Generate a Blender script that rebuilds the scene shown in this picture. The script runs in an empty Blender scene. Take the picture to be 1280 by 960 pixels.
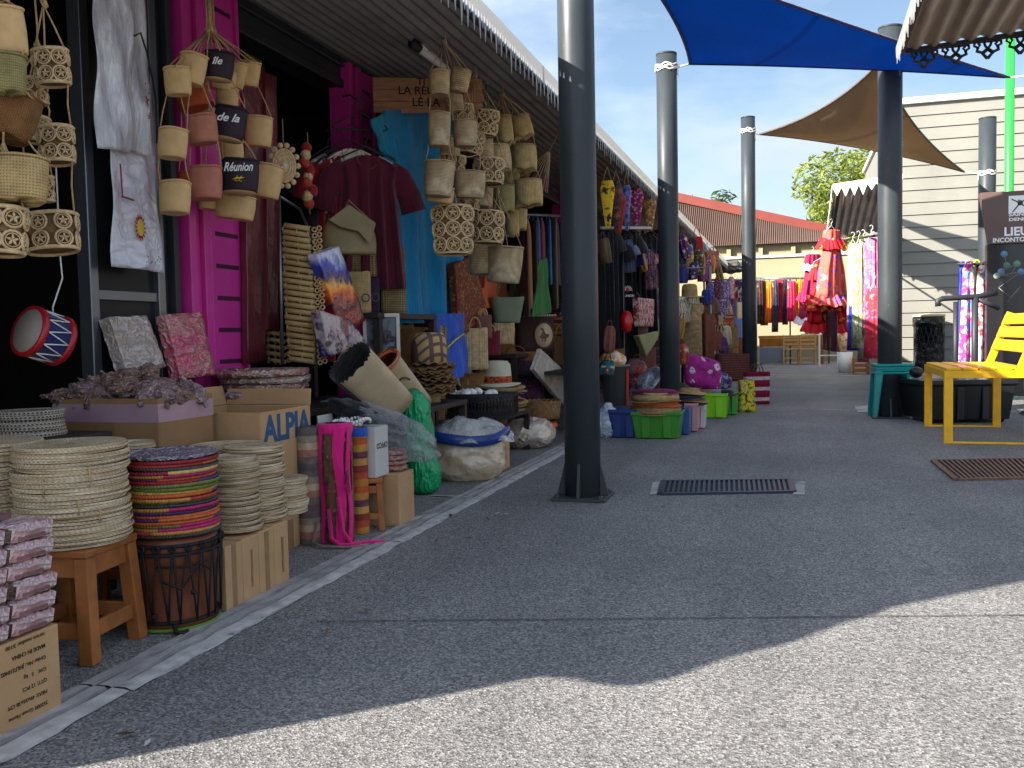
import bpy, bmesh, math, random
from mathutils import Matrix, Vector, Euler
R = random.Random(7)
S = bpy.context.scene
COL = S.collection
PI = math.pi

# ---------------------------------------------------------------- camera
F, H = 1150.0, 0.85
PITCH, ROLL, YAW = math.atan(61/1150.0), -0.02, math.atan(350/1150.0)
MR = Matrix.Rotation(YAW, 3, 'Z') @ Matrix.Rotation(PI/2-PITCH, 3, 'X') @ Matrix.Rotation(ROLL, 3, 'Z')
CAM = Vector((0, 0, H))
cd = bpy.data.cameras.new('camera'); cam = bpy.data.objects.new('camera', cd); COL.objects.link(cam)
cam.matrix_world = Matrix.Translation(CAM) @ MR.to_4x4()
cd.sensor_width = 36; cd.lens = F/1280*36; cd.clip_start = .05; cd.clip_end = 2000
S.camera = cam

def ray(x, y): return MR @ Vector(((x-640)/F, (480-y)/F, -1))
def gr(x, y, z=0.0):
    d = ray(x, y); return CAM + d*((z-H)/d.z)
def at(x, y, X):
    d = ray(x, y); return CAM + d*(X/d.x)
def atY(x, y, Y):
    d = ray(x, y); return CAM + d*(Y/d.y)
def dep(p): return -(MR.transposed() @ (Vector(p)-CAM)).z
def mpx(px, p): return px*dep(p)/F

# ---------------------------------------------------------------- mesh builder
class MB:
    def __init__(s): s.v = []; s.f = []; s.mi = []; s.sm = []
    def add(s, vs, fs, m=0, smooth=False, M=None):
        o = len(s.v)
        for p in vs:
            p = Vector(p)
            s.v.append(M @ p if M is not None else p)
        for f in fs:
            s.f.append([i+o for i in f]); s.mi.append(m); s.sm.append(smooth)
        return s
    def box(s, x0, x1, y0, y1, z0, z1, m=0, M=None):
        vs = [(x, y, z) for z in (z0, z1) for y in (y0, y1) for x in (x0, x1)]
        fs = [(0, 2, 3, 1), (4, 5, 7, 6), (0, 1, 5, 4), (2, 6, 7, 3), (0, 4, 6, 2), (1, 3, 7, 5)]
        return s.add(vs, fs, m, False, M)
    def bar(s, a, b, w, h=None, m=0, up=(0, 0, 1)):
        a = Vector(a); b = Vector(b); h = h or w; d = (b-a); L = d.length; d.normalize()
        u = Vector(up)
        if abs(d.dot(u)) > .95: u = Vector((0, 1, 0))
        x = d.cross(u).normalized(); z = x.cross(d).normalized()
        M = Matrix.Translation(a) @ Matrix((x, d, z)).transposed().to_4x4()
        return s.box(-w/2, w/2, 0, L, -h/2, h/2, m, M)
    def tube(s, pts, r, n=6, m=0, closed=False, smooth=True):
        pts = [Vector(p) for p in pts]; N = len(pts); vs = []; prev = None
        for i, p in enumerate(pts):
            if closed: t = pts[(i+1) % N]-pts[i-1]
            else: t = pts[min(i+1, N-1)]-pts[max(i-1, 0)]
            if t.length < 1e-9: t = Vector((0, 0, 1))
            t.normalize()
            if prev is None:
                a = Vector((0, 0, 1)) if abs(t.z) < .9 else Vector((1, 0, 0))
                prev = t.cross(a).normalized()
            else:
                prev = (prev - t*prev.dot(t))
                prev = prev.normalized() if prev.length > 1e-6 else t.orthogonal().normalized()
            b = t.cross(prev)
            rr = r[i] if isinstance(r, (list, tuple)) else r
            for k in range(n):
                an = 2*PI*k/n; vs.append(p + (prev*math.cos(an)+b*math.sin(an))*rr)
        fs = []
        for i in range(N if closed else N-1):
            j = (i+1) % N
            for k in range(n):
                l = (k+1) % n; fs.append((i*n+k, i*n+l, j*n+l, j*n+k))
        if not closed:
            fs.append(tuple(range(n-1, -1, -1))); fs.append(tuple((N-1)*n+k for k in range(n)))
        return s.add(vs, fs, m, smooth)
    def lathe(s, prof, n=24, m=0, M=None, sx=1, sy=1, fn=None, smooth=True, cap0=False, cap1=False):
        vs = []; P = len(prof)
        for (r, z) in prof:
            for k in range(n):
                a = 2*PI*k/n; x, y, zz = r*math.cos(a)*sx, r*math.sin(a)*sy, z
                if fn: x, y, zz = fn(x, y, zz, a)
                vs.append((x, y, zz))
        fs = []
        for i in range(P-1):
            for k in range(n):
                l = (k+1) % n; fs.append((i*n+k, i*n+l, (i+1)*n+l, (i+1)*n+k))
        if cap0: fs.append(tuple(range(n-1, -1, -1)))
        if cap1: fs.append(tuple((P-1)*n+k for k in range(n)))
        return s.add(vs, fs, m, smooth, M)
    def grid(s, fn, nu, nv, m=0, M=None, smooth=True, closeu=False):
        vs = [fn(i/nu, j/nv) for j in range(nv+1) for i in range(nu + (0 if closeu else 1))]
        W = nu if closeu else nu+1; fs = []
        for j in range(nv):
            for i in range(nu):
                k = (i+1) % W; fs.append((j*W+i, j*W+k, (j+1)*W+k, (j+1)*W+i))
        return s.add(vs, fs, m, smooth, M)
    def prism(s, poly, y0, y1, m=0, M=None):
        n = len(poly)
        vs = [(x, y0, z) for x, z in poly]+[(x, y1, z) for x, z in poly]
        fs = [tuple(range(n)), tuple(range(2*n-1, n-1, -1))]+[(i, i+n, (i+1) % n+n, (i+1) % n) for i in range(n)]
        return s.add(vs, fs, m, False, M)
    def torus(s, c, Rr, r, ax=(0, 0, 1), n=14, k=5, m=0, sy=1.0):
        q = Vector(ax).to_track_quat('Z', 'Y'); c = Vector(c)
        return s.tube([c + q @ Vector((Rr*math.cos(2*PI*i/n), Rr*sy*math.sin(2*PI*i/n), 0)) for i in range(n)], r, k, m, True)
    def build(s, name, mats, parent=None, bev=0, M=None, sub=0, loc=None, fixn=True):
        me = bpy.data.meshes.new(name)
        me.from_pydata([tuple(p) for p in s.v], [], s.f)
        if not isinstance(mats, (list, tuple)): mats = [mats]
        for mm in mats: me.materials.append(mm)
        me.polygons.foreach_set('material_index', s.mi); me.polygons.foreach_set('use_smooth', s.sm)
        if fixn:
            bm = bmesh.new(); bm.from_mesh(me); bmesh.ops.recalc_face_normals(bm, faces=bm.faces); bm.to_mesh(me); bm.free()
        me.update()
        o = bpy.data.objects.new(name, me); COL.objects.link(o)
        if parent is not None: o.parent = parent
        if M is not None: o.matrix_local = M
        if loc is not None: o.location = loc
        if bev:
            b = o.modifiers.new('bevel', 'BEVEL'); b.width = bev; b.segments = 2; b.limit_method = 'ANGLE'
        if sub:
            b = o.modifiers.new('subsurf', 'SUBSURF'); b.levels = sub; b.render_levels = sub
        return o

def thing(name, label, cat, loc=(0, 0, 0), rz=0.0, group=None, rot=None):
    o = bpy.data.objects.new(name, None); COL.objects.link(o); o.empty_display_size = .05
    o.location = loc; o.rotation_euler = rot if rot else (0, 0, rz)
    return tag(o, label, cat, group)
def tag(o, label, cat, group=None):
    o['label'] = label; o['category'] = cat
    if group: o['group'] = group
    return o
def struct(o, kind='structure'): o['kind'] = kind; return o
def dup(o, loc=None, rz=None, label=None, parent=None, rot=None, group=None):
    kids = [k for k in o.children]
    c = o.copy(); COL.objects.link(c)
    if parent is not None: c.parent = parent
    if loc is not None: c.location = loc
    if rz is not None: c.rotation_euler = (0, 0, rz)
    if rot is not None: c.rotation_euler = rot
    if label: c['label'] = label
    if group: c['group'] = group
    for k in kids: dup(k, parent=c)
    return c

# ---------------------------------------------------------------- materials
def lin(c):
    c = c/255.0; return c/12.92 if c <= .04045 else ((c+.055)/1.055)**2.4
def rgb(r, g, b): return (lin(r), lin(g), lin(b), 1)
class NT:
    def __init__(s, name):
        s.m = bpy.data.materials.new(name); s.m.use_nodes = True; s.t = s.m.node_tree; s.t.nodes.clear()
        s.out = s.n('ShaderNodeOutputMaterial')
    def n(s, t, **k):
        x = s.t.nodes.new(t)
        for a, b in k.items(): setattr(x, a, b)
        return x
    def l(s, a, b): s.t.links.new(a, b)
    def val(s, inp, v):
        if hasattr(v, 'links') or isinstance(v, bpy.types.NodeSocket): s.l(v, inp)
        else: inp.default_value = v
    def math(s, op, a, b=0.0, c=None):
        x = s.n('ShaderNodeMath', operation=op); s.val(x.inputs[0], a); s.val(x.inputs[1], b)
        if c is not None: s.val(x.inputs[2], c)
        return x.outputs[0]
    def coord(s, kind='Object', scale=(1, 1, 1)):
        tc = s.n('ShaderNodeTexCoord'); mp = s.n('ShaderNodeMapping'); s.l(tc.outputs[kind], mp.inputs[0])
        mp.inputs['Scale'].default_value = scale; return mp.outputs[0]
    def noise(s, v, scale, det=3, rough=.55, col=False):
        x = s.n('ShaderNodeTexNoise'); s.l(v, x.inputs['Vector']); x.inputs['Scale'].default_value = scale
        x.inputs['Detail'].default_value = det; x.inputs['Roughness'].default_value = rough
        return x.outputs['Color' if col else 'Fac']
    def vor(s, v, scale, feat='F1', out='Distance', rnd=1.0):
        x = s.n('ShaderNodeTexVoronoi', feature=feat); s.l(v, x.inputs['Vector']); x.inputs['Scale'].default_value = scale
        x.inputs['Randomness'].default_value = rnd
        return x.outputs[out]
    def ramp(s, f, stops, interp='LINEAR'):
        x = s.n('ShaderNodeValToRGB'); s.val(x.inputs[0], f); cr = x.color_ramp; cr.interpolation = interp
        while len(cr.elements) < len(stops): cr.elements.new(.5)
        for e, (p, c) in zip(cr.elements, stops):
            e.position = p; e.color = c if len(c) == 4 else (*c, 1)
        return x.outputs[0]
    def mix(s, f, a, b, mode='MIX'):
        x = s.n('ShaderNodeMix', data_type='RGBA', blend_type=mode)
        s.val(x.inputs[0], f); s.val(x.inputs[6], a); s.val(x.inputs[7], b); return x.outputs[2]
    def bump(s, h, st=.5, dist=.01):
        x = s.n('ShaderNodeBump'); x.inputs['Strength'].default_value = st; x.inputs['Distance'].default_value = dist
        s.l(h, x.inputs['Height']); return x.outputs[0]
    def sep(s, v):
        x = s.n('ShaderNodeSeparateXYZ'); s.l(v, x.inputs[0]); return x.outputs
    def bsdf(s, col, rough=.6, metal=0, spec=.5, normal=None, coat=0, trans=None, coatrough=.1, sheen=0, alpha=None, link=True):
        p = s.n('ShaderNodeBsdfPrincipled')
        s.val(p.inputs['Base Color'], col); s.val(p.inputs['Roughness'], rough); p.inputs['Metallic'].default_value = metal
        p.inputs['Specular IOR Level'].default_value = spec; p.inputs['Coat Weight'].default_value = coat
        p.inputs['Coat Roughness'].default_value = coatrough
        if sheen: p.inputs['Sheen Weight'].default_value = sheen
        if normal is not None:
            s.l(normal, p.inputs['Normal'])
            if coat: s.l(normal, p.inputs['Coat Normal'])
        sh = p.outputs[0]
        if trans is not None:
            t = s.n('ShaderNodeBsdfTranslucent'); s.val(t.inputs[0], col)
            mx = s.n('ShaderNodeMixShader'); mx.inputs[0].default_value = trans; s.l(sh, mx.inputs[1]); s.l(t.outputs[0], mx.inputs[2]); sh = mx.outputs[0]
        if alpha is not None:
            t = s.n('ShaderNodeBsdfTransparent'); mx = s.n('ShaderNodeMixShader'); s.val(mx.inputs[0], alpha)
            s.l(t.outputs[0], mx.inputs[1]); s.l(sh, mx.inputs[2]); sh = mx.outputs[0]
        if link: s.l(sh, s.out.inputs[0])
        return sh

def sc(c, k): return (min(1, c[0]*k), min(1, c[1]*k), min(1, c[2]*k), 1)
def mat(name, c, rough=.6, var=.25, vs=8, bump=0, bs=60, metal=0, spec=.4, coat=0, trans=None, sheen=0, bd=.004):
    t = NT(name); v = t.coord()
    n = t.noise(v, vs, 5)
    col = t.ramp(n, [(.3, sc(c, 1-var)), (.7, sc(c, 1+var))])
    nr = t.bump(t.noise(v, bs, 4), bump, bd) if bump else None
    t.bsdf(col, rough, metal, spec, nr, coat, trans, sheen=sheen); return t.m
def coil(name, c, period=.008, c2=None, rough=.75, var=.22, st=.9, stitch=70):
    t = NT(name); v = t.coord(); x, y, z = t.sep(v)
    r = t.math('SQRT', t.math('ADD', t.math('MULTIPLY', x, x), t.math('MULTIPLY', y, y)))
    a = t.math('ARCTAN2', y, x)
    wv = t.math('SINE', t.math('MULTIPLY', z, 2*PI/period)); wr = t.math('SINE', t.math('MULTIPLY', r, 2*PI/period))
    h = t.math('MULTIPLY', t.math('ADD', wv, wr), .5)
    stt = t.math('SINE', t.math('ADD', t.math('MULTIPLY', a, stitch), t.math('MULTIPLY', z, 700)))
    h2 = t.math('ADD', h, t.math('MULTIPLY', stt, .35))
    n = t.noise(v, 30, 4); n2 = t.noise(v, 6, 2)
    col = t.ramp(n, [(.3, sc(c, 1-var)), (.7, sc(c, 1+var))])
    if c2: col = t.mix(t.ramp(n2, [(.42, (0, 0, 0, 1)), (.6, (1, 1, 1, 1))]), col, c2)
    dk = t.ramp(t.math('MULTIPLY_ADD', h2, .4, .5), [(0, (.5, .46, .42, 1)), (.55, (1, 1, 1, 1))])
    col = t.mix(1.0, col, dk, 'MULTIPLY')
    t.bsdf(col, rough, 0, .25, t.bump(h2, st, .0025)); return t.m
def plait(name, c, k=.012, c2=None, rough=.75, check=False, st=.8):
    t = NT(name); v = t.coord(); x, y, z = t.sep(v)
    a = t.math('ARCTAN2', y, x); u = t.math('MULTIPLY', a, .07)
    d1 = t.math('SINE', t.math('MULTIPLY', t.math('ADD', u, z), 2*PI/k)); d2 = t.math('SINE', t.math('MULTIPLY', t.math('SUBTRACT', u, z), 2*PI/k))
    h = t.math('MULTIPLY', d1, d2)
    n = t.noise(v, 22, 4)
    col = t.ramp(n, [(.3, sc(c, .75)), (.7, sc(c, 1.22))])
    if c2: col = t.mix(t.math('GREATER_THAN', h, .1), col, c2)
    dk = t.ramp(t.math('MULTIPLY_ADD', h, .5, .5), [(0, (.55, .5, .45, 1)), (.5, (1, 1, 1, 1))])
    col = t.mix(1.0, col, dk, 'MULTIPLY')
    t.bsdf(col, rough, 0, .25, t.bump(h, st, .002)); return t.m
def stripes(name, cols, period, axis=2, rough=.85, soft=False, noise=.25):
    t = NT(name); v = t.coord(); q = t.sep(v)[axis]
    f = t.math('FRACT', t.math('MULTIPLY', q, 1/period)); n = len(cols)
    col = t.ramp(f, [(i/n, c) for i, c in enumerate(cols)], 'CONSTANT')
    nn = t.noise(v, 40, 4)
    col = t.mix(1.0, col, t.ramp(nn, [(.3, (1-noise*1.5,)*3), (.7, (1, 1, 1))]), 'MULTIPLY')
    t.bsdf(col, rough, 0, .2, t.bump(t.noise(v, 220, 2), .4, .002)); return t.m
def printed(name, cols, scale=9, rough=.75, warp=.6, coat=0, bump=.2, trans=None, smooth=False):
    # printed cloth: a mottled ground strewn with five-petalled flowers and leaves
    t = NT(name); v = t.coord(); n = len(cols)
    def flowers(sc_, off, size, colours, base):
        mp = t.n('ShaderNodeVectorMath', operation='ADD'); t.l(v, mp.inputs[0]); mp.inputs[1].default_value = off
        vo = t.n('ShaderNodeTexVoronoi', feature='F1'); t.l(mp.outputs[0], vo.inputs['Vector']); vo.inputs['Scale'].default_value = sc_; vo.inputs['Randomness'].default_value = .85
        df = t.n('ShaderNodeVectorMath', operation='SUBTRACT'); t.l(mp.outputs[0], df.inputs[0]); t.l(vo.outputs['Position'], df.inputs[1])
        x, y, z = t.sep(df.outputs[0]); r_, g_, b_ = t.sep(vo.outputs['Color'])
        a = t.math('ARCTAN2', z, t.math('ADD', x, y))
        pet = t.math('MULTIPLY_ADD', t.math('COSINE', t.math('MULTIPLY_ADD', a, 5, t.math('MULTIPLY', r_, 6.0))), .26, .74)
        q = t.math('DIVIDE', vo.outputs['Distance'], t.math('MULTIPLY', pet, t.math('MULTIPLY_ADD', g_, size*.5, size*.75)))
        fc = t.ramp(b_, [(i/len(colours), c) for i, c in enumerate(colours)], 'CONSTANT')
        fc = t.mix(t.math('LESS_THAN', q, .3), fc, sc(colours[0], 1.5)); fc = t.mix(t.ramp(q, [(.55, (0, 0, 0)), (.95, (.45, .45, .45))]), fc, base if not isinstance(base, tuple) else base)
        return t.mix(t.math('LESS_THAN', q, 1.0), base, fc)
    g = t.noise(v, scale*1.1, 3, .6)
    base = t.ramp(g, [(.40, cols[0]), (.52, cols[1 % n])] if n > 2 else [(.3, cols[0]), (.7, cols[-1])])
    rest = list(cols[2:]) or [cols[-1]]
    base = flowers(scale*1.5, (3.1, 1.7, .4), .34, [cols[1 % n]]+rest[:1], base)
    col = flowers(scale*.85, (0, 0, 0), .46, rest+[cols[-1]], base)
    v2 = t.coord('Object', (1, 1, .25)); h = t.math('ADD', t.noise(v2, 16, 4), t.math('MULTIPLY', t.noise(v, 30, 4), .4))
    t.bsdf(col, rough, 0, .3, t.bump(h, max(bump, .4), .03), coat, trans); return t.m
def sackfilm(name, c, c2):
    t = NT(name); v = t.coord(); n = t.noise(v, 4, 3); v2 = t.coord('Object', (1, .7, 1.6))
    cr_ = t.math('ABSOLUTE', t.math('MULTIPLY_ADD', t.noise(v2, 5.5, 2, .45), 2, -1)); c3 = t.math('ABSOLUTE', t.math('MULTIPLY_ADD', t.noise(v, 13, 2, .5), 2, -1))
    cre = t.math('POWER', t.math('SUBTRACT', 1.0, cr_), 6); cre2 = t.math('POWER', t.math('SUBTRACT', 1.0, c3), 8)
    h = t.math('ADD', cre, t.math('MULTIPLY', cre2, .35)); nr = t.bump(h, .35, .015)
    col = t.mix(t.math('MULTIPLY', cre, .35), t.ramp(n, [(.35, c), (.65, c2)]), rgb(222, 214, 204))  # crease ridges tinted pale to imitate glints on the film
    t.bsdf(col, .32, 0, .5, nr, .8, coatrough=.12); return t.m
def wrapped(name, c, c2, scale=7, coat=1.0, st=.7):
    # goods packed in clear crinkled film: sparse sharp creases, painted white for glints, over the goods' own colour
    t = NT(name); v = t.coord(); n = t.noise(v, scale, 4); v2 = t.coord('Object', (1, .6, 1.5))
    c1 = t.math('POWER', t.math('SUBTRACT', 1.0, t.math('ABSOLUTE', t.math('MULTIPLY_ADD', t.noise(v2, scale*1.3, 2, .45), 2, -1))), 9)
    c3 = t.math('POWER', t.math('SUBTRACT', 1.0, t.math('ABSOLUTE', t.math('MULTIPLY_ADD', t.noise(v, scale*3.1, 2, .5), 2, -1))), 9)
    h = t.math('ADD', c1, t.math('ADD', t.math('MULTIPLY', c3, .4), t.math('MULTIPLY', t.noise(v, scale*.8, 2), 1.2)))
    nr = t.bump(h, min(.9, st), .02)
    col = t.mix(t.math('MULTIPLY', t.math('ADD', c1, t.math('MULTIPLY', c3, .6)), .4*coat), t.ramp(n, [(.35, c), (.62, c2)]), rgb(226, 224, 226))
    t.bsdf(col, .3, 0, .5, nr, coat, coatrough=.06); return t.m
def film(name, tint=(.8, .82, .85, 1), al=.32, scale=9, st=.8):
    t = NT(name); v = t.coord()
    h = t.math('ADD', t.math('ABSOLUTE', t.math('MULTIPLY_ADD', t.noise(v, scale, 3, .55), 2, -1)), t.math('ABSOLUTE', t.math('MULTIPLY_ADD', t.noise(v, scale*3.4, 4, .6), 1, -.5))); nr = t.bump(h, st, .06)
    lw = t.n('ShaderNodeLayerWeight'); lw.inputs[0].default_value = .35; t.l(nr, lw.inputs['Normal'])
    a = t.math('MULTIPLY_ADD', lw.outputs['Facing'], .55, al)
    t.bsdf(tint, .12, 0, .7, nr, 1.0, coatrough=.05, alpha=a); return t.m
def cloth(name, c, var=.16, rough=.85, trans=None):
    t = NT(name); v = t.coord(); v2 = t.coord('Object', (1, 1, .22)); n = t.noise(v, 5, 5)
    col = t.ramp(n, [(.3, sc(c, 1-var)), (.7, sc(c, 1+var))])
    h = t.math('ADD', t.math('MULTIPLY', t.noise(v2, 16, 4, .55), 1.0), t.math('ADD', t.math('MULTIPLY', t.noise(v, 11, 3), .5), t.math('MULTIPLY', t.noise(v, 260, 2), .035)))
    t.bsdf(col, rough, 0, .3, t.bump(h, .6, .035), 0, trans, sheen=.2); return t.m

M = {}
STRAW = rgb(196, 168, 122); STRAW_L = rgb(214, 190, 148); TAN = rgb(188, 154, 108)
M['coil'] = coil('coil_straw', rgb(206, 178, 134), .010)
M['coil_light'] = coil('coil_pale', rgb(216, 194, 158), .007, rgb(196, 166, 124))
M['coil_brown'] = coil('coil_brown', rgb(150, 112, 70), .010)
M['mat_edge'] = coil('placemat_straw', rgb(222, 202, 170), .0068, rgb(204, 178, 140))
M['mat_grey'] = plait('checked_rush', rgb(214, 202, 186), .016, rgb(84, 74, 66))
M['plait'] = plait('plaited_leaf', rgb(196, 168, 114), .016)
M['plait_green'] = plait('plaited_green_leaf', rgb(158, 148, 96), .014)
M['plait_brown'] = plait('plaited_brown_leaf', rgb(140, 98, 58), .010)
M['fibre'] = mat('bamboo_veneer', rgb(212, 174, 120), .7, .14, 20, .3, 120)
M['fibre_pink'] = mat('pink_veneer', rgb(178, 112, 90), .7, .14, 20, .3, 120)
M['fibre_dark'] = mat('aubergine_veneer', rgb(44, 28, 40), .7, .2, 20, .3, 120)
M['fibre_orange'] = mat('orange_veneer', rgb(176, 76, 34), .7, .14, 20, .3, 120)
M['ring'] = mat('raffia_ring', rgb(206, 178, 134), .75, .25, 60, .5, 160)
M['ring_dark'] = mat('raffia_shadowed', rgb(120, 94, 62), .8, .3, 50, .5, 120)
M['cord'] = mat('jute_cord', rgb(182, 150, 104), .8, .25, 120, .5, 300)
M['cord_white'] = mat('white_cord', rgb(220, 216, 210), .7, .1, 60)
M['wood'] = mat('oiled_wood', rgb(158, 96, 48), .5, .3, 14, .2, 40)
M['wood_dark'] = mat('dark_wood', rgb(112, 58, 30), .5, .4, 9, .3, 30, coat=.2)
M['wood_pale'] = mat('pale_wood', rgb(196, 150, 92), .55, .2, 10, .2, 40)
M['card'] = mat('brown_cardboard', rgb(184, 146, 104), .8, .12, 5, .45, 9, bd=.02)
M['card_dark'] = mat('cardboard_inside', rgb(150, 114, 78), .85, .1, 7, .15, 60)
M['card_pale'] = mat('pale_cardboard', rgb(206, 188, 156), .8, .07, 7, .1, 60)
M['card_grey'] = mat('white_lined_cardboard', rgb(196, 192, 184), .7, .05, 7, .1, 60)
M['ink'] = mat('dark_print', rgb(70, 52, 36), .8, .2, 60)
M['ink_blue'] = mat('blue_print', rgb(36, 84, 122), .7, .15, 40)
M['white_ink'] = mat('white_print', rgb(235, 235, 235), .6, .04, 40)
M['tape'] = mat('parcel_tape', rgb(150, 116, 80), .25, .12, 20, .1, 30, coat=.5)
M['tape_pink'] = mat('pinkish_tape', rgb(172, 138, 150), .3, .06, 20, coat=.4)
M['magenta'] = mat('magenta_steel', rgb(204, 50, 148), .5, .1, 4, .05, 20, coat=.2)
M['charcoal'] = mat('charcoal_steel', rgb(44, 45, 50), .5, .15, 4, .1, 20)
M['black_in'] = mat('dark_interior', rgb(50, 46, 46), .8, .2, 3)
M['alu'] = mat('dull_aluminium', rgb(120, 124, 130), .35, .08, 6, metal=.8)
t = NT('slate_paint'); v = t.coord(); n = t.noise(t.coord('Object', (1, 1, .35)), 5, 5, .65); z = t.sep(v)[2]; dirt = t.math('MULTIPLY', t.ramp(t.math('ADD', z, t.math('MULTIPLY', n, .5)), [(.2, (1, 1, 1)), (.5, (0, 0, 0))]), .3)
chip = t.ramp(t.noise(v, 34, 3, .6), [(.70, (0, 0, 0)), (.73, (1, 1, 1))])
col = t.mix(dirt, t.ramp(n, [(.35, rgb(48, 54, 58)), (.65, rgb(57, 63, 67))]), rgb(84, 78, 72)); col = t.mix(t.math('MULTIPLY', chip, .35), col, rgb(110, 112, 112))
t.bsdf(col, t.ramp(n, [(.3, (.34, .34, .34)), (.7, (.5, .5, .5))]), 0, .28, t.bump(n, .05, .01), 0); M['pole'] = t.m
M['black'] = mat('black_plastic', rgb(26, 27, 30), .35, .15, 10)
M['rubber'] = mat('black_cord', rgb(20, 20, 22), .7, .2, 40)
M['film'] = film('clear_film')
M['film_grey'] = film('smoky_film', (.50, .50, .52, 1), .14, 5, .5)
M['film_white'] = film('milky_film', (.70, .70, .69, 1), .26, 4.5, .6)
M['yellow'] = mat('yellow_paint', rgb(240, 180, 8), .42, .12, 14, .12, 40, coat=.1)
M['teal'] = mat('teal_plastic', rgb(10, 140, 136), .35, .06, 6)
M['lime_pole'] = mat('green_paint', rgb(40, 190, 60), .35, .08, 4, coat=.3)
M['white'] = mat('white_paint', rgb(236, 236, 232), .45, .05, 5)
M['leather_olive'] = mat('olive_leather', rgb(122, 106, 66), .45, .15, 9, .2, 120)
M['leather_brown'] = mat('brown_leather', rgb(104, 52, 36), .45, .25, 12, .25, 90)
M['cream'] = mat('cream_canvas', rgb(200, 178, 144), .8, .12, 9, .25, 150)
M['blackcloth'] = cloth('black_cloth', rgb(24, 23, 26), .25)
def C(r, g, b): 
    k = 'cloth_%d_%d_%d' % (r, g, b)
    if k not in M: M[k] = cloth('woven_cloth', rgb(r, g, b))
    return M[k]
def PL(r, g, b):
    k = 'plastic_%d_%d_%d' % (r, g, b)
    if k not in M: M[k] = mat('coloured_plastic', rgb(r, g, b), .32, .06, 6, .05, 20, coat=.15)
    return M[k]

def text(body, size, m, parent, Mx, name='lettering', bold=0.0, align='CENTER', shear=0.0, ext=.0004):
    cu = bpy.data.curves.new('lettering', 'FONT'); cu.body = body; cu.size = size; cu.align_x = align; cu.align_y = 'CENTER'
    cu.extrude = ext; cu.offset = bold*size; cu.shear = shear; cu.resolution_u = 3
    o = bpy.data.objects.new('tmp', cu); COL.objects.link(o)
    dg = bpy.context.evaluated_depsgraph_get(); me = bpy.data.meshes.new_from_object(o.evaluated_get(dg))
    bpy.data.objects.remove(o); me.name = name
    me.materials.clear(); me.materials.append(m)
    q = bpy.data.objects.new(name, me); COL.objects.link(q); q.parent = parent; q.matrix_local = Mx
    return q
def face(loc, rz=0.0, tilt=0.0, roll=0.0):
    # frame for lettering: text plane is XZ facing -Y before rz
    return Matrix.Translation(loc) @ Matrix.Rotation(rz, 4, 'Z') @ Matrix.Rotation(PI/2+tilt, 4, 'X') @ Matrix.Rotation(roll, 4, 'Z')

# ---------------------------------------------------------------- light
AZ, EL = math.radians(48), math.radians(26.8)
sd = bpy.data.lights.new('sun', 'SUN'); sun = bpy.data.objects.new('sun', sd); COL.objects.link(sun)
sd.energy = 5.0; sd.angle = math.radians(.5); sd.color = (1, .93, .82)
d = Vector((math.sin(AZ)*math.cos(EL), math.cos(AZ)*math.cos(EL), -math.sin(EL)))
sun.rotation_euler = d.to_track_quat('-Z', 'Y').to_euler(); sun.location = (-6, -6, 8)
W = bpy.data.worlds.new('World'); S.world = W; W.use_nodes = True
nt = W.node_tree; nt.nodes.clear()
wo = nt.nodes.new('ShaderNodeOutputWorld'); bg = nt.nodes.new('ShaderNodeBackground'); sk = nt.nodes.new('ShaderNodeTexSky')
sk.sky_type = 'NISHITA'; sk.sun_disc = False; sk.sun_elevation = EL; sk.sun_rotation = PI+AZ; sk.air_density = 1.0; sk.dust_density = 1.2
tc = nt.nodes.new('ShaderNodeTexCoord'); mp = nt.nodes.new('ShaderNodeMapping'); mp.inputs['Scale'].default_value = (1, 1, 2.6); mp.inputs['Location'].default_value = (.3, .1, .15)
nz = nt.nodes.new('ShaderNodeTexNoise'); nz.inputs['Scale'].default_value = 3.4; nz.inputs['Detail'].default_value = 7; nz.inputs['Roughness'].default_value = .5
cr = nt.nodes.new('ShaderNodeValToRGB'); cr.color_ramp.elements[0].position = .40; cr.color_ramp.elements[1].position = .58
mx = nt.nodes.new('ShaderNodeMix'); mx.data_type = 'RGBA'; mx.inputs[7].default_value = (3.9, 4.55, 5.6, 1)
nt.links.new(tc.outputs['Generated'], mp.inputs[0]); nt.links.new(mp.outputs[0], nz.inputs['Vector']); nt.links.new(nz.outputs['Fac'], cr.inputs[0])
nt.links.new(cr.outputs[0], mx.inputs[0]); nt.links.new(sk.outputs[0], mx.inputs[6])
# the sky is brighter on the sun's side, deeper away from it
dp = nt.nodes.new('ShaderNodeVectorMath'); dp.operation = 'DOT_PRODUCT'; nt.links.new(tc.outputs['Generated'], dp.inputs[0]); dp.inputs[1].default_value = tuple(-d)
mr = nt.nodes.new('ShaderNodeMapRange'); mr.inputs[1].default_value = -.75; mr.inputs[2].default_value = .8; mr.inputs[3].default_value = .66; mr.inputs[4].default_value = 1.2; nt.links.new(dp.outputs['Value'], mr.inputs[0])
ml = nt.nodes.new('ShaderNodeMix'); ml.data_type = 'RGBA'; ml.blend_type = 'MULTIPLY'; ml.clamp_result = False; ml.inputs[0].default_value = 1.0
nt.links.new(mx.outputs[2], ml.inputs[6]); nt.links.new(mr.outputs[0], ml.inputs[7]); nt.links.new(ml.outputs[2], bg.inputs[0])
bg.inputs[1].default_value = .088; nt.links.new(bg.outputs[0], wo.inputs[0])
S.view_settings.view_transform = 'Standard'; S.view_settings.look = 'None'; S.view_settings.exposure = 1.62; S.view_settings.gamma = 1
S.cycles.max_bounces = 7; S.cycles.transparent_max_bounces = 12; S.cycles.caustics_reflective = False; S.cycles.caustics_refractive = False
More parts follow.
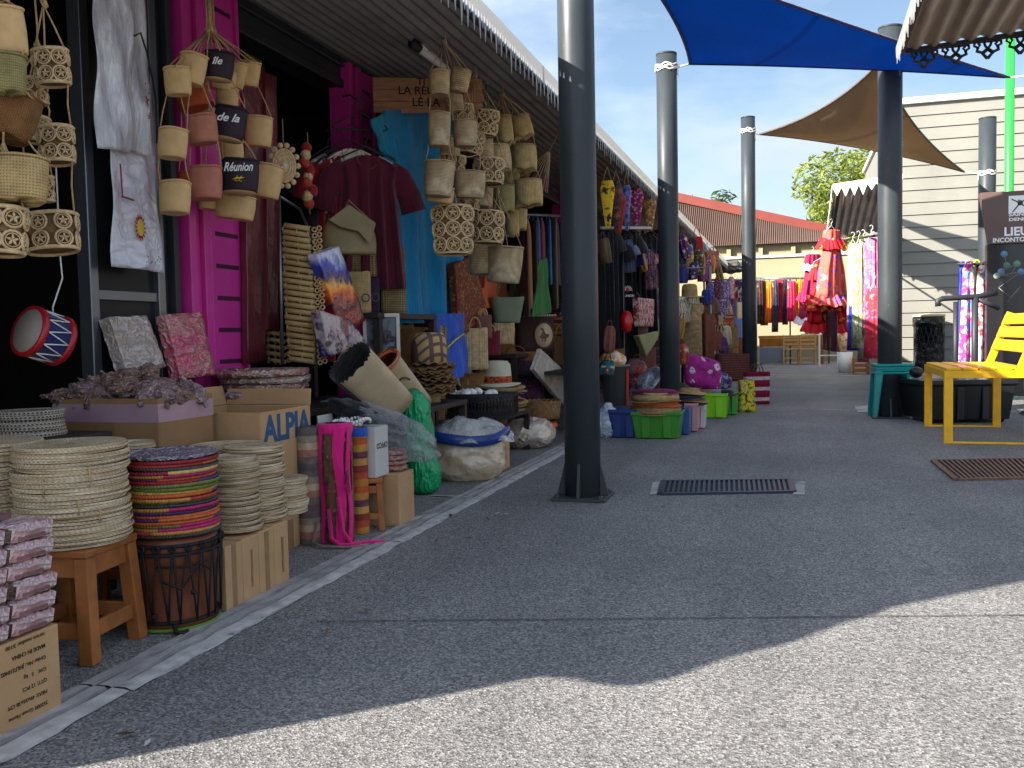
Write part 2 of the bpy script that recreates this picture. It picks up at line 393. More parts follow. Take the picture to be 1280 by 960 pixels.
S.cycles.use_denoising = True
# ================================================================ SETTING
# ---- asphalt
t = NT('exposed_aggregate_asphalt'); v = t.coord()
ca = t.vor(v, 185, 'F1', 'Color'); g = t.sep(ca)[0]; n1 = t.noise(v, 90, 4, .7); n2 = t.noise(v, .9, 4)
gg = t.math('ADD', t.math('MULTIPLY', g, .55), t.math('MULTIPLY', n1, .45))
colr = t.ramp(gg, [(.12, (.04, .04, .042)), (.42, (.175, .172, .168)), (.62, (.265, .26, .252)), (.9, (.50, .488, .465))])
st = t.noise(v, .35, 6, .6); sp = t.vor(v, 1.7); oil = t.ramp(t.math('ADD', sp, t.math('MULTIPLY', t.noise(v, 9, 3), .12)), [(.10, (.72, .72, .73)), (.16, (1, 1, 1))])
trk = t.noise(t.coord('Object', (1.4, .12, 1)), 1.6, 5, .6)
gum = t.ramp(t.vor(v, 3.1), [(.035, (1, 1, 1)), (.05, (0, 0, 0))]); colr = t.mix(t.math('MULTIPLY', gum, .55), colr, (.36, .35, .33, 1)); gum2 = t.ramp(t.vor(t.coord('Object', (1.13, .9, 1)), 2.3), [(.03, (1, 1, 1)), (.05, (0, 0, 0))]); colr = t.mix(t.math('MULTIPLY', gum2, .6), colr, (.05, .05, .05, 1))
colr = t.mix(1.0, colr, t.ramp(st, [(.36, (.84, .84, .85)), (.6, (1.05, 1.04, 1.03))]), 'MULTIPLY'); colr = t.mix(.7, colr, oil, 'MULTIPLY'); colr = t.mix(1.0, colr, t.ramp(trk, [(.35, (.86, .86, .87)), (.6, (1.04, 1.04, 1.04))]), 'MULTIPLY')
colr = t.mix(1.0, colr, t.ramp(n2, [(.3, (.78, .78, .79)), (.7, (1.08, 1.07, 1.05))]), 'MULTIPLY')
t.bsdf(colr, .8, 0, .3, t.bump(t.math('ADD', t.vor(v, 185), t.math('MULTIPLY', n1, .8)), .4, .005)); M['asphalt'] = t.m
mb = MB(); mb.add([(-400, -400, 0), (400, -400, 0), (400, 500, 0), (-400, 500, 0)], [(0, 1, 2, 3)])
struct(mb.build('ground', M['asphalt']))
# ---- concrete drain channel with three ridges along the stalls
M['concrete'] = mat('weathered_concrete', rgb(166, 161, 158), .85, .42, 7, .8, 90)
mb = MB()
XL = [-1.70, -1.695, -1.665, -1.655, -1.645, -1.615, -1.605, -1.595, -1.565, -1.545, -1.54]
ZL = [.0, .004, .005, .001, .006, .006, .001, .006, .006, .003, 0.0]
Rr = random.Random(3)
def drain(y0, y1):
    N = max(2, int((y1-y0)/.06)); vs = []; fs = []
    for j in range(N+1):
        y = y0+(y1-y0)*j/N
        for x, z in zip(XL, ZL): vs.append((x+Rr.uniform(-.006, .006), y, z+.002+Rr.uniform(-.0012, .0012)))
    k = len(XL)
    for j in range(N):
        for i in range(k-1): fs.append((j*k+i, j*k+i+1, (j+1)*k+i+1, (j+1)*k+i))
    mb.add(vs, fs)
    for q in range(len(fs)): mb.mi[len(mb.mi)-len(fs)+q] = 1 if (q % (k-1)) in (2, 3, 5, 6) else (2 if (q % (k-1)) in (7, 8, 0) else 0)
yy = .2
while yy < 17:
    drain(yy, yy+1.628); yy += 1.635
struct(mb.build('drain_channel', [M['concrete'], mat('groove_shade_tint', rgb(130, 127, 125), .9, .3, 12, .6, 90), mat('pale_edge', rgb(180, 176, 172), .85, .3, 16, .6, 120)]))  # groove shade painted as darker strips; outer lip only paler
# ---- cross gutter strip, expansion joints
M['groove'] = mat('bitumen_joint', rgb(74, 72, 71), .8, .3, 30, .4, 80)
def strip(a, b, w, m, name, z=.004):
    a = Vector(a); b = Vector(b); dd = (b-a).normalized(); nn = Vector((-dd.y, dd.x, 0))*w/2
    q = MB(); N = 60; vs = []; fs = []
    for i in range(N+1):
        p = a.lerp(b, i/N); j = Rr.uniform(.75, 1.25); k = nn*.25*Rr.uniform(-1, 1)
        vs += [p+nn*j+k, p-nn*j+k]
        if i: fs.append((2*i-2, 2*i-1, 2*i+1, 2*i))
    for v_ in vs: v_.z = z
    q.add(vs, fs); return struct(q.build(name, m))
strip(gr(395, 778), gr(1500, 768), .006, M['groove'], 'pavement_joint')
strip(gr(540, 620), gr(590, 622), .03, M['concrete'], 'concrete_joint')
strip(gr(925, 514), gr(1075, 512), .03, M['concrete'], 'concrete_line')
strip(gr(945, 484), gr(1085, 484), .05, M['concrete'], 'concrete_line')
strip(gr(930, 468), gr(1090, 470), .12, M['concrete'], 'concrete_line')

# ---- drain grates
M['iron'] = mat('cast_iron', rgb(52, 60, 74), .45, .25, 14, .3, 60, metal=.5)
M['rust'] = mat('rusty_iron', rgb(112, 84, 70), .6, .3, 14, .3, 60, metal=.3)
def grate(quad, nb, m, frame, name, label, axis=0):
    a, b, c, dd = [Vector(q) for q in quad]      # near-left, near-right, far-right, far-left
    th = thing(name, label, 'drain cover', (a+b+c+dd)/4)
    o = th.location.copy(); a, b, c, dd = a-o, b-o, c-o, dd-o
    up = Vector((0, 0, .006))
    f = MB()
    for p, q in ((a, b), (b, c), (c, dd), (dd, a)): f.bar(p+up, q+up, .03, .014)
    f.build('frame', M['iron'] if frame is None else frame, th)
    f = MB()
    for i in range(nb):
        s_ = (i+.5)/nb
        p, q = (a.lerp(b, s_), dd.lerp(c, s_)) if axis == 0 else (a.lerp(dd, s_), b.lerp(c, s_))
        f.bar(p+up*.9, q+up*.9, (b-a).length/nb*.5 if axis == 0 else (dd-a).length/nb*.5, .012)
    f.build('grille', m, th)
    f = MB(); f.add([a+up*.35, b+up*.35, c+up*.35, dd+up*.35], [(0, 1, 2, 3)]); f.build('pit', M['rubber'], th)
    return th
q = [gr(825, 619), gr(992, 616), gr(988, 601), gr(829, 603)]
grate(q, 26, M['iron'], None, 'drain_grate', 'dark iron drain grate with pale concrete ends in the middle of the alley')
f = MB()
for (x0, x1) in ((812, 826), (991, 1006)):
    pts = [gr(x0, 619), gr(x1, 619), gr(x1, 602), gr(x0+4, 604)]
    f.add([p+Vector((0, 0, .004)) for p in pts], [(0, 1, 2, 3)])
struct(f.build('grate_surround', M['concrete']))
q = [gr(1195, 601), gr(1400, 596), gr(1380, 573), gr(1166, 577)]
grate(q, 34, M['rust'], M['rust'], 'drain_grate', 'rusty brown drain grate by the yellow chair at the frame edge')
mb = MB(); 
for q in ([(1072, 516), (1092, 515), (1090, 507), (1068, 508)],): mb.add([gr(*p)+Vector((0, 0, .006)) for p in q], [(0, 1, 2, 3)])
o = mb.build('manhole_cover', M['concrete']); tag(o, 'small pale cover plate in the ground left of the teal stool', 'manhole cover')

# fallen leaves and paper scraps
rr = random.Random(12); mb = MB()
for i in range(44):
    if i < 40: x, y = -1.5+rr.gauss(.12, .12), rr.uniform(1.3, 9)
    else: x, y = rr.uniform(-1.2, 2.2), rr.uniform(2, 11)
    a = rr.uniform(0, 6.3); L_ = rr.uniform(.008, .024); w_ = L_*rr.uniform(.3, .5); c, s_ = math.cos(a), math.sin(a); z = .008
    P = [(-L_, 0, 0), (0, -w_, .003), (L_, 0, .006), (0, w_, .004)]
    mb.add([(x+p*c-q*s_, y+p*s_+q*c, z+h) for p, q, h in P], [(0, 1, 2, 3)], i % 3)
o = mb.build('fallen_leaves', [mat('dry_leaf', rgb(110, 84, 50), .8, .3, 30), mat('brown_leaf', rgb(74, 58, 40), .8, .3, 30), mat('paper_scrap', rgb(170, 166, 158), .8, .1, 30)], fixn=False); tag(o, 'scattered dry leaves and paper scraps on the asphalt', 'leaf litter'); o['kind'] = 'stuff'

# ================================================================ LEFT STALL ROW
M['roofsheet'] = mat('zinc_underside', rgb(120, 112, 106), .55, .25, 3, .1, 20, metal=.25)
# white translucent lambrequin: lit from behind
t = NT('white_fretted_trim'); t.bsdf((.62, .62, .61, 1), .4, 0, .5, None, .3, .5); M['lambrequin'] = t.m
XF, XE, Y0, Y1 = -2.6, -1.45, .42, 22.5
ZF, ZE = 2.56, 2.37
row = thing('stall_row', 'long dark row of souvenir stalls with corrugated awning and magenta posts on the left', 'market stall', (XF, Y0, 0))
def RW(mb, n, m, **k):
    for i in range(len(mb.v)): mb.v[i] = mb.v[i]-Vector((XF, Y0, 0))
    return mb.build(n, m, row, **k)
mb = MB(); N = 150; vs = []; fs = []
def corr(x0, z0, x1, z1, y0, y1, amp, per, th=.004):
    L = abs(x1-x0); n = int(L/per*8); a = []
    for i in range(n+1):
        x = x0+(x1-x0)*i/n; z = z0+(z1-z0)*i/n+amp*math.sin(2*PI*L*i/n/per); a.append((x, z))
    vs = []; 
    for x, z in a: vs += [(x, y0, z), (x, y1, z), (x, y0, z+th), (x, y1, z+th)]
    fs = []
    for i in range(n):
        b = 4*i; c = b+4
        fs += [(b, b+1, c+1, c), (b+2, c+2, c+3, b+3), (b, c, c+2, b+2), (b+1, b+3, c+3, c+1)]
    fs += [(0, 2, 3, 1), (4*n, 4*n+1, 4*n+3, 4*n+2)]
    return vs, fs
mb.add(*corr(XE, ZE, -2.75, ZF+.03, Y0, Y1, .012, .076), 0, True)
RW(mb, 'awning', M['roofsheet'])
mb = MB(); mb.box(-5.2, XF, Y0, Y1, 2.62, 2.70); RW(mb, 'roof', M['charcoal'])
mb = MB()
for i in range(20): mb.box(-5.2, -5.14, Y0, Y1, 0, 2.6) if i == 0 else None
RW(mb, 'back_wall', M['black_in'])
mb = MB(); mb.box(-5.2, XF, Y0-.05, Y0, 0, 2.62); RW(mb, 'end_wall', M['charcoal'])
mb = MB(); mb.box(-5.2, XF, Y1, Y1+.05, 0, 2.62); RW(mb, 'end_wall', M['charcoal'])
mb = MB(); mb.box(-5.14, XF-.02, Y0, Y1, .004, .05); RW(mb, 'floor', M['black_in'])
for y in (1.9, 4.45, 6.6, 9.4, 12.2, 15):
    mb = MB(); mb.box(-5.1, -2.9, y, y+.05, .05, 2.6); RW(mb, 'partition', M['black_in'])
# roller-shutter housing under the awning
mb = MB(); mb.box(-2.74, -2.58, Y0+.01, Y1-.01, 2.36, 2.545); mb.box(-2.585, -2.56, Y0+.01, Y1-.01, 2.35, 2.40); mb.box(-2.575, -2.55, Y0+.01, Y1-.01, 2.47, 2.49)
RW(mb, 'shutter_housing', M['charcoal'], bev=.008)
mb = MB(); mb.tube([(XE+.03, Y0, ZE-.03), (XE+.03, Y1, ZE-.03)], .016, 8); RW(mb, 'edge_rail', M['charcoal'])
# lambrequin: solid upper band standing above the eave, saw teeth hanging
mb = MB(); x = XE+.055
y = Y0
band = [(Y0, ZE+.075), (Y0, ZE+.01)]
top = []; teeth = []
w = .042; k = 0
poly_top = []
while y < Y1:
    L = [.07, .12, .05, .11, .045, .14][k % 6]*Rr.uniform(.85, 1.1)
    for dx in (0, .0025):
        pass
    a, b = y, y+w*.92
    pts = [(a, ZE+.06), (b+w*.08, ZE+.06), (b+w*.08, ZE+.0), (b, ZE+.0), ((a+b)/2+Rr.uniform(-.004, .004), ZE+.0-L), (a, ZE+.0)]
    n_ = len(pts); vs = [(x, p, q) for p, q in pts]+[(x+.003, p, q) for p, q in pts]
    mb.add(vs, [tuple(range(n_)), tuple(range(2*n_-1, n_-1, -1))]+[(i, (i+1) % n_, (i+1) % n_+n_, i+n_) for i in range(n_)])
    y += w; k += 1
RW(mb, 'lambrequin', M['lambrequin'])
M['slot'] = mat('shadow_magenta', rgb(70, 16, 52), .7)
# magenta slotted posts
def post(y0, y1, label=None):
    mb = MB(); x0, x1 = XF-.06, XF+.078; 
    mb.box(x0, x1, y0, y0+.05, 0, 2.5); mb.box(x0, x1-.025, y0+.05, y0+.105, 0, 2.5); mb.box(x0, x1, y0+.105, y0+.15, 0, 2.5)
    yy0 = y0+.15
    mb.box(x0, x1-.02, yy0, y1, 0, 2.5); mb.box(x1-.02, x1, yy0, yy0+.012, 0, 2.5); mb.box(x1-.02, x1, y1-.02, y1, 0, 2.5)
    o = RW(mb, 'post', M['magenta'], bev=.004)
    z = .3
    while z < 2.48:
        mb = MB(); mb.box(x1-.0205, x1-.017, yy0+.03+(y1-yy0)*.12, y1-.045, z, z+.02)
        for i in range(len(mb.v)): mb.v[i] = mb.v[i]-Vector((XF, Y0, 0))
        mb.build('slot', M['slot'], o); z += .148
    return o
ya, yb = at(236, 300, XF+.07).y, at(308, 300, XF+.078).y
post(ya, yb)
ya2 = at(425, 200, XF).y; post(ya2, ya2+.36)
y = ya2+2.6
while y < Y1: post(y, y+.36); y += 2.8
# glazed aluminium door left of the first post
ga = at(103, 300, XF).y
mb = MB(); mb.box(XF-.03, XF+.03, ga, ga+.045, 0, 2.36); mb.box(XF-.03, XF+.03, ya-.16, ya-.115, 0, 2.36); mb.box(XF-.025, XF+.02, ga+.045, ya-.16, 1.02, 1.06); mb.box(XF-.025, XF+.02, ga+.045, ya-.16, 0, .1)
RW(mb, 'door_frame', M['alu'], bev=.003)
mb = MB(); mb.box(XF-.004, XF+.002, ga+.045, ya-.16, .1, 1.02); mb.box(XF-.004, XF+.002, ga+.045, ya-.16, 1.06, 2.36)
t = NT('dark_glass'); t.bsdf((.02, .022, .026, 1), .25, 0, .12); M['glass'] = t.m
RW(mb, 'glass_pane', M['glass'])
mb = MB(); mb.box(XF-.03, XF+.01, ya-.115, ya-.003, 0, 2.36); mb.box(XF-.03, XF+.05, ya-.075, ya-.04, 0, 2.36); RW(mb, 'shutter_guide', M['charcoal'], bev=.003)
a = at(300, 60, XF-.25); 
mb = MB(); mb.box(-2.86, -2.84, a.y+.05, a.y+.2, a.z-.06, a.z); RW(mb, 'paper_notice', mat('yellow_paper', rgb(214, 196, 90), .8, .05))
# unseen block added at the near end of the row so its shade bulges into the foreground
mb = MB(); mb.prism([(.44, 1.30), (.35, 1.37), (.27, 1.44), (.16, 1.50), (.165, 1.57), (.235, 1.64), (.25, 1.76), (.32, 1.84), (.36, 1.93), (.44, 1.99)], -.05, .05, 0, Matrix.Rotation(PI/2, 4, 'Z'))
o = mb.build('shade_bulge_blocker', M['black_in'], bev=.02); o.location = (-2.62, 0, 0); tag(o, 'dark unseen block added at the near end corner of the stall row to shape its shade', 'bundle')
# fluorescent tube under the awning
a, b = at(520, 58, -1.95), at(578, 92, -1.95); a.z += .0; b.z = a.z
th = thing('fluorescent_lamp', 'unlit tube lamp fixed under the corrugated awning above hanging baskets', 'lamp', a)
mb = MB(); mb.tube([(0, 0, 0), b-a], .02, 10); mb.build('tube', M['white'], th)
mb = MB(); mb.tube([(0, -.05, 0), (0, .03, 0)], .028, 10); mb.tube([b-a-Vector((0, .03, 0)), b-a+Vector((0, .05, 0))], .028, 10); mb.bar((0, -.05, .035), b-a+Vector((0, .05, .035)), .03, .02); mb.bar((0, .1, .04), (0, .1, .45), .015); mb.build('fitting', M['charcoal'], th)

# ================================================================ SAIL POLES
def sailpole(px, py, height, r, label, flare=True, m=None, lean=(0, 0)):
    b = gr(px, py); th = thing('sail_pole', label, 'pole', b, 0, 'poles carrying the shade sails')
    L = Vector((lean[0], lean[1], height))
    mb = MB(); mb.tube([(0, 0, 0), L*.33, L*.66, L], r, 28); mb.build('shaft', m or M['pole'], th)
    mb = MB(); mb.tube([L-Vector((0, 0, .012)), L+Vector((0, 0, .006))], r*1.015, 28); mb.build('cap', m or M['pole'], th)
    if flare:
        mb = MB(); mb.box(-r*1.5, r*1.5, -r*1.5, r*1.5, 0, .016)
        for k in range(4):
            Mx = Matrix.Rotation(PI/2*k, 4, 'Z'); mb.prism([(r*.9, .016), (r*1.46, .016), (r*1.4, .04), (r*.97, .2)], -.008, .008, 0, Mx)
        for k in range(4):
            Mx = Matrix.Rotation(PI/2*k+PI/4, 4, 'Z') ; mb.lathe([(.016, .014), (.016, .03), (0.002, .032)], 6, 0, Mx @ Matrix.Translation((r*1.72, 0, 0)))
        mb.build('base_plate', m or M['pole'], th, bev=.003)
    return th, b+L
P1, T1 = sailpole(729, 622, 3.55, .093, 'nearest slate-grey pole, thick and reaching past the top of the picture')
P2, T2 = sailpole(838, 527, 3.43, .096, 'second slate-grey pole standing behind the tub of straw hats')
P3, T3 = sailpole(937, 488, 3.82, .097, 'farthest left slate-grey pole behind the red striped basket')
P4, T4 = sailpole(1112, 522, 3.62, .108, 'slate-grey pole rising behind the teal plastic stools')
P5, T5 = sailpole(1232, 489, 3.5, .103, 'short looking slate-grey pole in front of the cream boarded wall')
T7p = gr(1292, 519); 
P7, T7 = sailpole(1297, 519, 3.62, .085, 'dark pole at the right edge holding the blue sail corner', m=M['charcoal'])
b = gr(1259, 496); th = thing('green_pole', 'slim bright green pole rising behind the town sign', 'pole', b)
mb = MB(); mb.tube([(0, 0, 0), (0, 0, 2), (0, 0, 4.4)], .05, 18); mb.build('shaft', M['lime_pole'], th)
mb = MB(); mb.lathe([(.11, 0), (.1, .02), (.06, .75), (.05, .8)], 18); mb.build('base', M['lime_pole'], th)

# ---- shade sails (double layer cloth, hem cord, rope)
def sail(A, B_, C_, pull, sag, m, hem, name, label, ropes, seam=True):
    A, B_, C_ = Vector(A), Vector(B_), Vector(C_); cen = (A+B_+C_)/3
    th = thing(name, label, 'shade sail', cen)
    E = lambda p, q: (p+q)/2 + ((cen-(p+q)/2)*pull) 
    Eab, Ebc, Eca = E(A, B_), E(B_, C_), E(C_, A)
    nrm = (B_-A).cross(C_-A).normalized()
    if nrm.z < 0: nrm = -nrm
    def pt(a, b, c):
        return a*a*A+b*b*B_+c*c*C_+2*a*b*Eab+2*b*c*Ebc+2*c*a*Eca - nrm*(sag*27*a*b*c) - cen
    n = 22; idx = {}; vs = []; fs = []
    for layer in (0, 1):
        for i in range(n+1):
            for j in range(n+1-i):
                idx[(layer, i, j)] = len(vs); vs.append(pt(i/n, j/n, 1-i/n-j/n)+nrm*(.003*layer))
        for i in range(n):
            for j in range(n-i):
                q = (idx[(layer, i, j)], idx[(layer, i+1, j)], idx[(layer, i, j+1)]); fs.append(q if layer else q[::-1])
                if i+j < n-1:
                    q = (idx[(layer, i+1, j)], idx[(layer, i+1, j+1)], idx[(layer, i, j+1)]); fs.append(q if layer else q[::-1])
    mb = MB(); mb.add(vs, fs, 0, True); mb.build('cloth', m, th, fixn=False)
    mb = MB()
    for e in range(3):
        pts = []
        for i in range(25):
            s_ = i/24; w_ = [0, 0, 0]; w_[e] = 1-s_; w_[(e+1) % 3] = s_; pts.append(pt(*w_)+nrm*.0015)
        mb.tube(pts, .012, 6)
    mb.build('hem', hem, th)
    for corner, anchor, r in ropes:
        mb = MB(); c = Vector(corner)-cen; a = Vector(anchor)-cen
        mb.tube([c, c.lerp(a, .5)+Vector((0, 0, -.006)), a], .008, 6)
        for k, z in ((0, 0), (1, .022), (2, -.02)):
            mb.tube([a+Vector((r*math.cos(q*2*PI/16), r*math.sin(q*2*PI/16), z+.012*math.sin(q*2.1+k))) for q in range(16)], .009, 5, 0, True)
        mb.tube([a+(c-a).normalized()*r+Vector((0, 0, -.01)), a+(c-a).normalized()*r*1.1+Vector((0, -.02, -.10))], .007, 5)
        mb.build('rope', M['cord_white'], th)
    return th
def sailcloth(name, c, tr):
    t = NT(name); v = t.coord(); n = t.noise(v, 2, 4); col = t.ramp(n, [(.3, sc(c, .93)), (.7, sc(c, 1.05))])
    wv = t.noise(v, 400, 2); x, y, z = t.sep(v); q = t.math('PINGPONG', t.math('ADD', t.math('MULTIPLY', x, .8), t.math('MULTIPLY', y, .35)), .75); seam = t.ramp(q, [(.0, (.78, .78, .8)), (.022, (.8, .8, .82)), (.03, (1, 1, 1))]); col = t.mix(1.0, col, seam, 'MULTIPLY'); wr = t.noise(t.coord('Object', (2.2, .6, 1)), 3, 4, .6); wv = t.math('ADD', t.math('MULTIPLY', wr, 14), wv)
    t.bsdf(col, .75, 0, .15, t.bump(wv, .35, .006), 0, tr); return t.m
M['sail_blue'] = sailcloth('royal_blue_shadecloth', rgb(12, 104, 172), .62)
M['sail_tan'] = sailcloth('tan_shadecloth', rgb(176, 152, 120), .42)
M['hem_blue'] = cloth('navy_hem', rgb(24, 26, 84)); M['hem_tan'] = cloth('brown_hem', rgb(92, 76, 62))
ax2 = Vector((T2.x, T2.y, 3.30)); b2 = atY(862, 80, ax2.y-.02)
ax7 = Vector((T7.x, T7.y, 3.17)); b7 = atY(1262, 97, ax7.y)
ax1 = Vector((T1.x, T1.y, 3.45)); b1 = atY(772, -72, 6.1)
SB = sail(b2, b7, b1, .17, .06, M['sail_blue'], M['hem_blue'], 'shade_sail', 'taut royal blue shade sail stretched across the top of the alley', [(b2, ax2, .1), (b7, ax7, .09), (b1, ax1, .1)])
ax3 = Vector((T3.x, T3.y, 3.63)); b3 = atY(948, 168, ax3.y-.02)
ax4 = Vector((T4.x, T4.y, 3.4)); b4 = ax4+Vector((-.05, .22, .0))
ax5 = Vector((T5.x, T5.y, 2.80)); b5 = atY(1205, 215, ax5.y-.05)
sail(b3, b5, b4, .42, .10, M['sail_tan'], M['hem_tan'], 'shade_sail', 'tan shade sail hanging behind the blue one', [(b3, ax3, .1), (b5, ax5, .105), (b4, ax4, .11)])

# ================================================================ RIGHT AWNING (near)
c0 = gr(1127, 66, 0); 
def ray_z(x, y, z): return gr(x, y, z)
a = gr(1127, 63, 2.75); XA = a.x; YA = a.y
M['roofsheet2'] = mat('rusty_zinc_underside', rgb(176, 170, 162), .5, .3, 2.5, .15, 20, metal=.3)
aw = thing('stall_awning', 'corrugated metal awning with fretted trim jutting in at the top right corner', 'awning', (XA, YA, 2.75))
mb = MB(); vs, fs = corr(0, .0, 2.6, .15, -3.6, 0, .02, .115)
mb.add([(x, y, z-.05*y) for x, y, z in vs], fs, 0, True); mb.build('roof_sheet', M['roofsheet2'], aw)
mb = MB(); mb.bar((0, -3.6, .15), (0, 0, -.01), .03, .04); mb.bar((0.02, -.01, -.012), (2.6, -.01, .13), .03, .03); mb.bar((0, -1.6, .06), (2.6, -1.6, .2), .05, .06); mb.bar((.9, -3.5, .18), (.9, 0, .015), .04, .05)
mb.build('frame', M['charcoal'], aw)
# fretted motif: lyre shape with a diamond drop, one solid plate per motif
def motif(mb, Mx, w, m=0):
    def tb(pts, r): mb.tube([Mx @ Vector((x*w, 0, z*w)) for x, z in pts], r*w, 5, m)
    for s_ in (-1, 1):
        tb([(s_*.48, 0), (s_*.5, -.14), (s_*.36, -.22), (s_*.28, -.12), (s_*.36, -.05)], .055)
        tb([(s_*.36, -.22), (s_*.4, -.36), (s_*.2, -.44), (0, -.30)], .07)
        tb([(s_*.14, 0), (s_*.1, -.16), (0, -.3)], .055)
        tb([(0, -.3), (s_*.17, -.48), (0, -.68)], .075)
        tb([(s_*.2, -.44), (s_*.17, -.48)], .07)
    tb([(-.5, 0), (.5, 0)], .06)
mb = MB(); x = .06
while x < 2.5:
    motif(mb, Matrix.Translation((x+.085, .015, -.02+.0577*x)), .165); x += .196
mb.build('fretwork', M['charcoal'], aw)
def teeth(mb, a, b, h, wd, tmin, tmax, seed=1):
    rr = random.Random(seed); a = Vector(a); b = Vector(b); L = (b-a).length; n = int(L/wd); dd = (b-a)/n
    nr = Vector((dd.y, -dd.x, 0)).normalized()*.003
    for i in range(n):
        p = a+dd*i; q = p+dd; l = rr.uniform(tmin, tmax); U = Vector((0, 0, 1))
        pts = [p+U*h, q+U*h, q, p.lerp(q, .95), p.lerp(q, .5)-U*l, p.lerp(q, .05), p]
        k = len(pts); mb.add(pts+[x_+nr for x_ in pts], [tuple(range(k)), tuple(range(2*k-1, k-1, -1))]+[(j, (j+1) % k, (j+1) % k+k, j+k) for j in range(k)])
mb = MB(); teeth(mb, (-.035, -3.6, .18), (-.035, .02, 0), .03, .05, .05, .16); mb.build('lambrequin', M['lambrequin'], aw)

# ================================================================ RIGHT AWNING (far)
a = gr(1043, 236, 2.62); XB, YB = a.x, a.y
aw2 = thing('stall_awning', 'far corrugated awning with white fretted edge above the hanging dresses', 'awning', (XB, YB, 2.62))
mb = MB(); vs, fs = corr(0, .0, .8, .07, 0, 2.1, .016, .10)
mb.add([(x, y, z-.2*y) for x, y, z in vs], fs, 0, True); mb.build('roof_sheet', M['roofsheet2'], aw2)
mb = MB(); teeth(mb, (-.03, 0, .0), (-.03, 2.1, -.42), .05, .1, .03, .09); teeth(mb, (.8, -.02, .06), (-.02, -.02, -.01), .07, .1, .07, .13, 2); mb.build('lambrequin', M['white'], aw2)
mb = MB(); mb.bar((.75, 2.05, -.4), (.75, 2.05, -2.62), .06); mb.bar((.05, .1, -.06), (.05, 2.05, -.45), .04); mb.bar((.75, .1, 0), (.75, 2.05, -.39), .04); mb.build('frame', M['charcoal'], aw2)

# ================================================================ BOARDED BUILDING (right)
wl = gr(1120, 483); YW = 14.6; XWL = atY(1121, 300, YW).x
t = NT('cream_boards'); v = t.coord(); n = t.noise(v, 1.5, 4); n2 = t.noise(t.coord('Object', (.6, 1, 14)), 6, 4)
col = t.mix(1.0, t.ramp(n, [(.3, rgb(128, 127, 120)), (.7, rgb(139, 138, 131))]), t.ramp(n2, [(.3, (.93, .93, .92)), (.7, (1, 1, 1))]), 'MULTIPLY')
t.bsdf(col, .6, 0, .3, t.bump(n2, .1, .004)); M['boards'] = t.m
bd = thing('boarded_building', 'cream clapboard building closing the right side of the alley', 'building', (XWL, YW, 0))
mb = MB(); z = 0; k = 0
while z < 3.99:
    mb.prism([(0, z), (.012, z), (.012, z+.172), (0, z+.172)], 0, 9, 0, Matrix.Rotation(-PI/2, 4, 'Z')) if False else None
    vs = [(0, -.022, z), (9, -.022, z), (9, -.004, z+.175), (0, -.004, z+.175), (0, .02, z), (9, .02, z), (9, .02, z+.175), (0, .02, z+.175)]
    mb.add(vs, [(0, 1, 2, 3), (5, 4, 7, 6), (0, 3, 7, 4), (1, 5, 6, 2), (3, 2, 6, 7), (0, 4, 5, 1)]); z += .177
mb.build('cladding', M['boards'], bd)
mb = MB(); mb.box(0, 9, .021, 6, 0, 4.06); mb.build('wall', M['boards'], bd)
mb = MB(); mb.box(-.05, 9.05, -.07, 6.05, 4.065, 4.15); mb.build('roof_edge', M['white'], bd, bev=.006)
mb = MB(); mb.box(-.04, .0, -.03, .06, 0, 4.06); mb.build('corner_trim', M['white'], bd)

# ================================================================ FAR END: brown shed, cream wall, trees
YS = 27.5
def py(x, y, Y): return atY(x, y, Y)
M['brownsheet'] = mat('brown_cladding', rgb(96, 76, 66), .6, .12, 1.2)
M['redcap'] = mat('red_ridge', rgb(118, 52, 44), .6, .1, 2)
M['creamwall'] = mat('cream_render', rgb(150, 140, 112), .8, .12, .8, .2, 12)
A_, B_, C_, D_ = py(780, 228, YS), py(1060, 288, YS), py(1060, 300, YS), py(780, 313, YS)
sh = thing('metal_shed', 'long shed with brown corrugated upper cladding, red ridge and cream wall at the far end', 'building', (A_.x, YS, 0))
o = sh.location
mb = MB(); n = 420
vs = []; fs = []
for i in range(n+1):
    s_ = i/n; T_ = A_.lerp(B_, s_)-o; L_ = D_.lerp(C_, s_)-o; off = -.05 if (i % 4) in (0, 1) else 0
    vs += [(T_.x, T_.y+1.2+off, T_.z), (L_.x, L_.y+off, L_.z)]
    if i: fs.append((2*i-2, 2*i-1, 2*i+1, 2*i))
mb.add(vs, fs); mb.build('cladding', M['brownsheet'], sh)
mb = MB(); mb.bar(A_-o+Vector((0, 1.15, .02)), B_-o+Vector((0, 1.15, .02)), .3, .26); mb.build('ridge_cap', M['redcap'], sh)
mb = MB(); w = B_.x-A_.x; mb.box(0, w, .25, 8, 0, 3.4); mb.build('wall', M['creamwall'], sh)
mb = MB()
for i in range(7): mb.box(w*(i+.3)/7, w*(i+.3)/7+.12, .1, .25, 0, D_.z-.1)
mb.build('post', M['creamwall'], sh)
# low cream wall nearer
a, b = py(800, 342, 25.5), py(1075, 342, 25.5)
lw = thing('courtyard_wall', 'sunlit cream courtyard wall behind the far clothes rack', 'wall', (a.x, 25.5, 0))
mb = MB(); mb.box(0, b.x-a.x+6, 0, .2, 0, py(970, 322, 25.5).z); mb.build('wall_face', M['creamwall'], lw); mb = MB(); mb.box(-.05, b.x-a.x+6, -.05, .25, py(970, 322, 25.5).z+.002, py(970, 322, 25.5).z+.08); mb.build('coping', M['concrete'], lw)

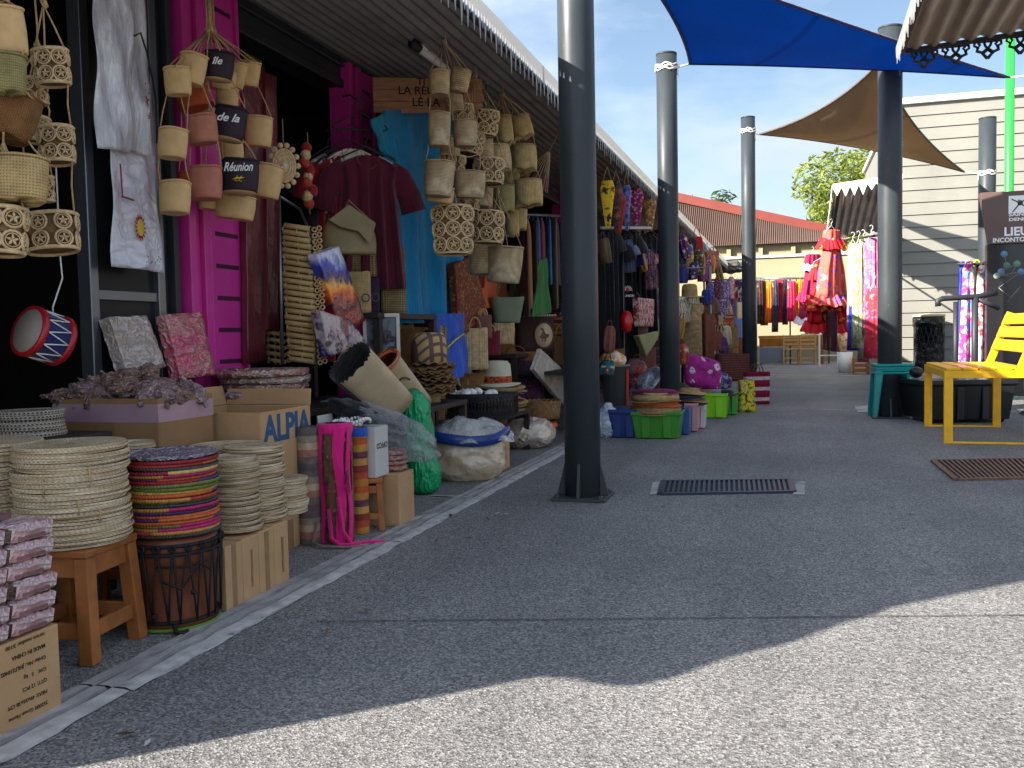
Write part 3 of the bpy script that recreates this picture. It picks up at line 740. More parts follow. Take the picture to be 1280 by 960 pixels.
M['leaf'] = None
def leafmat(name, c1, c2):
    t = NT(name); v = t.coord(); n = t.noise(v, 3.0, 4); i = t.n('ShaderNodeNewGeometry').outputs['Random Per Island']
    f = t.math('ADD', t.math('MULTIPLY', n, .6), t.math('MULTIPLY', i, .4))
    t.bsdf(t.ramp(f, [(.25, c1), (.75, c2)]), .5, 0, .4, None, 0, .35); return t.m
M['leaf'] = leafmat('mango_leaves', (.03, .075, .012, 1), (.42, .48, .07, 1))
M['leaf2'] = leafmat('dull_leaves', (.03, .06, .015, 1), (.09, .15, .04, 1))
M['bark'] = mat('bark', rgb(96, 78, 60), .9, .3, 6, .6, 20)
def tree(base, height, rad, n, leaf, name, label, seed, m, lobes=9, flat=.7, low=.45):
    rr = random.Random(seed); th = thing(name, label, 'tree', base)
    mb = MB(); mb.tube([(0, 0, 0), (.1, 0, height*.3), (-.05, .05, height*.55)], [.28, .22, .14], 10)
    cl = []
    for i in range(lobes):
        a = rr.uniform(0, 2*PI); r = rad*math.sqrt(rr.random())*.8; z = height*(low+(1-low)*rr.uniform(.1, .85))
        cl.append((Vector((r*math.cos(a), r*math.sin(a), z)), rad*rr.uniform(.28, .5)))
        mb.tube([(0, 0, height*.35), Vector((r*math.cos(a)*.5, r*math.sin(a)*.5, z*.8)), cl[-1][0]], [.1, .06, .03], 6)
    mb.build('trunk', M['bark'], th)
    mb = MB()
    for k in range(n):
        c, rl = rr.choice(cl); dv = Vector((rr.gauss(0, 1), rr.gauss(0, 1), rr.gauss(0, 1))).normalized()
        p = c+Vector((dv.x, dv.y, dv.z*flat))*rl*(rr.random()**.35)*1.05
        d1 = (dv*.5+Vector((rr.gauss(0, 1), rr.gauss(0, 1), rr.gauss(-.5, .6)))).normalized(); d2 = d1.orthogonal().normalized(); d2.rotate(Matrix.Rotation(rr.uniform(0, 6.3), 3, d1))
        L_ = leaf*rr.uniform(.7, 1.4); w_ = L_*.28
        q = d1.cross(d2)*L_*.08
        mb.add([p-d1*L_*.5, p+d2*w_*.5+q, p+d1*L_*.5, p-d2*w_*.5+q], [(0, 1, 2, 3)])
    mb.build('crown', m, th, fixn=False)
    return th
b = py(1092, 420, 33); b.z = 0
tree(b, 6.9, 2.6, 24000, .22, 'mango_tree', 'dense bright green tree rising behind the far awning', 5, M['leaf'], 14, .8, .35)
b = py(886, 420, 44); b.z = 0
tree(b, 7.5, 1.9, 700, .34, 'shade_tree', 'small leafy treetop showing just above the red ridge', 8, M['leaf2'], 11, .6, .6)
# ================================================================ GOODS: builders
def basket_mesh(w, h, kind, taper=.86, sy=.9, seed=0, thick=.004):
    rr = random.Random(seed); r = w/2; mb = MB(); ph = rr.uniform(0, 6.3)
    wob = lambda x, y, z, a: (x*(1+.025*math.sin(2*a+ph)+.012*math.sin(5*a)), y*(1+.025*math.sin(2*a+ph)), z+(.012*h*math.sin(3*a+ph) if z > -.1*h else 0))
    if kind == 'fold':      # folded leaf corners at the bottom: square base, round rim
        def wob(x, y, z, a):
            k = max(0, min(1, -z/h)); s_ = 1+k*.22*abs(math.cos(2*a+.6)); return (x*s_, y*s_, z-(k*.05*h*math.cos(4*a)))
    prof = []
    N = 7
    for i in range(N+1):
        k = i/N; rad = r*(1-(1-taper)*k)*(1+.05*math.sin(PI*k)); prof.append((rad, -h*k))
    prof += [(r*taper*.93, -h*1.012), (r*taper*.5, -h*1.015), (.0001, -h*1.01)]
    inner = [(r-thick, -.001)]+[((r-thick)*(1-(1-taper)*i/4), -h*.96*i/4) for i in range(1, 5)]+[(.0001, -h*.95)]
    mb.lathe(inner[::-1]+prof, 28, 0, None, 1, sy, wob)
    mb.tube([Vector(wob(r*math.cos(a), r*sy*math.sin(a), 0, a)) for a in [2*PI*i/24 for i in range(24)]], .0045+.002*(w > .2), 5, 0, True)
    return mb
def medallion_mesh(w, h, rows=2, cols=6, taper=.95, sy=.8, seed=0):
    r = w/2; inner = MB(); inner.lathe([(.0001, -h*.98), (r*.9*taper, -h*.98), (r*.9, 0), (r*.87, 0), (r*.86, -h*.9), (.0001, -h*.92)], 20, 0, None, 1, sy)
    mb = MB(); rh = h/rows/2
    mb.tube([(r*1.01*math.cos(2*PI*i/28), r*1.01*sy*math.sin(2*PI*i/28), 0) for i in range(28)], .006, 5, 0, True)
    mb.tube([(r*taper*math.cos(2*PI*i/28), r*taper*sy*math.sin(2*PI*i/28), -h) for i in range(28)], .006, 5, 0, True)
    for j in range(rows):
        for i in range(cols):
            a = 2*PI*(i+.25)/cols; z = -h*(j+.5)/rows; rr_ = r*(1-(1-taper)*(j+.5)/rows)
            c = Vector((rr_*math.cos(a), rr_*sy*math.sin(a), z)); nx = Vector((math.cos(a), math.sin(a)/sy, 0)).normalized(); tx = Vector((-nx.y, nx.x, 0))
            R1 = min(rh*.93, PI*r/cols*.95)
            mb.torus(c, R1, R1*.15, nx, 14, 5); mb.torus(c+nx*.002, R1*.72, R1*.07, nx, 12, 4)
            for q in range(5):
                b = 2*PI*q/5+.3; dvec = tx*math.cos(b)+Vector((0, 0, 1))*math.sin(b)
                mb.tube([c, c+dvec*R1*.3+nx*.003, c+dvec*R1*.68], [R1*.08, R1*.17, R1*.05], 4)
    return inner, mb
def tiers(name, label, hook, X, items, group, cat='hanging basket', strands=2, mcord='cord'):
    hp = at(hook[0], hook[1], X); th = thing(name, label, cat, hp, YAW+R.uniform(-.1, .1), group)
    inv = (Matrix.Translation(hp) @ Matrix.Rotation(th.rotation_euler.z, 4, 'Z')).inverted()
    mb = MB(); prev = None
    mb.tube([Vector((0, 0, .0)), Vector((0.004, 0, .06)), Vector((0, 0, .16))], .003, 5)
    for i, it in enumerate(items):
        cx, yt, w, h, kind = it[:5]; tilt = (it[5] if len(it) > 5 else 0)+R.uniform(-5, 5); dx = it[6] if len(it) > 6 else R.uniform(-.03, .03); mk = it[7] if len(it) > 7 else None
        p = at(cx, yt, X+dx); wm, hm = mpx(w, p)*1.0, mpx(h, p)*.95; q = inv @ p
        Mx = Matrix.Translation(q) @ Matrix.Rotation(math.radians(-tilt), 4, 'Y') @ Matrix.Rotation(math.radians(R.uniform(-8, 4)), 4, 'X')
        if kind == 'med':
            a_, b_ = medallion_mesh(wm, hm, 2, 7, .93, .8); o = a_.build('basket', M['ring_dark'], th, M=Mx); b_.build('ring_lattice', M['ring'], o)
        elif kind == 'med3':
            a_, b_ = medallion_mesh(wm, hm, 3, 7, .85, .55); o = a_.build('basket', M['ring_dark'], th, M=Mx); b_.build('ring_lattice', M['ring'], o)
        elif kind in ('ven', 'dark'):
            o = basket_mesh(wm, hm, 'ven', .95, .72, i*7+int(cx)).build('basket', M[mk or ('fibre_dark' if kind == 'dark' else 'fibre')], th, M=Mx)
            if kind == 'dark':
                e = MB(); e.lathe([(wm*.475, -hm*1.018), (wm*.47, -hm*1.03), (.0001, -hm*1.03)], 28, 0, None, 1, .72); e.build('bare_base', M['fibre'], o)
                if len(it) > 8:
                    text(it[8], wm*.36, M['white_ink'], o, Matrix.Translation((0, -wm*.36-.0015, -hm*(.42 if it[8] != 'Réunion' else .3))) @ Matrix.Rotation(PI/2-.05, 4, 'X') @ Matrix.Rotation(.06, 4, 'Z'), bold=.015, shear=.35, ext=.0012).scale = (.66 if it[8] == 'Réunion' else 1, 1, 1)
                    if it[8] == 'Réunion':
                        g = MB(); y_ = -wm*.362; zz = -hm*.66; k = wm*.1
                        g.tube([(-k*1.6, y_+.001, zz-k*.3), (-k*.5, y_-.001, zz), (k*.6, y_-.001, zz+k*.1), (k*1.8, y_+.001, zz+k*.35)], [k*.08, k*.3, k*.3, k*.06], 5)
                        for s_ in (-1, 1):
                            for x0 in (-.5, .6): g.tube([(x0*k, y_-.001, zz), (x0*k+k*.3*s_, y_, zz+s_*k*.6), (x0*k+k*.55, y_, zz+s_*k*.75)], k*.12, 4)
                        g.build('gecko_motif', mat('gecko_yellow', rgb(226, 190, 40), .6), o)
        elif kind in ('coil', 'coil_light', 'coil_brown'):
            o = basket_mesh(wm, hm, kind, .9, .92, i*3+int(cx)).build('basket', M[mk or kind], th, M=Mx)
        else:
            o = basket_mesh(wm, hm, 'fold', .84, .9, i*5+int(cx)).build('basket', M[mk or 'plait'], th, M=Mx)
        # cords: two to the rim, continuing through the wall to the next tier
        rx = wm/2*.97; pl, pr = Mx @ Vector((-rx, 0, -.004)), Mx @ Vector((rx, 0, -.004)); pf = Mx @ Vector((.1*wm, -wm*.44, -.004))
        if prev is None:
            for e in (pl, pr, pf): mb.tube([Vector((0, 0, 0)), e*.5+Vector((0, 0, .004)), e], .0028, 5)
        else:
            for e, f_ in zip((pl, pr), prev): mb.tube([f_, (e+f_)/2+Vector((R.uniform(-.006, .006), 0, 0)), e], .0028, 5)
        prev = (Mx @ Vector((-rx*.92, 0, -hm*.9)), Mx @ Vector((rx*.92, 0, -hm*.9)))
    mb.tube([Vector((.006, 0, -.01)), Vector((-.006, .004, .012)), Vector((.004, -.006, .02)), Vector((.008, .004, -.006))], .006, 6)
    mb.build('cord', M[mcord], th)
    return th

def placemat(r, t, m, seed=0, n=44):
    rr = random.Random(seed); ph = rr.uniform(0, 6)
    mb = MB(); prof = [(.0001, t*.5)]
    nr = max(4, int(r/.012))
    for i in range(1, nr): prof.append((r*i/nr*.96, t*.5+(t*.32 if i % 2 else .0)))
    prof += [(r*.955, t*.8), (r*.985, t), (r, t*.5), (r*.985, 0), (r*.95, t*.15), (.0001, t*.2)]
    mb.lathe(prof, n, 0, None, 1, 1, lambda x, y, z, a: (x*(1+.008*math.sin(3*a+ph)), y*(1+.008*math.sin(2*a+ph)), z))
    return mb
def stack(base, r, height, t, mats, label, group, name='placemat', cat='placemat', toplabel=None, jit=.006, seed=1, bound=0):
    rr = random.Random(seed); n = max(2, int(height/t)); protos = {}
    for i in range(n):
        mi = i % len(mats) if len(mats) > 1 else 0
        if len(mats) > 1 and rr.random() < .5: mi = rr.randrange(len(mats))
        p = Vector(base)+Vector((rr.uniform(-jit, jit), rr.uniform(-jit, jit), i*t)); rot = (rr.uniform(-.012, .012), rr.uniform(-.012, .012), rr.uniform(0, 6.3))
        lab = label if not (i == n-1 and toplabel) else toplabel
        if mi not in protos:
            o = placemat(r, t*1.12, None, seed+mi).build(name, mats[mi]); tag(o, lab, cat, group); o.location = p; o.rotation_euler = rot; protos[mi] = o
        else: o = dup(protos[mi], p, rot=rot, label=lab)
        k = rr.uniform(.975, 1.02); o.scale = (k, k, 1)
    return Vector(base)+Vector((0, 0, n*t))

def boxcarton(name, label, x0, x1, y0, y1, z0, z1, m='card', open_=False, flaps=(), rz=0.0, seam=True, cat='carton', th_=.006, tape='tape'):
    o = thing(name, label, cat, ((x0+x1)/2, (y0+y1)/2, z0), rz); w, d_, h = (x1-x0)/2, (y1-y0)/2, z1-z0
    mb = MB(); t_ = th_
    if open_:
        mb.box(-w, w, -d_, -d_+t_, 0, h); mb.box(-w, w, d_-t_, d_, 0, h); mb.box(-w, -w+t_, -d_+t_, d_-t_, 0, h); mb.box(w-t_, w, -d_+t_, d_-t_, 0, h); mb.box(-w+t_, w-t_, -d_+t_, d_-t_, 0, t_)
    else: mb.box(-w, w, -d_, d_, 0, h)
    mb.build('carton_body', M[m], o, bev=.003)
    for f in flaps:
        mb = MB()
        side, ang, ln = f
        if side == 'back': Mx = Matrix.Translation((0, d_, h)) @ Matrix.Rotation(ang, 4, 'X'); mb.box(-w, w, -t_/2, t_/2, .001, ln, 0, Mx)
        if side == 'front': Mx = Matrix.Translation((0, -d_, h)) @ Matrix.Rotation(ang, 4, 'X'); mb.box(-w, w, -t_/2, t_/2, .001, ln, 0, Mx)
        if side == 'out': Mx = Matrix.Translation((w, 0, h)) @ Matrix.Rotation(ang, 4, 'Y'); mb.box(-t_/2, t_/2, -d_, d_, .001, ln, 0, Mx)
        if side == 'in': Mx = Matrix.Translation((-w, 0, h)) @ Matrix.Rotation(ang, 4, 'Y'); mb.box(-t_/2, t_/2, -d_, d_, .001, ln, 0, Mx)
        mb.build('flap', M[m], o, bev=.002)
    if seam and not open_:
        mb = MB(); mb.box(-w*.12, w*.12, -d_-.0012, d_+.0012, h-.06, h+.0012); mb.build('tape', M[tape], o)
    return o
def stool(name, label, base, rz, w, h, m='wood'):
    th = thing(name, label, 'stool', base, rz)
    mb = MB(); mb.box(-w/2, w/2, -w/2, w/2, h-.022, h); mb.build('seat', M[m], th, bev=.005)
    k = w*.40; e = w*.47; r_ = .017*(w/.2)
    mb = MB()
    for a in ((-1, -1), (1, -1), (1, 1), (-1, 1)):
        q = MB(); q.bar((a[0]*e, a[1]*e, 0), (a[0]*k, a[1]*k, h-.023), r_*2, r_*2, up=(a[0], 0, 0)); q.build('leg', M[m], th, bev=.003)
    for z, hh in ((h*.28, .04), (h-.05, .05)):
        kk = e-(e-k)*z/h
        for a, b in (((-kk, -kk), (kk, -kk)), ((kk, -kk), (kk, kk)), ((kk, kk), (-kk, kk)), ((-kk, kk), (-kk, -kk))): 
            q = MB(); q.bar((*a, z), (*b, z), .014, hh*w/.22); q.build('apron' if z > h*.5 else 'stretcher', M[m], th, bev=.002)
    return th
def crumple(n, seed, sx, sy, sz, amp=.18, fr=3.0, sub=3, flat=True, pinch=False):
    bm = bmesh.new(); bmesh.ops.create_icosphere(bm, subdivisions=sub, radius=1)
    from mathutils import noise as mn
    o = Vector((seed*3.7, seed*1.3, seed*2.1))
    for v_ in bm.verts:
        p = v_.co.copy(); k = 1+amp*mn.noise(p*fr+o)+amp*.5*mn.noise(p*fr*2.7+o)
        q = Vector((p.x*sx, p.y*sy, p.z*sz))*k
        if pinch and abs(p.x) > .62: 
            t_ = (abs(p.x)-.62)/.38; q.y *= 1-.75*math.sin(PI*min(1, t_*1.1)); q.z *= 1-.75*math.sin(PI*min(1, t_*1.1)); q.x *= 1+.25*t_
        if flat and q.z < -sz*.7: q.z = -sz*.7+(q.z+sz*.7)*.1
        v_.co = q
    mb = MB(); bm.verts.index_update()
    mb.add([v_.co.copy() for v_ in bm.verts], [[x.index for x in f.verts] for f in bm.faces], 0, True); bm.free()
    return mb
def cloth_body(mb, rows, th, nf=5, amp=.02, seed=0, n=56, m=0, M_=None):
    rr = random.Random(seed); ph = rr.uniform(0, 6.3); ph2 = rr.uniform(0, 6.3); vs = []; z0 = rows[0][0]; z1 = rows[-1][0]
    for (z, xl, xr) in rows:
        k = (z-z0)/(z1-z0) if z1 != z0 else 0; hw = (xr-xl)/2; cx = (xl+xr)/2
        for i in range(n):
            a = 2*PI*i/n; c = math.cos(a); s_ = math.sin(a)
            u = c*hw
            y = th*math.copysign(abs(s_)**.7, s_)+amp*(.25+k)*(math.sin(nf*PI*c+ph+.6*k)+.4*math.sin(nf*2.3*PI*c+ph2))
            vs.append((cx+u, y, z))
    P = len(rows); fs = []
    for j in range(P-1):
        for i in range(n): fs.append((j*n+i, j*n+(i+1) % n, (j+1)*n+(i+1) % n, (j+1)*n+i))
    fs.append(tuple(range(n-1, -1, -1))); fs.append(tuple((P-1)*n+i for i in range(n)))
    return mb.add(vs, fs, m, True, M_)
def lerprows(keys, n=14):
    out = []
    for i in range(n+1):
        t_ = i/n*(len(keys)-1); k = min(int(t_), len(keys)-2); f_ = t_-k
        out.append(tuple(keys[k][j]+(keys[k+1][j]-keys[k][j])*f_ for j in range(3)))
    return out
def shelf(name, label, x0, x1, y0, y1, h):
    th = thing(name, label, 'display table', ((x0+x1)/2, (y0+y1)/2, 0)); w, d_ = (x1-x0)/2, (y1-y0)/2
    mb = MB(); mb.box(-w, w, -d_, d_, h-.03, h); mb.build('table_top', M['table'], th, bev=.003)
    for sx in (-1, 1):
        for sy in (-1, 1):
            mb = MB(); mb.box(sx*(w-.02)-.02, sx*(w-.02)+.02, sy*(d_-.03)-.02, sy*(d_-.03)+.02, 0, h-.031); mb.build('leg', M['table'], th)
    return th

M['table'] = mat('blackened_wood', rgb(46, 38, 34), .6, .3, 9, .2, 40)
# ================================================================ FAR LEFT: hanging baskets, drum, cloths
tiers('tiered_hanging_basket', 'cream veneer and green plaited baskets strung together at the far left edge', (6, 2), -1.98,
      [(2, 14, 50, 58, 'ven', 10, .02), (8, 71, 46, 48, 'fold', 4, .05, 'plait_green'), (16, 118, 74, 58, 'fold', -16, .0, 'plait_brown'), (24, 199, 68, 55, 'fold', 3, .06, 'plait')], 'baskets hung at the left corner')
tiers('tiered_hanging_basket', 'three ring-lattice raffia baskets on long cords beside the glass door', (54, 6), -2.06,
      [(62, 64, 42, 42, 'med', 2, 0), (69, 161, 42, 44, 'med', 3, 0), (62, 271, 66, 45, 'med', 2, .03)], 'baskets hung at the left corner')
tiers('tiered_hanging_basket', 'single ring-lattice raffia basket cut by the left picture edge', (4, 190), -1.96, [(4, 262, 56, 58, 'med', -4, 0)], 'baskets hung at the left corner')
# toy drum on a cord
M['skin'] = mat('drum_skin', rgb(150, 136, 126), .6, .12, 8)
p = at(55, 420, -2.2); th = thing('toy_drum', 'red and blue toy drum with white skins hanging on a string', 'toy drum', p, 0, None, (0, 0, 0))
r_ = mpx(31, p); ax = (MR @ Vector((-.55, .30, 1.0))).to_track_quat('Z', 'Y').to_matrix().to_4x4(); L_ = mpx(46, p)
mb = MB(); mb.lathe([(r_*.95, -L_/2), (r_*.95, L_/2)], 32, 0, ax); mb.build('shell', C(18, 34, 92), th)
for z0 in (-L_/2, L_/2-.018):
    mb = MB(); mb.lathe([(r_*.9, z0), (r_*1.04, z0), (r_*1.06, z0+.009), (r_*1.04, z0+.018), (r_*.9, z0+.018)], 32, 0, ax); mb.build('hoop', PL(160, 22, 32), th)
    mb = MB(); zz = z0+.004 if z0 < 0 else z0+.014; mb.lathe([(.0001, zz), (r_*.96, zz), (r_*.96, zz+.002), (.0001, zz+.002)], 32, 0, ax); mb.build('skin', M['skin'], th)
mb = MB()
for i in range(12):
    a = 2*PI*i/12; b = 2*PI*(i+.5)/12; c = 2*PI*(i+1)/12; f_ = lambda an, z: ax @ Vector((r_*1.0*math.cos(an), r_*1.0*math.sin(an), z))
    mb.tube([f_(a, L_/2-.02), f_(b, -L_/2+.02)], .0022, 4); mb.tube([f_(b, -L_/2+.02), f_(c, L_/2-.02)], .0022, 4)
h1 = at(66, 384, -2.2)-p; h2 = at(78, 348, -2.2)-p; h3 = at(75, 318, -2.2)-p
mb.tube([h1+Vector((0, 0, -.02)), h1, h2, h3, h3+Vector((0, 0, .3))], .0025, 5); mb.build('cord', M['cord_white'], th)
# film-wrapped cloths hung on the door
def hang_cloth(name, label, quad, X, m, group=None, fold=.006, seed=1, cat='wrapped cloth', thick=.012):
    P_ = [at(x, y, X) for x, y in quad]; o = (P_[0]+P_[1])/2; th = thing(name, label, cat, o, 0, group)
    mb = MB(); rr = random.Random(seed); ph = rr.uniform(0, 6)
    P_ = [q-o for q in P_]
    for s_ in (0, 1):
        mb.grid(lambda u, v: (lambda q: q+Vector((s_*thick*(.2+.8*math.sin(PI*u))+fold*math.sin(u*9+ph+v*2)+fold*.7*math.sin(v*11+u*4+ph)+fold*.5*math.sin(17*u-9*v), 0, 0)))(P_[0].lerp(P_[1], u).lerp(P_[3].lerp(P_[2], u), v)), 24, 40)
    n = 25*41
    bd = [i for i in range(25)]+[25*j+24 for j in range(1, 41)]+[25*40+i for i in range(23, -1, -1)]+[25*j for j in range(39, 0, -1)]
    mb.add([], []); k = len(bd)
    for i in range(k):
        a, b = bd[i], bd[(i+1) % k]; mb.f.append([a, b, b+n, a+n]); mb.mi.append(0); mb.sm.append(True)
    mb.build('cloth', m, th, fixn=True); return th, P_, o
t = NT('film_wrapped_embroidery'); v = t.coord(); 
v = t.coord('Object', (1, 1, .3)); h = t.math('ADD', t.vor(v, 14), t.noise(v, 18, 4, .6)); nz_ = t.noise(v, 15, 4, .65)
t.bsdf(t.ramp(nz_, [(.36, rgb(176, 174, 182)), (.52, rgb(200, 198, 206)), (.6, rgb(230, 230, 236)), (.7, rgb(190, 188, 196))]), .35, 0, .5, t.bump(h, .6, .025), 1.0, coatrough=.07); M['wrapemb'] = t.m
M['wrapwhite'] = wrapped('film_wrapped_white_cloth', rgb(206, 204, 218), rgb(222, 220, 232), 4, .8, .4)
th, P_, o = hang_cloth('wrapped_cloth', 'white cloth with a small sun motif in clear film hanging low on the door', [(137, 150), (190, 150), (205, 341), (140, 333)], -2.50, M['wrapwhite'], 'wrapped cloths on the glass door', .006, 4)
hw = Vector((0, 1, 0))
def onp(P_, u, v, off=.02): return P_[0].lerp(P_[1], u).lerp(P_[3].lerp(P_[2], u), v)+Vector((off, 0, 0))
c = onp(P_, .46, .72, .026)
mb = MB()
for i in range(16):
    a = 2*PI*i/16; mb.tube([c+Vector((0, math.cos(a)*.02, math.sin(a)*.034)), c+Vector((0, math.cos(a)*.034, math.sin(a)*.056))], [.0045, .001], 4)
mb.build('sun_rays', C(176, 40, 44), th)
mb = MB(); mb.lathe([(.0001, .003), (.02, .002), (.024, 0)], 18, 0, Matrix.Translation(c) @ Matrix.Rotation(PI/2, 4, 'Y') @ Matrix.Scale(1.5, 4, (1, 0, 0))); mb.build('sun_disc', C(222, 190, 70), th)
mb = MB()
for (u0, v0, u1, v1) in ((.1, .3, .12, .52), (.12, .52, .35, .54), (.9, .28, .95, .5)): mb.tube([onp(P_, u0, v0, .024), onp(P_, u1, v1, .026)], .004, 4)
mb.build('border_stitching', C(160, 60, 70), th)
mb = MB()
for i in range(14):
    u = .55+.4*R.random(); v0 = .9+.05*R.random(); q = onp(P_, u, v0, .022); mb.tube([q, q+Vector((0, R.uniform(-.008, .008), R.uniform(-.008, .008)))], .0018, 4)
mb.build('embroidered_marks', M['blackcloth'], th)
th, P_, o = hang_cloth('wrapped_cloth', 'embroidered white cloth in crinkled film hanging high on the glass door', [(117, -20), (180, -20), (190, 195), (123, 185)], -2.46, M['wrapemb'], 'wrapped cloths on the glass door', .009, 9)
mb = MB(); pts = [onp(P_, u, v, .03) for u, v in ((.62, .31), (.75, .29), (.86, .4), (.95, .55), (1.0, .68), (1.0, .82), (.98, .93))]; mb.tube(pts, .004, 5)
mb.build('hanging_loop', M['rubber'], th)
mb = MB()
for i in range(9): q = onp(P_, .8+.1*R.random(), .58+.2*R.random(), .026); mb.tube([q, q+Vector((0, R.uniform(-.012, .012), R.uniform(-.02, .02)))], .003, 4)
mb.build('red_stitching', C(160, 40, 70), th)

# ---- basket cluster on the magenta post
XP = -2.30
g1 = 'baskets hung on the first magenta post'
tiers('tiered_hanging_basket', 'three plain tan veneer baskets on the outer left cord at the first post', (258, 40), XP, [(221, 86, 32, 34, 'ven', 6, .0), (217, 163, 35, 37, 'ven', 1, 0), (219, 229, 39, 40, 'ven', 1, 0)], g1)
tiers('tiered_hanging_basket', 'dusty pink veneer baskets hanging under a tan one at the first post', (261, 38), XP, [(243, 70, 34, 38, 'ven', -8, .03), (251, 146, 38, 35, 'ven', 2, .04, 'fibre_pink'), (257, 210, 40, 41, 'ven', 2, .04, 'fibre_pink')], g1)
tiers('tiered_hanging_basket', 'dark aubergine baskets with white lettering and a yellow gecko at the first post', (263, 37), XP+.06, [(275, 67, 36, 34, 'dark', -6, .02, None, 'île'), (290, 137, 40, 40, 'dark', -6, .02, None, 'de la'), (301, 202, 44, 41, 'dark', -6, .02, None, 'Réunion')], g1)
tiers('tiered_hanging_basket', 'pale veneer baskets half hidden behind the dark lettered ones', (264, 38), XP-.08, [(281, 90, 30, 24, 'ven', -8, 0), (284, 112, 28, 26, 'ven', 2, 0), (289, 178, 28, 28, 'ven', 2, 0), (295, 246, 48, 29, 'ven', -10, .04)], g1)
tiers('tiered_hanging_basket', 'two pale cream veneer baskets on the right cord at the first post', (267, 40), XP-.02, [(314, 78, 24, 30, 'ven', -14, 0), (324, 147, 34, 37, 'ven', -9, 0), (336, 207, 38, 42, 'ven', -8, 0)], g1)
tiers('tiered_hanging_basket', 'small tan veneer basket beside the top lettered basket', (266, 40), XP-.06, [(299, 80, 24, 32, 'ven', -12, 0)], g1)
tiers('tiered_hanging_basket', 'rusty orange veneer baskets deep behind the pink ones at the first post', (260, 38), XP-.12, [(238, 112, 40, 26, 'ven', 10, 0, 'fibre_orange'), (240, 215, 34, 30, 'ven', 0, 0, 'fibre_orange')], g1)
# ---- basket clusters under the awning
g2 = 'straw baskets hung under the awning'; XB2 = -1.75
tiers('tiered_hanging_basket', 'coiled straw baskets on the leftmost cord beneath the tube lamp', (554, 54), XB2, [(549, 91, 26, 30, 'coil', 3, 0), (549, 142, 28, 42, 'coil_light', 1, 0), (550, 203, 38, 44, 'coil_light', -5, 0), (551, 234, 34, 20, 'ven', -10, -.05)], g2)
tiers('tiered_hanging_basket', 'wide straw baskets in front on the second cord beneath the tube lamp', (556, 54), XB2+.06, [(577, 88, 25, 28, 'coil', -9, 0), (581, 152, 31, 32, 'coil_light', 2, 0), (587, 215, 40, 33, 'coil_light', -1, 0)], g2)
tiers('tiered_hanging_basket', 'ring-lattice raffia baskets on the middle cord of the awning cluster', (594, 95), XB2, [(608, 139, 32, 30, 'med', -4, 0), (611, 201, 36, 31, 'med', -3, .02)], g2)
tiers('tiered_hanging_basket', 'small ring-lattice baskets partly hidden between the straw ones', (590, 97), XB2-.08, [(578, 132, 26, 22, 'med', 3, 0), (591, 167, 30, 28, 'med', -8, 0), (566, 195, 32, 24, 'med', -6, 0), (585, 247, 30, 16, 'med', -8, 0)], g2)
tiers('tiered_hanging_basket', 'folded-base plaited baskets on the rightmost cord of the awning cluster', (628, 118), XB2+.02, [(648, 147, 27, 27, 'fold', 14, 0), (654, 184, 32, 31, 'fold', 2, 0), (659, 226, 36, 32, 'fold', 2, 0)], g2)
tiers('tiered_hanging_basket', 'plaited baskets on the shaded cord left of the rightmost one', (626, 119), XB2-.04, [(628, 146, 22, 34, 'fold', 5, 0), (622, 184, 30, 32, 'fold', 3, 0, 'coil'), (630, 232, 26, 34, 'fold', 3, 0, 'plait_green')], g2)
tiers('tiered_hanging_basket', 'small shaded plaited baskets at the back of the awning cluster', (624, 120), XB2-.1, [(634, 168, 18, 20, 'fold', 2, 0), (637, 205, 22, 26, 'fold', 2, 0), (640, 262, 16, 34, 'fold', 0, 0)], g2)
tiers('tiered_hanging_basket', 'extra coiled straw baskets tucked in the middle of the awning cluster', (608, 104), XB2-.06, [(604, 176, 24, 24, 'coil', 4, 0), (602, 234, 28, 26, 'coil_light', -5, 0)], g2)
tiers('tiered_hanging_basket', 'small brown plaited baskets low at the right of the awning cluster', (640, 150), XB2-.12, [(646, 200, 22, 24, 'fold', 6, 0, 'plait_brown'), (648, 262, 22, 26, 'fold', -4, 0)], g2)
tiers('tiered_hanging_basket', 'pair of shaded coiled baskets at the back left of the awning cluster', (562, 60), XB2-.12, [(566, 118, 24, 24, 'coil', 5, 0), (562, 172, 26, 26, 'coil', 0, 0)], g2)
tiers('tiered_hanging_basket', 'shaded tan veneer baskets at the very back of the first post cluster', (262, 39), XP-.14, [(262, 140, 30, 28, 'ven', 4, 0), (266, 236, 30, 28, 'ven', -4, 0)], g1)
tiers('tiered_hanging_basket', 'shaded ring-lattice basket behind the brown plaited one at the left edge', (46, 60), -2.16, [(40, 100, 34, 30, 'med', 6, 0), (46, 148, 30, 30, 'med', -8, 0), (48, 222, 34, 30, 'med', 4, 0)], 'baskets hung at the left corner')
# ring-lattice totes and big hanging baskets
tiers('raffia_tote_bag', 'large raffia ring tote hanging in front of the turquoise cloth', (568, 236), XB2-.03, [(565, 259, 48, 62, 'med3', -3, 0)], 'raffia bags under the awning', 'tote bag')
tiers('raffia_tote_bag', 'smaller raffia ring tote hanging right of the large one', (608, 236), XB2, [(609, 266, 40, 40, 'med', -2, 0)], 'raffia bags under the awning', 'tote bag')
tiers('hanging_basket', 'chunky light straw bucket with knotted rope handles under the awning', (622, 240), XB2+.03, [(632, 309, 44, 46, 'coil_light', -4, 0)], None, 'hanging basket')
tiers('hanging_basket', 'brown straw bucket hanging behind the chunky light one', (606, 270), XB2-.12, [(604, 303, 38, 42, 'coil', 0, 0)], None, 'hanging basket')

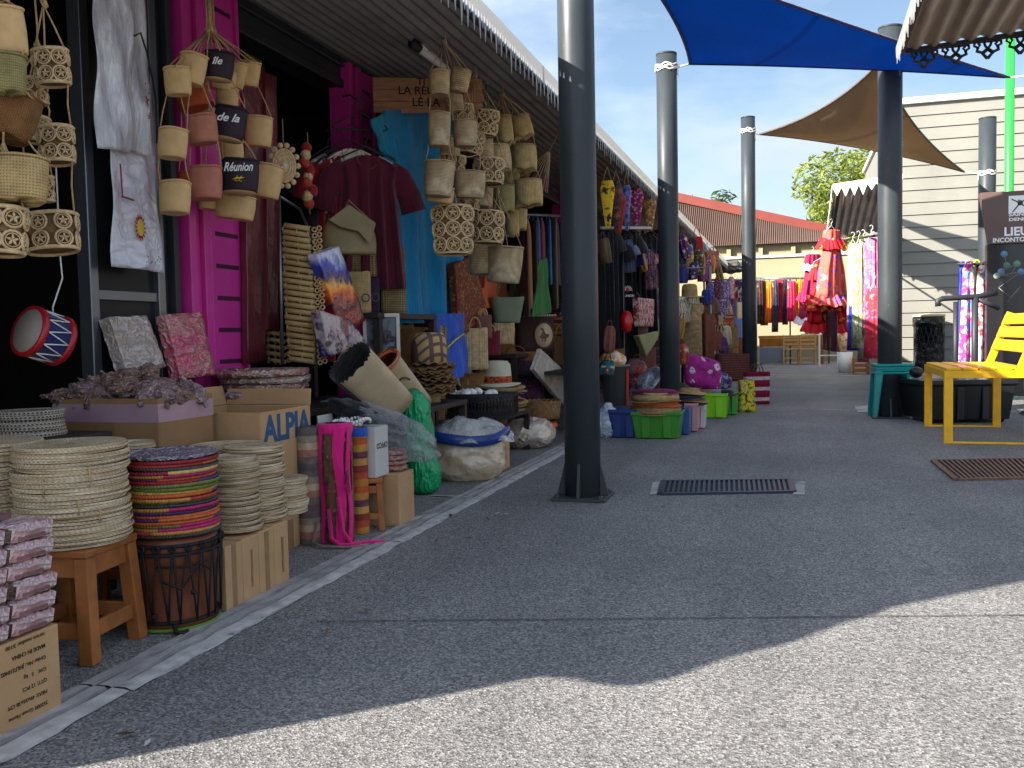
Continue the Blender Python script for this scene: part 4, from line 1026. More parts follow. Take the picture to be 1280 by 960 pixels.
# ================================================================ NEAR LEFT FLOOR GOODS
# carton with film packets at the bottom left corner
a, b = gr(0, 925), gr(78, 884); Xc = -1.64
cy1 = b.y; cy0 = cy1-.46; hC = at(78, 777, Xc).z
ct = boxcarton('cardboard_box', 'brown carton with upside-down print and pink packets piled on it', Xc-.34, Xc, cy0, cy1, 0, hC)
o = Vector(ct.location); W_ = (.17, .23)
def facex(y, z, rot=PI): # text on the +X face, upside down
    return Matrix.Translation((.17+.0012, y, z)) @ Matrix.Rotation(PI/2, 4, 'Z') @ Matrix.Rotation(PI/2, 4, 'X') @ Matrix.Rotation(rot, 4, 'Z')
lines = ['352000 Green Home', 'MEAS: 49x26x38 CM', 'QTY: 12 PCS', 'GW:   5   kg', 'Order No.: JHLF210402', 'MADE IN CHINA', 'carton number 3/100']
for i, s_ in enumerate(lines):
    text(s_, .0128, M['ink'], ct, facex(.23-.012-.03, .03+i*.0265), align='LEFT', bold=.012 if 'Order' in s_ or 'MADE' in s_ else 0)
    # anchored at right end when upside down
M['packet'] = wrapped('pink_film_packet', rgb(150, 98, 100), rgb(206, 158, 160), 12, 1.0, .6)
M['packet_in'] = mat('packet_contents', rgb(120, 84, 84), .5, .3, 30)
pk = None; ph_ = .040
xs = [at(x, 800, Xc) for x in (2, 38, 78)]
for colu in range(3):
    ylo, yhi = ((cy1-.128, cy1-.003), (cy1-.262, cy1-.134), (cy1-.40, cy1-.27))[colu]
    for lev in range(6):
        z = hC+.004+lev*(ph_+.0015); sl = .0
        loc = (Xc-.085+R.uniform(-.004, .006), (ylo+yhi)/2+R.uniform(-.003, .003), z)
        lab = ['pink film packet of dried goods in the right-hand pile on the printed carton', 'pink film packet of dried goods in the left-hand pile on the printed carton', 'pink film packet of dried goods cut off at the picture edge'][colu]
        if pk is None:
            pk = thing('film_packet', lab, 'packet', loc, 0, 'packets piled on the printed carton')
            mb = MB(); w_, d_ = .085, (yhi-ylo)/2-.002
            q = mb; q.grid(lambda u, v: Vector((.0, 0, 0)), 1, 1); mb = MB()
            def pf(u, v):
                a = 2*PI*u; sgx = math.copysign(abs(math.cos(a))**.2, math.cos(a)); sgz = math.copysign(abs(math.sin(a))**.2, math.sin(a))
                yv = -d_+2*d_*v; e = min(v, 1-v); k = min(1, .82+e*6)
                return Vector((w_*sgx*(1-.04*(1-k)), yv+.003*math.sin(6*a), ph_/2+ph_/2*sgz*k+.0016*math.sin(9*a+v*14)))
            mb.grid(pf, 30, 14, closeu=True); mb.build('wrapper', M['packet'], pk)
            mb = MB(); mb.box(w_*.95, w_*1.012, -d_*.7, d_*.6, ph_*.1, ph_*.3); mb.build('contents', M['packet_in'], pk)
        else: dup(pk, loc, R.uniform(-.03, .03), lab)
th = thing('packing_tray', 'dark pinkish tray lining on top of the packets at the left edge', 'tray', (Xc-.2, cy1-.25, hC+.255))
mb = MB(); mb.box(-.13, .13, -.2, .2, 0, .012); mb.box(-.13, -.125, -.2, .2, .0121, .04); mb.build('tray_base', mat('mauve_tray', rgb(120, 84, 88), .5, .1, 8, .2, 20), th)

# stool with the tall straw stack
pc = at(94, 690, -1.905); st_h = .305
stool('wooden_stool', 'oiled wooden stool carrying the tall stack of straw placemats', (pc.x, pc.y, 0), .12, .235, st_h)
r1 = mpx(133, pc)/2; topz = at(92, 551, -1.905).z
stack((pc.x, pc.y, st_h+.002), r1, topz-st_h, .0066, [M['mat_edge']], 'round straw placemat in the tall stack on the wooden stool', 'straw placemats stacked on the stool', toplabel='topmost round straw placemat on the tall stool stack', seed=3)
mb = MB()  # binding strings of the bundles
th = None
for (a, z0, z1) in ((-1.9, .45, .50), (-1.15, .47, .52), (-1.35, .40, .44), (-1.0, .375, .41)):
    x, y = pc.x+r1*1.03*math.cos(a+.6), pc.y+r1*1.03*math.sin(a+.6)
    q = MB(); q.tube([(0, 0, 0), (.002, .001, (z1-z0)/2), (0, .001, z1-z0)], .0022, 5)
    o = q.build('binding_string', M['cord']); o.location = (x, y, z0); tag(o, 'short raffia string tied round a bundle in the tall straw stack', 'string', 'strings binding the straw stack')
# neighbours behind
stool('wooden_stool', 'wooden stool under the straw stack cut by the left picture edge', (at(-22, 600, -2.2).x, at(-22, 600, -2.2).y, 0), .3, .25, .20)
p = at(-22, 600, -2.2)
stack((p.x, p.y, .202), .16, at(0, 549, -2.2).z-.2, .007, [M['mat_edge']], 'round straw placemat in the stack at the left picture edge', 'straw placemats at the left edge', seed=5)
p = at(36, 545, -2.42); shelf('display_table', 'low dark table at the back left under checked rush mats', -2.62, -2.24, 1.75, 2.62, p.z)
stack((p.x, p.y, p.z+.001), mpx(84, p)/2, mpx(36, p), .012, [M['mat_grey']], 'grey and white checked rush mat in the stack behind the straw placemats', 'checked rush mats', name='rush_mat', cat='rush mat', seed=6)
p = at(166, 556, -2.05); stack((p.x, p.y, p.z-.12), mpx(44, p)/2*1.1, .13, .010, [M['mat_edge']], 'straw mat in the little stack peeping behind the tall stool stack', 'small straw mats behind the stool stack', seed=7)
stool('wooden_stool', 'hidden little stool behind the tall straw stack', (p.x, p.y, 0), .2, .16, p.z-.122)

# djembe drum with coloured mats
pd = at(221, 790, -1.80); rD = mpx(112, pd)/2; hD = at(221, 662, -1.80).z
th = thing('djembe_drum', 'brown wooden drum laced with black rope under the coloured mats', 'drum', (pd.x, pd.y, 0))
mb = MB(); mb.lathe([(.0001, .004), (rD*.86, .004), (rD*.9, .02), (rD*.84, .08), (rD*.86, .16), (rD*.93, hD*.72), (rD*.95, hD-.02), (rD*.93, hD-.004), (.0001, hD-.003)], 36); mb.build('shell', M['wood_dark'], th)
mb = MB()
for z in (.03, hD-.045, hD-.02): mb.torus((0, 0, z), rD*(.93 if z < .1 else 1.0), .006, (0, 0, 1), 40, 6)
NR = 20
for i in range(NR):
    a = 2*PI*i/NR; b = a+PI/NR*R.uniform(.5, 1.2)
    f_ = lambda an, z, k: Vector((rD*k*math.cos(an), rD*k*math.sin(an), z))
    mb.tube([f_(a, hD-.02, 1.03), f_((a+b)/2, hD*.5, 1.0), f_(b, .03, .97)], .0033, 5); mb.tube([f_(b, .03, .97), f_(b+.05, hD*.5, 1.0), f_(a+2*PI/NR, hD-.02, 1.03)], .0028, 5)
    mb.torus(f_(a, hD-.025, 1.05), .009, .004, (math.cos(a), math.sin(a), 0), 8, 4)
mb.tube([f_(-1.2, .16, 1.02), f_(-.8, .13, 1.03), f_(-.4, .2, 1.03), f_(-.1, .17, 1.03)], .004, 5); mb.tube([f_(-1.3, hD*.72, 1.02), f_(-.7, hD*.7, 1.03), f_(-.2, hD*.73, 1.03)], .003, 5)
mb.tube([f_(-.95, .03, 1.0), f_(-.93, .008, 1.08), f_(-.8, .006, 1.2), f_(-.72, .008, 1.08)], .007, 6)
mb.build('rope_lacing', M['rubber'], th)
for a, z in ((-.55, hD*.42), (-1.35, hD*.2)):
    q = MB(); q.lathe([(.0001, .008), (.008, .004), (.009, -.004), (.0001, -.008)], 10, 0, Matrix.Translation(f_(a, z, 1.03))); q.build('knot', M['rubber'], th)
mb = MB(); mb.torus((0, 0, .008), rD*.92, .006, (0, 0, 1), 32, 5); mb.build('green_rim', C(90, 130, 40), th)
colsm = [(170, 60, 50), (196, 150, 70), (150, 40, 60), (108, 120, 52), (196, 96, 44), (92, 40, 84), (180, 30, 96), (206, 168, 96), (64, 66, 66), (190, 130, 60), (150, 30, 40), (70, 50, 100)]
ms = []
for i, c in enumerate(colsm):
    t = NT('dyed_straw_mat_%d' % i); v = t.coord(); x, y, z = t.sep(v); a = t.math('ARCTAN2', y, x); c2 = colsm[(i*5+3) % len(colsm)]
    f = t.math('GREATER_THAN', t.math('SINE', t.math('ADD', a, i*1.7)), .55)
    col = t.mix(f, rgb(*c), rgb(*c2)); st_ = t.math('SINE', t.math('MULTIPLY', a, 90)); n_ = t.noise(v, 60, 3)
    col = t.mix(1.0, col, t.ramp(n_, [(.3, (.7, .7, .7)), (.7, (1.1, 1.1, 1.1))]), 'MULTIPLY')
    t.bsdf(col, .6, 0, .35, t.bump(st_, .4, .002), .15); ms.append(t.m)
zt = at(221, 563, -1.80).z
stack((pd.x, pd.y, hD+.003), rD*1.0, zt-hD-.012, .0098, ms, 'round dyed straw mat in the multicoloured stack on the laced drum', 'dyed straw mats on the drum', seed=11, jit=.005)
o = placemat(rD*1.0, .012, None, 3).build('placemat', wrapped('violet_wrapped_mat', rgb(60, 44, 70), rgb(90, 74, 110), 20)); tag(o, 'violet mat in shiny film topping the multicoloured stack', 'placemat', 'dyed straw mats on the drum'); o.location = (pd.x, pd.y, zt-.010)

# flat cartons standing on edge, small straw mats on top
X0 = -1.70; a, b = at(281, 700, X0), at(363, 700, X0); n = 4
hc = .205
for i in range(n):
    y0 = a.y+(b.y-a.y)*i/n; y1 = a.y+(b.y-a.y)*(i+1)/n-.003
    th = boxcarton('flat_carton', ['flat brown carton on edge right behind the laced drum', 'second flat brown carton on edge from the laced drum', 'third flat brown carton on edge, with a strip of tape', 'last flat brown carton of the row, nearest the rolled mats'][i], X0-.30, X0+R.uniform(-.004, .004), y0, y1, 0, hc+.003*i, 'card', cat='carton', seam=False)
    mb = MB(); mb.box(.15, .1515, -.012, .012, .0, hc) if i in (0, 2) else mb.box(.15, .1515, .0, .01, .04, hc*.8); mb.build('tape', M['tape'], th)
    if i == 0: text('PLACEMAT 12 PCS', .011, M['ink'], th, Matrix.Translation((.1515, -.028, .13)) @ Matrix.Rotation(PI/2, 4, 'Z') @ Matrix.Rotation(PI/2, 4, 'X') @ Matrix.Rotation(PI/2, 4, 'Z')) if False else None
for k, (cx, yb, yt, wpx, lab) in enumerate(((293, 674, 578, 64, 'small straw mat in the stack just right of the multicoloured mats'), (320, 662, 566, 72, 'small straw mat in the middle stack on the flat cartons'), (353, 650, 604, 62, 'small straw mat in the low stack at the end of the flat cartons'))):
    p = at(cx, yb-8, X0-.10-.02*(k == 1)); zb = hc+.012; hs_ = mpx(yb-yt, p)*.98
    stack((p.x, p.y, zb), mpx(wpx, p)/2, hs_, .0085, [M['mat_edge']], lab, ['small straw mats right of the coloured stack', 'small straw mats in the middle stack', 'small straw mats in the low stack'][k], seed=20+k, jit=.008)
p = at(284, 552, -1.98); stool('wooden_stool', 'hidden stool under the wide pale mats by the open carton', (p.x, p.y, 0), .3, .2, .3)
stack((p.x, p.y, .302), mpx(92, p)/2, p.z-.302, .0095, [M['mat_edge']], 'wide pale straw mat in the stack in front of the open carton', 'wide straw mats before the open carton', seed=31)

# cartons behind
zt = at(130, 500, -2.30).z; 
pA = atY(66, 500, 2.72); pB = atY(197, 500, 2.72)
ct = boxcarton('cardboard_box', 'taped carton heaped with crinkled film packets behind the tall straw stack', pA.x, pB.x, 2.72, 3.04, 0, zt, 'card_dark', True)
mb = MB(); w_ = (pB.x-pA.x)/2; mb.box(-w_-.0015, w_+.0015, -.1615, -.16, zt-.085, zt-.02); mb.box(w_, w_+.0015, -.16, .16, zt-.085, zt-.02); mb.build('tape', M['tape_pink'], ct)
mb = MB(); mb.box(-.05, .04, -.1615, -.16, zt-.2, zt-.086); mb.build('tape', M['tape'], ct)
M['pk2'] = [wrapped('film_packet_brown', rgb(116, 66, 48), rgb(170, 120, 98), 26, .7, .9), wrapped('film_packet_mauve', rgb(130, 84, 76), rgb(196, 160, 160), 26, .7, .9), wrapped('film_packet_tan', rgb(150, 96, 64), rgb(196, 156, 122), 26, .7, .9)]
protos = []
for i in range(46):
    k = i % 5; u, w2 = R.random(), R.random(); xx = pA.x+.03+(pB.x-pA.x-.04)*u
    hh = .02+.085*(1-abs(2*u-.95))*R.uniform(.2, 1)
    loc = (xx, 2.74+.26*w2, zt+hh-.02); rot = (R.uniform(-.7, .7), R.uniform(-.7, .7), R.uniform(0, 6.3))
    lab = 'crinkled film packet of brown sweets in the heap on the taped carton'
    if i < 5: o = crumple(0, i+1, .07, .036, .032, .26, 2.6, 3, False, True).build('film_packet', M['pk2'][i % 3]); tag(o, lab, 'packet', 'film packets heaped on the taped carton'); protos.append(o); o.location = loc; o.rotation_euler = rot
    else: dup(protos[k], loc, rot=rot, label=lab)
def slab(name, label, quad, X, th_, m, cat, lean=0):
    P_ = [at(x, y, X+(lean if i < 2 else 0)) for i, (x, y) in enumerate(quad)]; o = (P_[2]+P_[3])/2; n_ = ((P_[1]-P_[0]).cross(P_[3]-P_[0])).normalized()
    if n_.dot(CAM-o) > 0: n_ = -n_
    t_ = thing(name, label, cat, o); mb = MB(); V_ = [q-o for q in P_]; N = 14
    def side(off, bulge):
        return lambda u, v: V_[0].lerp(V_[1], u).lerp(V_[3].lerp(V_[2], u), v)+n_*off-n_*bulge*math.sin(PI*u)*math.sin(PI*v)+n_*.0018*math.sin(19*u+23*v)
    mb.grid(side(0, .006), N, N); mb.grid(side(th_, 0), N, N); W_ = N+1; n2 = W_*W_
    bd_ = [i for i in range(W_)]+[W_*j+N for j in range(1, W_)]+[W_*N+i for i in range(N-1, -1, -1)]+[W_*j for j in range(N-1, 0, -1)]
    for i in range(len(bd_)):
        a, b = bd_[i], bd_[(i+1) % len(bd_)]; mb.f.append([a, b, b+n2, a+n2]); mb.mi.append(0); mb.sm.append(False)
    mb.build('wrapped_body', m, t_); return t_, V_, n_
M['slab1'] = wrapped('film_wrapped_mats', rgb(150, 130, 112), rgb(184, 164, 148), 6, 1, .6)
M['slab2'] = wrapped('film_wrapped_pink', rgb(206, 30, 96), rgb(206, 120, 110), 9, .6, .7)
slab('wrapped_mat_set', 'greyish brown mat set in crinkled film leaning on the packet heap', [(136, 396), (184, 394), (208, 458), (158, 464)], -2.46, .05, M['slab1'], 'mat set', -.06)
slab('wrapped_mat_set', 'bright pink patterned mat set in film leaning on the magenta post', [(206, 393), (252, 390), (270, 468), (226, 474)], -2.42, .05, M['slab2'], 'mat set', -.06)
# big open carton with blue lettering
zA = at(325, 516, -1.95).z; yA = at(325, 516, -1.95).y; yB = at(388, 512, -1.95).y; xA = atY(212, 512, yA).x
ct = boxcarton('cardboard_box', 'big open brown carton printed with large blue capitals', xA, -1.95, yA, yB, 0, zA, 'card', True, (('back', -.15, .07), ('in', -.25, .085)))
wx = (-1.95-xA)/2; dy = (yB-yA)/2
fx = lambda y, z: Matrix.Translation((wx+.0015, y, z)) @ Matrix.Rotation(PI/2, 4, 'Z') @ Matrix.Rotation(PI/2, 4, 'X')
tt = text('ALPIA', .145, M['ink_blue'], ct, fx(0.005, zA-.075) , bold=.035); tt.scale = (.93, 1, 1)
text('www.alpia.com', .052, M['ink'], ct, fx(0.01, zA-.285)).scale = (.98, 1, 1)
mb = MB(); mb.box(wx+.0005, wx+.0015, -dy*.1, dy*.12, .0, .12); mb.build('tape', M['tape'], ct)
mb = MB(); mb.box(-wx+.02, -wx+.05, -dy-.003, -dy-.001, zA-.05, zA-.01)
# small sticker on flap
q = Matrix.Translation((-wx+.05, -dy+.0, zA+.03)); mb = MB(); mb.box(-.02, .02, -.004, -.002, -.018, .018, 0, q); mb.build('sticker', C(80, 150, 110), ct)
# wrapped round mats stack on a side table
p = at(330, 512, -2.31); shelf('display_table', 'dark side table behind the lettered carton carrying film-wrapped mats', -2.52, -2.1, p.y-.2, p.y+1.0, p.z-.004)
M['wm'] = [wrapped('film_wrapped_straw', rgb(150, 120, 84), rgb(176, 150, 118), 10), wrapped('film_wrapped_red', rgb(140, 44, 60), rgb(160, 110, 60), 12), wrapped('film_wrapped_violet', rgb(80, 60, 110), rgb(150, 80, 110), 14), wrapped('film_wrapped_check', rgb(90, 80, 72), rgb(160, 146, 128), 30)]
for i in range(6):
    t_ = mpx(8.5, p); o = placemat(mpx([112, 104, 116, 108, 112, 118][i], p)/2, t_*1.02, None, i+60).build('wrapped_placemat', M['wm'][[3, 0, 2, 1, 0, 1][i]])
    tag(o, ['lowest film-wrapped mat, dark checked', 'straw coloured film-wrapped mat second from the bottom', 'violet film-wrapped mat in the middle of the pile', 'red and gold film-wrapped mat in the pile', 'straw film-wrapped mat just below the top one', 'reddish film-wrapped mat on top of the pile by the magenta post'][i], 'placemat', 'film-wrapped mats on the side table')
    o.location = (p.x+R.uniform(-.02, .02), p.y+R.uniform(-.02, .02), p.z+i*t_)

# rolled mats
def roll(name, label, px, py, wpx, ytop, m, group=None, capm=None, ribbon=False):
    b = gr(px, py); b.y += mpx(wpx, b)*.4; r_ = mpx(wpx, b)/2; h_ = at(px, ytop, b.x).z
    th = thing(name, label, 'rolled mat', b, R.uniform(0, 6), group)
    mb = MB(); n_ = 60; turns = 3.2; vs = []
    for i in range(n_*3+1):
        a = turns*2*PI*i/(n_*3); rr_ = r_*(1-.16*a/(2*PI)); vs.append((rr_*math.cos(a), rr_*math.sin(a)))
    V_ = []; fs = []
    for i, (x, y) in enumerate(vs):
        V_ += [(x, y, .002), (x, y, h_), (x*.985, y*.985, .002), (x*.985, y*.985, h_)]
        if i: b_ = 4*(i-1); c_ = 4*i; fs += [(b_, c_, c_+1, b_+1), (b_+2, b_+3, c_+3, c_+2), (b_+1, c_+1, c_+3, b_+3)]
    mb.add(V_, fs, 0, False); mb.build('mat_roll', m, th)
    if capm:
        mb = MB(); mb.lathe([(r_*1.01, h_-.035), (r_*1.015, h_-.03), (r_*1.015, h_+.002), (r_*.9, h_+.003)], 30); mb.build('edge_binding', capm, th)
    return th, r_, h_
M['roll1'] = stripes('brown_striped_mat', [rgb(122, 108, 98), rgb(176, 120, 104), rgb(196, 170, 138), rgb(150, 138, 120), rgb(112, 100, 96), rgb(104, 92, 90)], .17)
M['roll2'] = printed('pink_brown_mat', [rgb(92, 62, 54), rgb(120, 84, 60), rgb(176, 140, 90), rgb(190, 30, 100)], 18)
M['roll3'] = stripes('orange_striped_mat', [rgb(196, 126, 60), rgb(190, 84, 52), rgb(150, 60, 60), rgb(206, 150, 80), rgb(110, 66, 76), rgb(200, 140, 70), rgb(196, 92, 50)], .21)
roll('rolled_mat', 'rolled mat with broad beige, rust and grey stripes beside the lettered carton', 383, 682, 30, 533, M['roll1'])
th, r_, h_ = roll('rolled_mat', 'dark rolled mat tied with bright pink ribbons', 415, 680, 42, 531, M['roll2'], None, C(206, 26, 116))
pink = C(214, 24, 120); th.rotation_euler.z = 0
mb = MB()
for a0, a1, k in ((-2.05, -2.0, 1.04), (-.75, -.85, 1.05), (-1.05, -.95, 1.06), (-.35, -.3, 1.03)):
    bw = .011/r_
    for off in (0, .004): mb.grid(lambda u, v: Vector(((r_*k+off)*math.cos(a0+(a1-a0)*v+.08*math.sin(v*9+k*50)+bw*(2*u-1)), (r_*k+off)*math.sin(a0+(a1-a0)*v+.08*math.sin(v*9+k*50)+bw*(2*u-1)), h_-.01-(h_-.012)*v)), 4, 16)
mb.lathe([(r_*1.03, h_-.03), (r_*1.05, h_-.02), (r_*1.05, h_+.004), (r_*.6, h_+.006)], 30); mb.torus((0, 0, h_-.006), r_*.85, .008, (0, 0, 1), 26, 6)
mb.tube([(r_*.9, -r_*.6, h_*.5), (r_*1.15, -r_*.75, h_*.62), (r_*1.2, -r_*.8, h_*.45), (r_*.9, -r_*.62, h_*.5)], .008, 6)
mb.tube([(r_*.6, -r_*1.0, .2), (r_*.9, -r_*1.1, .06), (r_*1.4, -r_*1.0, .008), (r_*2.3, -r_*.4, .01), (r_*3.0, .0, .008)], .009, 6); mb.tube([(0, -r_*1.05, .15), (.2*r_, -r_*1.2, .03), (r_*.9, -r_*1.5, .01), (r_*2.0, -r_*1.1, .01)], .009, 6)
mb.build('ribbon', pink, th)
roll('rolled_mat', 'orange striped rolled mat with a blue top edge', 446, 668, 25, 535, M['roll3'], None, C(40, 80, 170))
mb = MB(); g_ = gr(398, 682); mb.tube([(0, 0, .1), (-.01, -.03, .02), (.05, -.05, .008), (.16, -.03, .008), (.2, .0, .008)], .006, 6); o = mb.build('strap', C(120, 104, 92)); o.location = g_; tag(o, 'loose grey-brown strap on the ground before the pink-tied roll', 'strap')

# white-lined box with bead garlands on a small stool
p = gr(468, 664); p.x -= .06; p.y += .06
stool('wooden_stool', 'small wooden stool under the white-lined box of beads', (p.x, p.y, 0), .35, .15, at(468, 592, p.x).z)
zb = at(468, 592, p.x).z; zt = at(468, 530, p.x).z; w_ = mpx(36, p)/2
ct = boxcarton('cardboard_box', 'pale grey box of white bead garlands standing on the small stool', p.x-.2, p.x+.075, p.y-w_*.9, p.y+w_*1.2, zb+.002, zt, 'card_grey', True, (('in', -.1, .05),))
tt = text('OFFCO', .034, M['ink'], ct, Matrix.Translation((.1385, .0, (zt-zb)*.62)) @ Matrix.Rotation(PI/2, 4, 'Z') @ Matrix.Rotation(PI/2, 4, 'X') @ Matrix.Rotation(PI, 4, 'Z'), bold=.02)
bead = MB()
th = thing('bead_garland', 'heap of white bead garlands in the pale grey box', 'garland', (p.x-.06, p.y+.01, zt-.01))
for k in range(3):
    mb = MB(); N = 26
    for i in range(N):
        a = PI*2*i/N; q = Vector((.06*math.cos(a)+.02*k-.03, .075*math.sin(a), .012+.02*abs(math.sin(a*1.5+k))+.006*k)); mb.lathe([(.0001, .009), (.0075, .0045), (.0075, -.0045), (.0001, -.009)], 7, 0, Matrix.Translation(q))
    mb.build('bead_string', M['white'], th)
# carton with spice packets under smoky film
p = gr(506, 655); zt = at(506, 590, p.x).z; w_ = mpx(46, p)/2
boxcarton('cardboard_box', 'brown carton carrying red spice packets beside the green bag', p.x-.24, p.x, p.y-w_*.7, p.y+w_*1.4, 0, zt)
for i in range(4):
    o = crumple(0, 40+i, .075, .075, .018, .18, 3, 3).build('spice_packet', wrapped('spice_packet_film_%d' % i, rgb(150, 50, 44), rgb(190, 110, 70), 22)) ; tag(o, ['lowest red spice packet on the carton', 'second red spice packet in the pile on the carton', 'third red spice packet in the pile on the carton', 'topmost red spice packet under the smoky plastic bag'][i], 'packet', 'spice packets on the carton'); o.location = (p.x-.08, p.y+.05, zt+.016+.024*i); o.rotation_euler = (0, 0, i*.7)
o = crumple(0, 51, .25, .13, .105, .16, 3.0, 5, False).build('plastic_bag', M['film_grey']); q = at(484, 540, p.x-.12); o.location = q; o.rotation_euler = (.0, math.radians(24), YAW+.1); tag(o, 'smoky clear plastic bag sagging over the spice packets', 'plastic bag')
o = crumple(0, 52, .17, .09, .05, .25, 2.6, 4, False).build('dark_fabric_bundle', M['blackcloth']); o.location = at(452, 518, p.x-.22); o.rotation_euler = (0, math.radians(22), YAW+.1); tag(o, 'dark cloth bundle inside the smoky plastic bag', 'cloth bundle')
# green carrier bag
p = gr(528, 617); zt = at(528, 487, p.x).z
def sackmesh(h_, rx, ry, seed, prof, amp=.12):
    from mathutils import noise as mn
    mb = MB(); nz_ = 22
    def f(u, v):
        a = 2*PI*u; k = 0
        for i in range(len(prof)-1):
            if prof[i][0] <= v <= prof[i+1][0]: t_ = (v-prof[i][0])/(prof[i+1][0]-prof[i][0]); t_ = t_*t_*(3-2*t_); k = prof[i][1]+(prof[i+1][1]-prof[i][1])*t_; off = prof[i][2]+(prof[i+1][2]-prof[i][2])*t_
        q = Vector((math.cos(a), math.sin(a), v*2.2)); n_ = mn.noise(q*2.2+Vector((seed, 0, 0)))+.6*mn.noise(q*5+Vector((seed, 3, 0)))
        rr_ = k*(1+amp*n_); return Vector((rx*rr_*math.cos(a)+off*rx, ry*rr_*math.sin(a), h_*v+.004))
    mb.grid(f, 40, nz_, closeu=True); b_ = len(mb.v); mb.f.append(list(range(40))); mb.mi.append(0); mb.sm.append(True); mb.f.append(list(range(b_-40, b_))); mb.mi.append(0); mb.sm.append(True)
    return mb
t = NT('green_carrier'); v = t.coord('Object', (1, 1, .3)); h = t.math('ADD', t.math('POWER', t.math('SUBTRACT', 1.0, t.math('ABSOLUTE', t.math('MULTIPLY_ADD', t.noise(v, 22, 3, .5), 2, -1))), 4), t.noise(v, 40, 3)); t.bsdf(rgb(20, 186, 116), .28, 0, .5, t.bump(h, .7, .02), .5, .25); M['green_bag'] = t.m
o = sackmesh(zt, mpx(20, p), mpx(18, p), 3, [(0, .55, .1), (.06, .95, .15), (.22, 1.0, .2), (.42, .8, -.05), (.6, .9, -.1), (.85, .95, -.3), (.95, .6, -.35), (1, .2, -.4)]).build('carrier_bag', M['green_bag']); o.location = p; o.rotation_euler = (0, 0, YAW); tag(o, 'tall crumpled green plastic bag standing between cartons', 'carrier bag')
# big milky bag with a blue band
p = gr(588, 606); p += Vector((-.1, .22, 0)); w_ = mpx(108, p)/2; h_ = at(588, 530, p.x).z
th = thing('goods_sack', 'bulging clear plastic sack of beige goods with a blue band', 'sack', p, YAW)
mb = crumple(0, 61, w_*.93, w_*.7, h_*.60, .07, 2.6, 5); 
for q in mb.v: q.z += h_*.42
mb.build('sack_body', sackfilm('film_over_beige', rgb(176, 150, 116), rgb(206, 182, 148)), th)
mb = MB()
for s_ in (0, 1): pass
mb.lathe([(w_*.97, h_*.72), (w_*1.02, h_*.74), (w_*1.02, h_*.90), (w_*.95, h_*.92)], 40, 0, None, 1, .74, lambda x, y, z, a: (x*(1+.02*math.sin(5*a)), y*(1+.02*math.sin(5*a)), z+.02*math.sin(2*a+1)))
mb.build('blue_band', PL(34, 62, 130), th)
from mathutils import noise as mnoise
mb = MB()
def sheetf(off):
    def f(u, v):
        a = 2*PI*u; r_ = v; kk = .92+.22*mnoise.noise(Vector((math.cos(a)*1.6, math.sin(a)*1.6, 7))); x = w_*.98*r_*kk*math.cos(a); y = w_*.8*r_*kk*math.sin(a); n_ = mnoise.noise(Vector((x*8, y*8, 2)))+.5*abs(mnoise.noise(Vector((x*12, y*12, 5))))
        ex = 1+.25*max(0, math.cos(a-.1))*r_**2
        return Vector((x*ex, y, h_*1.0+.04*n_-.09*r_**5+.045*(1-r_)+off))
    return f
mb.grid(sheetf(0), 90, 26, closeu=True); mb.grid(sheetf(.003), 90, 26, closeu=True); mb.build('milky_cover', M['film_white'], th)
ct = gr(645, 590); boxcarton('cardboard_box', 'narrow brown carton squeezed behind the blue-banded sack', ct.x-.34, ct.x-.1, ct.y-.05, ct.y+.2, 0, at(645, 540, ct.x-.1).z)
p = gr(625, 640)
# black vented crate with shells
zc = at(600, 521, -2.0).z; p = at(600, 521, -2.0); p.z = zc; w_ = mpx(92, p)/2; ht = mpx(30, p)
shelf('display_table', 'dark low table under the crate and hats behind the sack', -2.34, -1.86, p.y-.36, p.y+.75, zc-.003)
th = thing('vented_crate', 'black vented plastic crate of white shells before the hats', 'crate', p, YAW*.6)
mb = MB()
for (x0, x1, y0, y1) in ((-w_, w_, -.13, -.124), (-w_, w_, .124, .13), (-w_, -w_+.006, -.124, .124), (w_-.006, w_, -.124, .124)):
    mb.box(x0, x1, y0, y1, 0, .018); mb.box(x0, x1, y0, y1, ht-.025, ht)
    L = max(x1-x0, y1-y0); n_ = int(L/.022)
    for i in range(n_):
        s_ = (i+.5)/n_
        if x1-x0 > y1-y0: mb.bar((x0+L*s_-.008, (y0+y1)/2, .018), (x0+L*s_+.008, (y0+y1)/2, ht-.025), .007, .005); mb.bar((x0+L*s_+.008, (y0+y1)/2, .018), (x0+L*s_-.008, (y0+y1)/2, ht-.025), .007, .005)
        else: mb.bar(((x0+x1)/2, y0+L*s_, .018), ((x0+x1)/2, y0+L*s_, ht-.025), .007, .005)
mb.box(-w_, w_, -.124, .124, 0, .005)
mb.build('crate_body', M['black'], th)
sh0 = None
for i in range(9):
    loc = p+Vector((R.uniform(-w_*.75, w_*.8), R.uniform(-.09, .09), ht-.012+R.uniform(0, .016)))
    if sh0 is None: sh0 = crumple(0, 71, .034, .03, .028, .15, 2, 3, False).build('seashell', M['card_pale']); sh0.data.materials.clear(); sh0.data.materials.append(M['white']); tag(sh0, 'white seashell in the black vented crate', 'shell', 'shells in the black crate'); sh0.location = loc
    else: dup(sh0, loc, rot=(R.uniform(0, 3), R.uniform(0, 3), R.uniform(0, 3)))
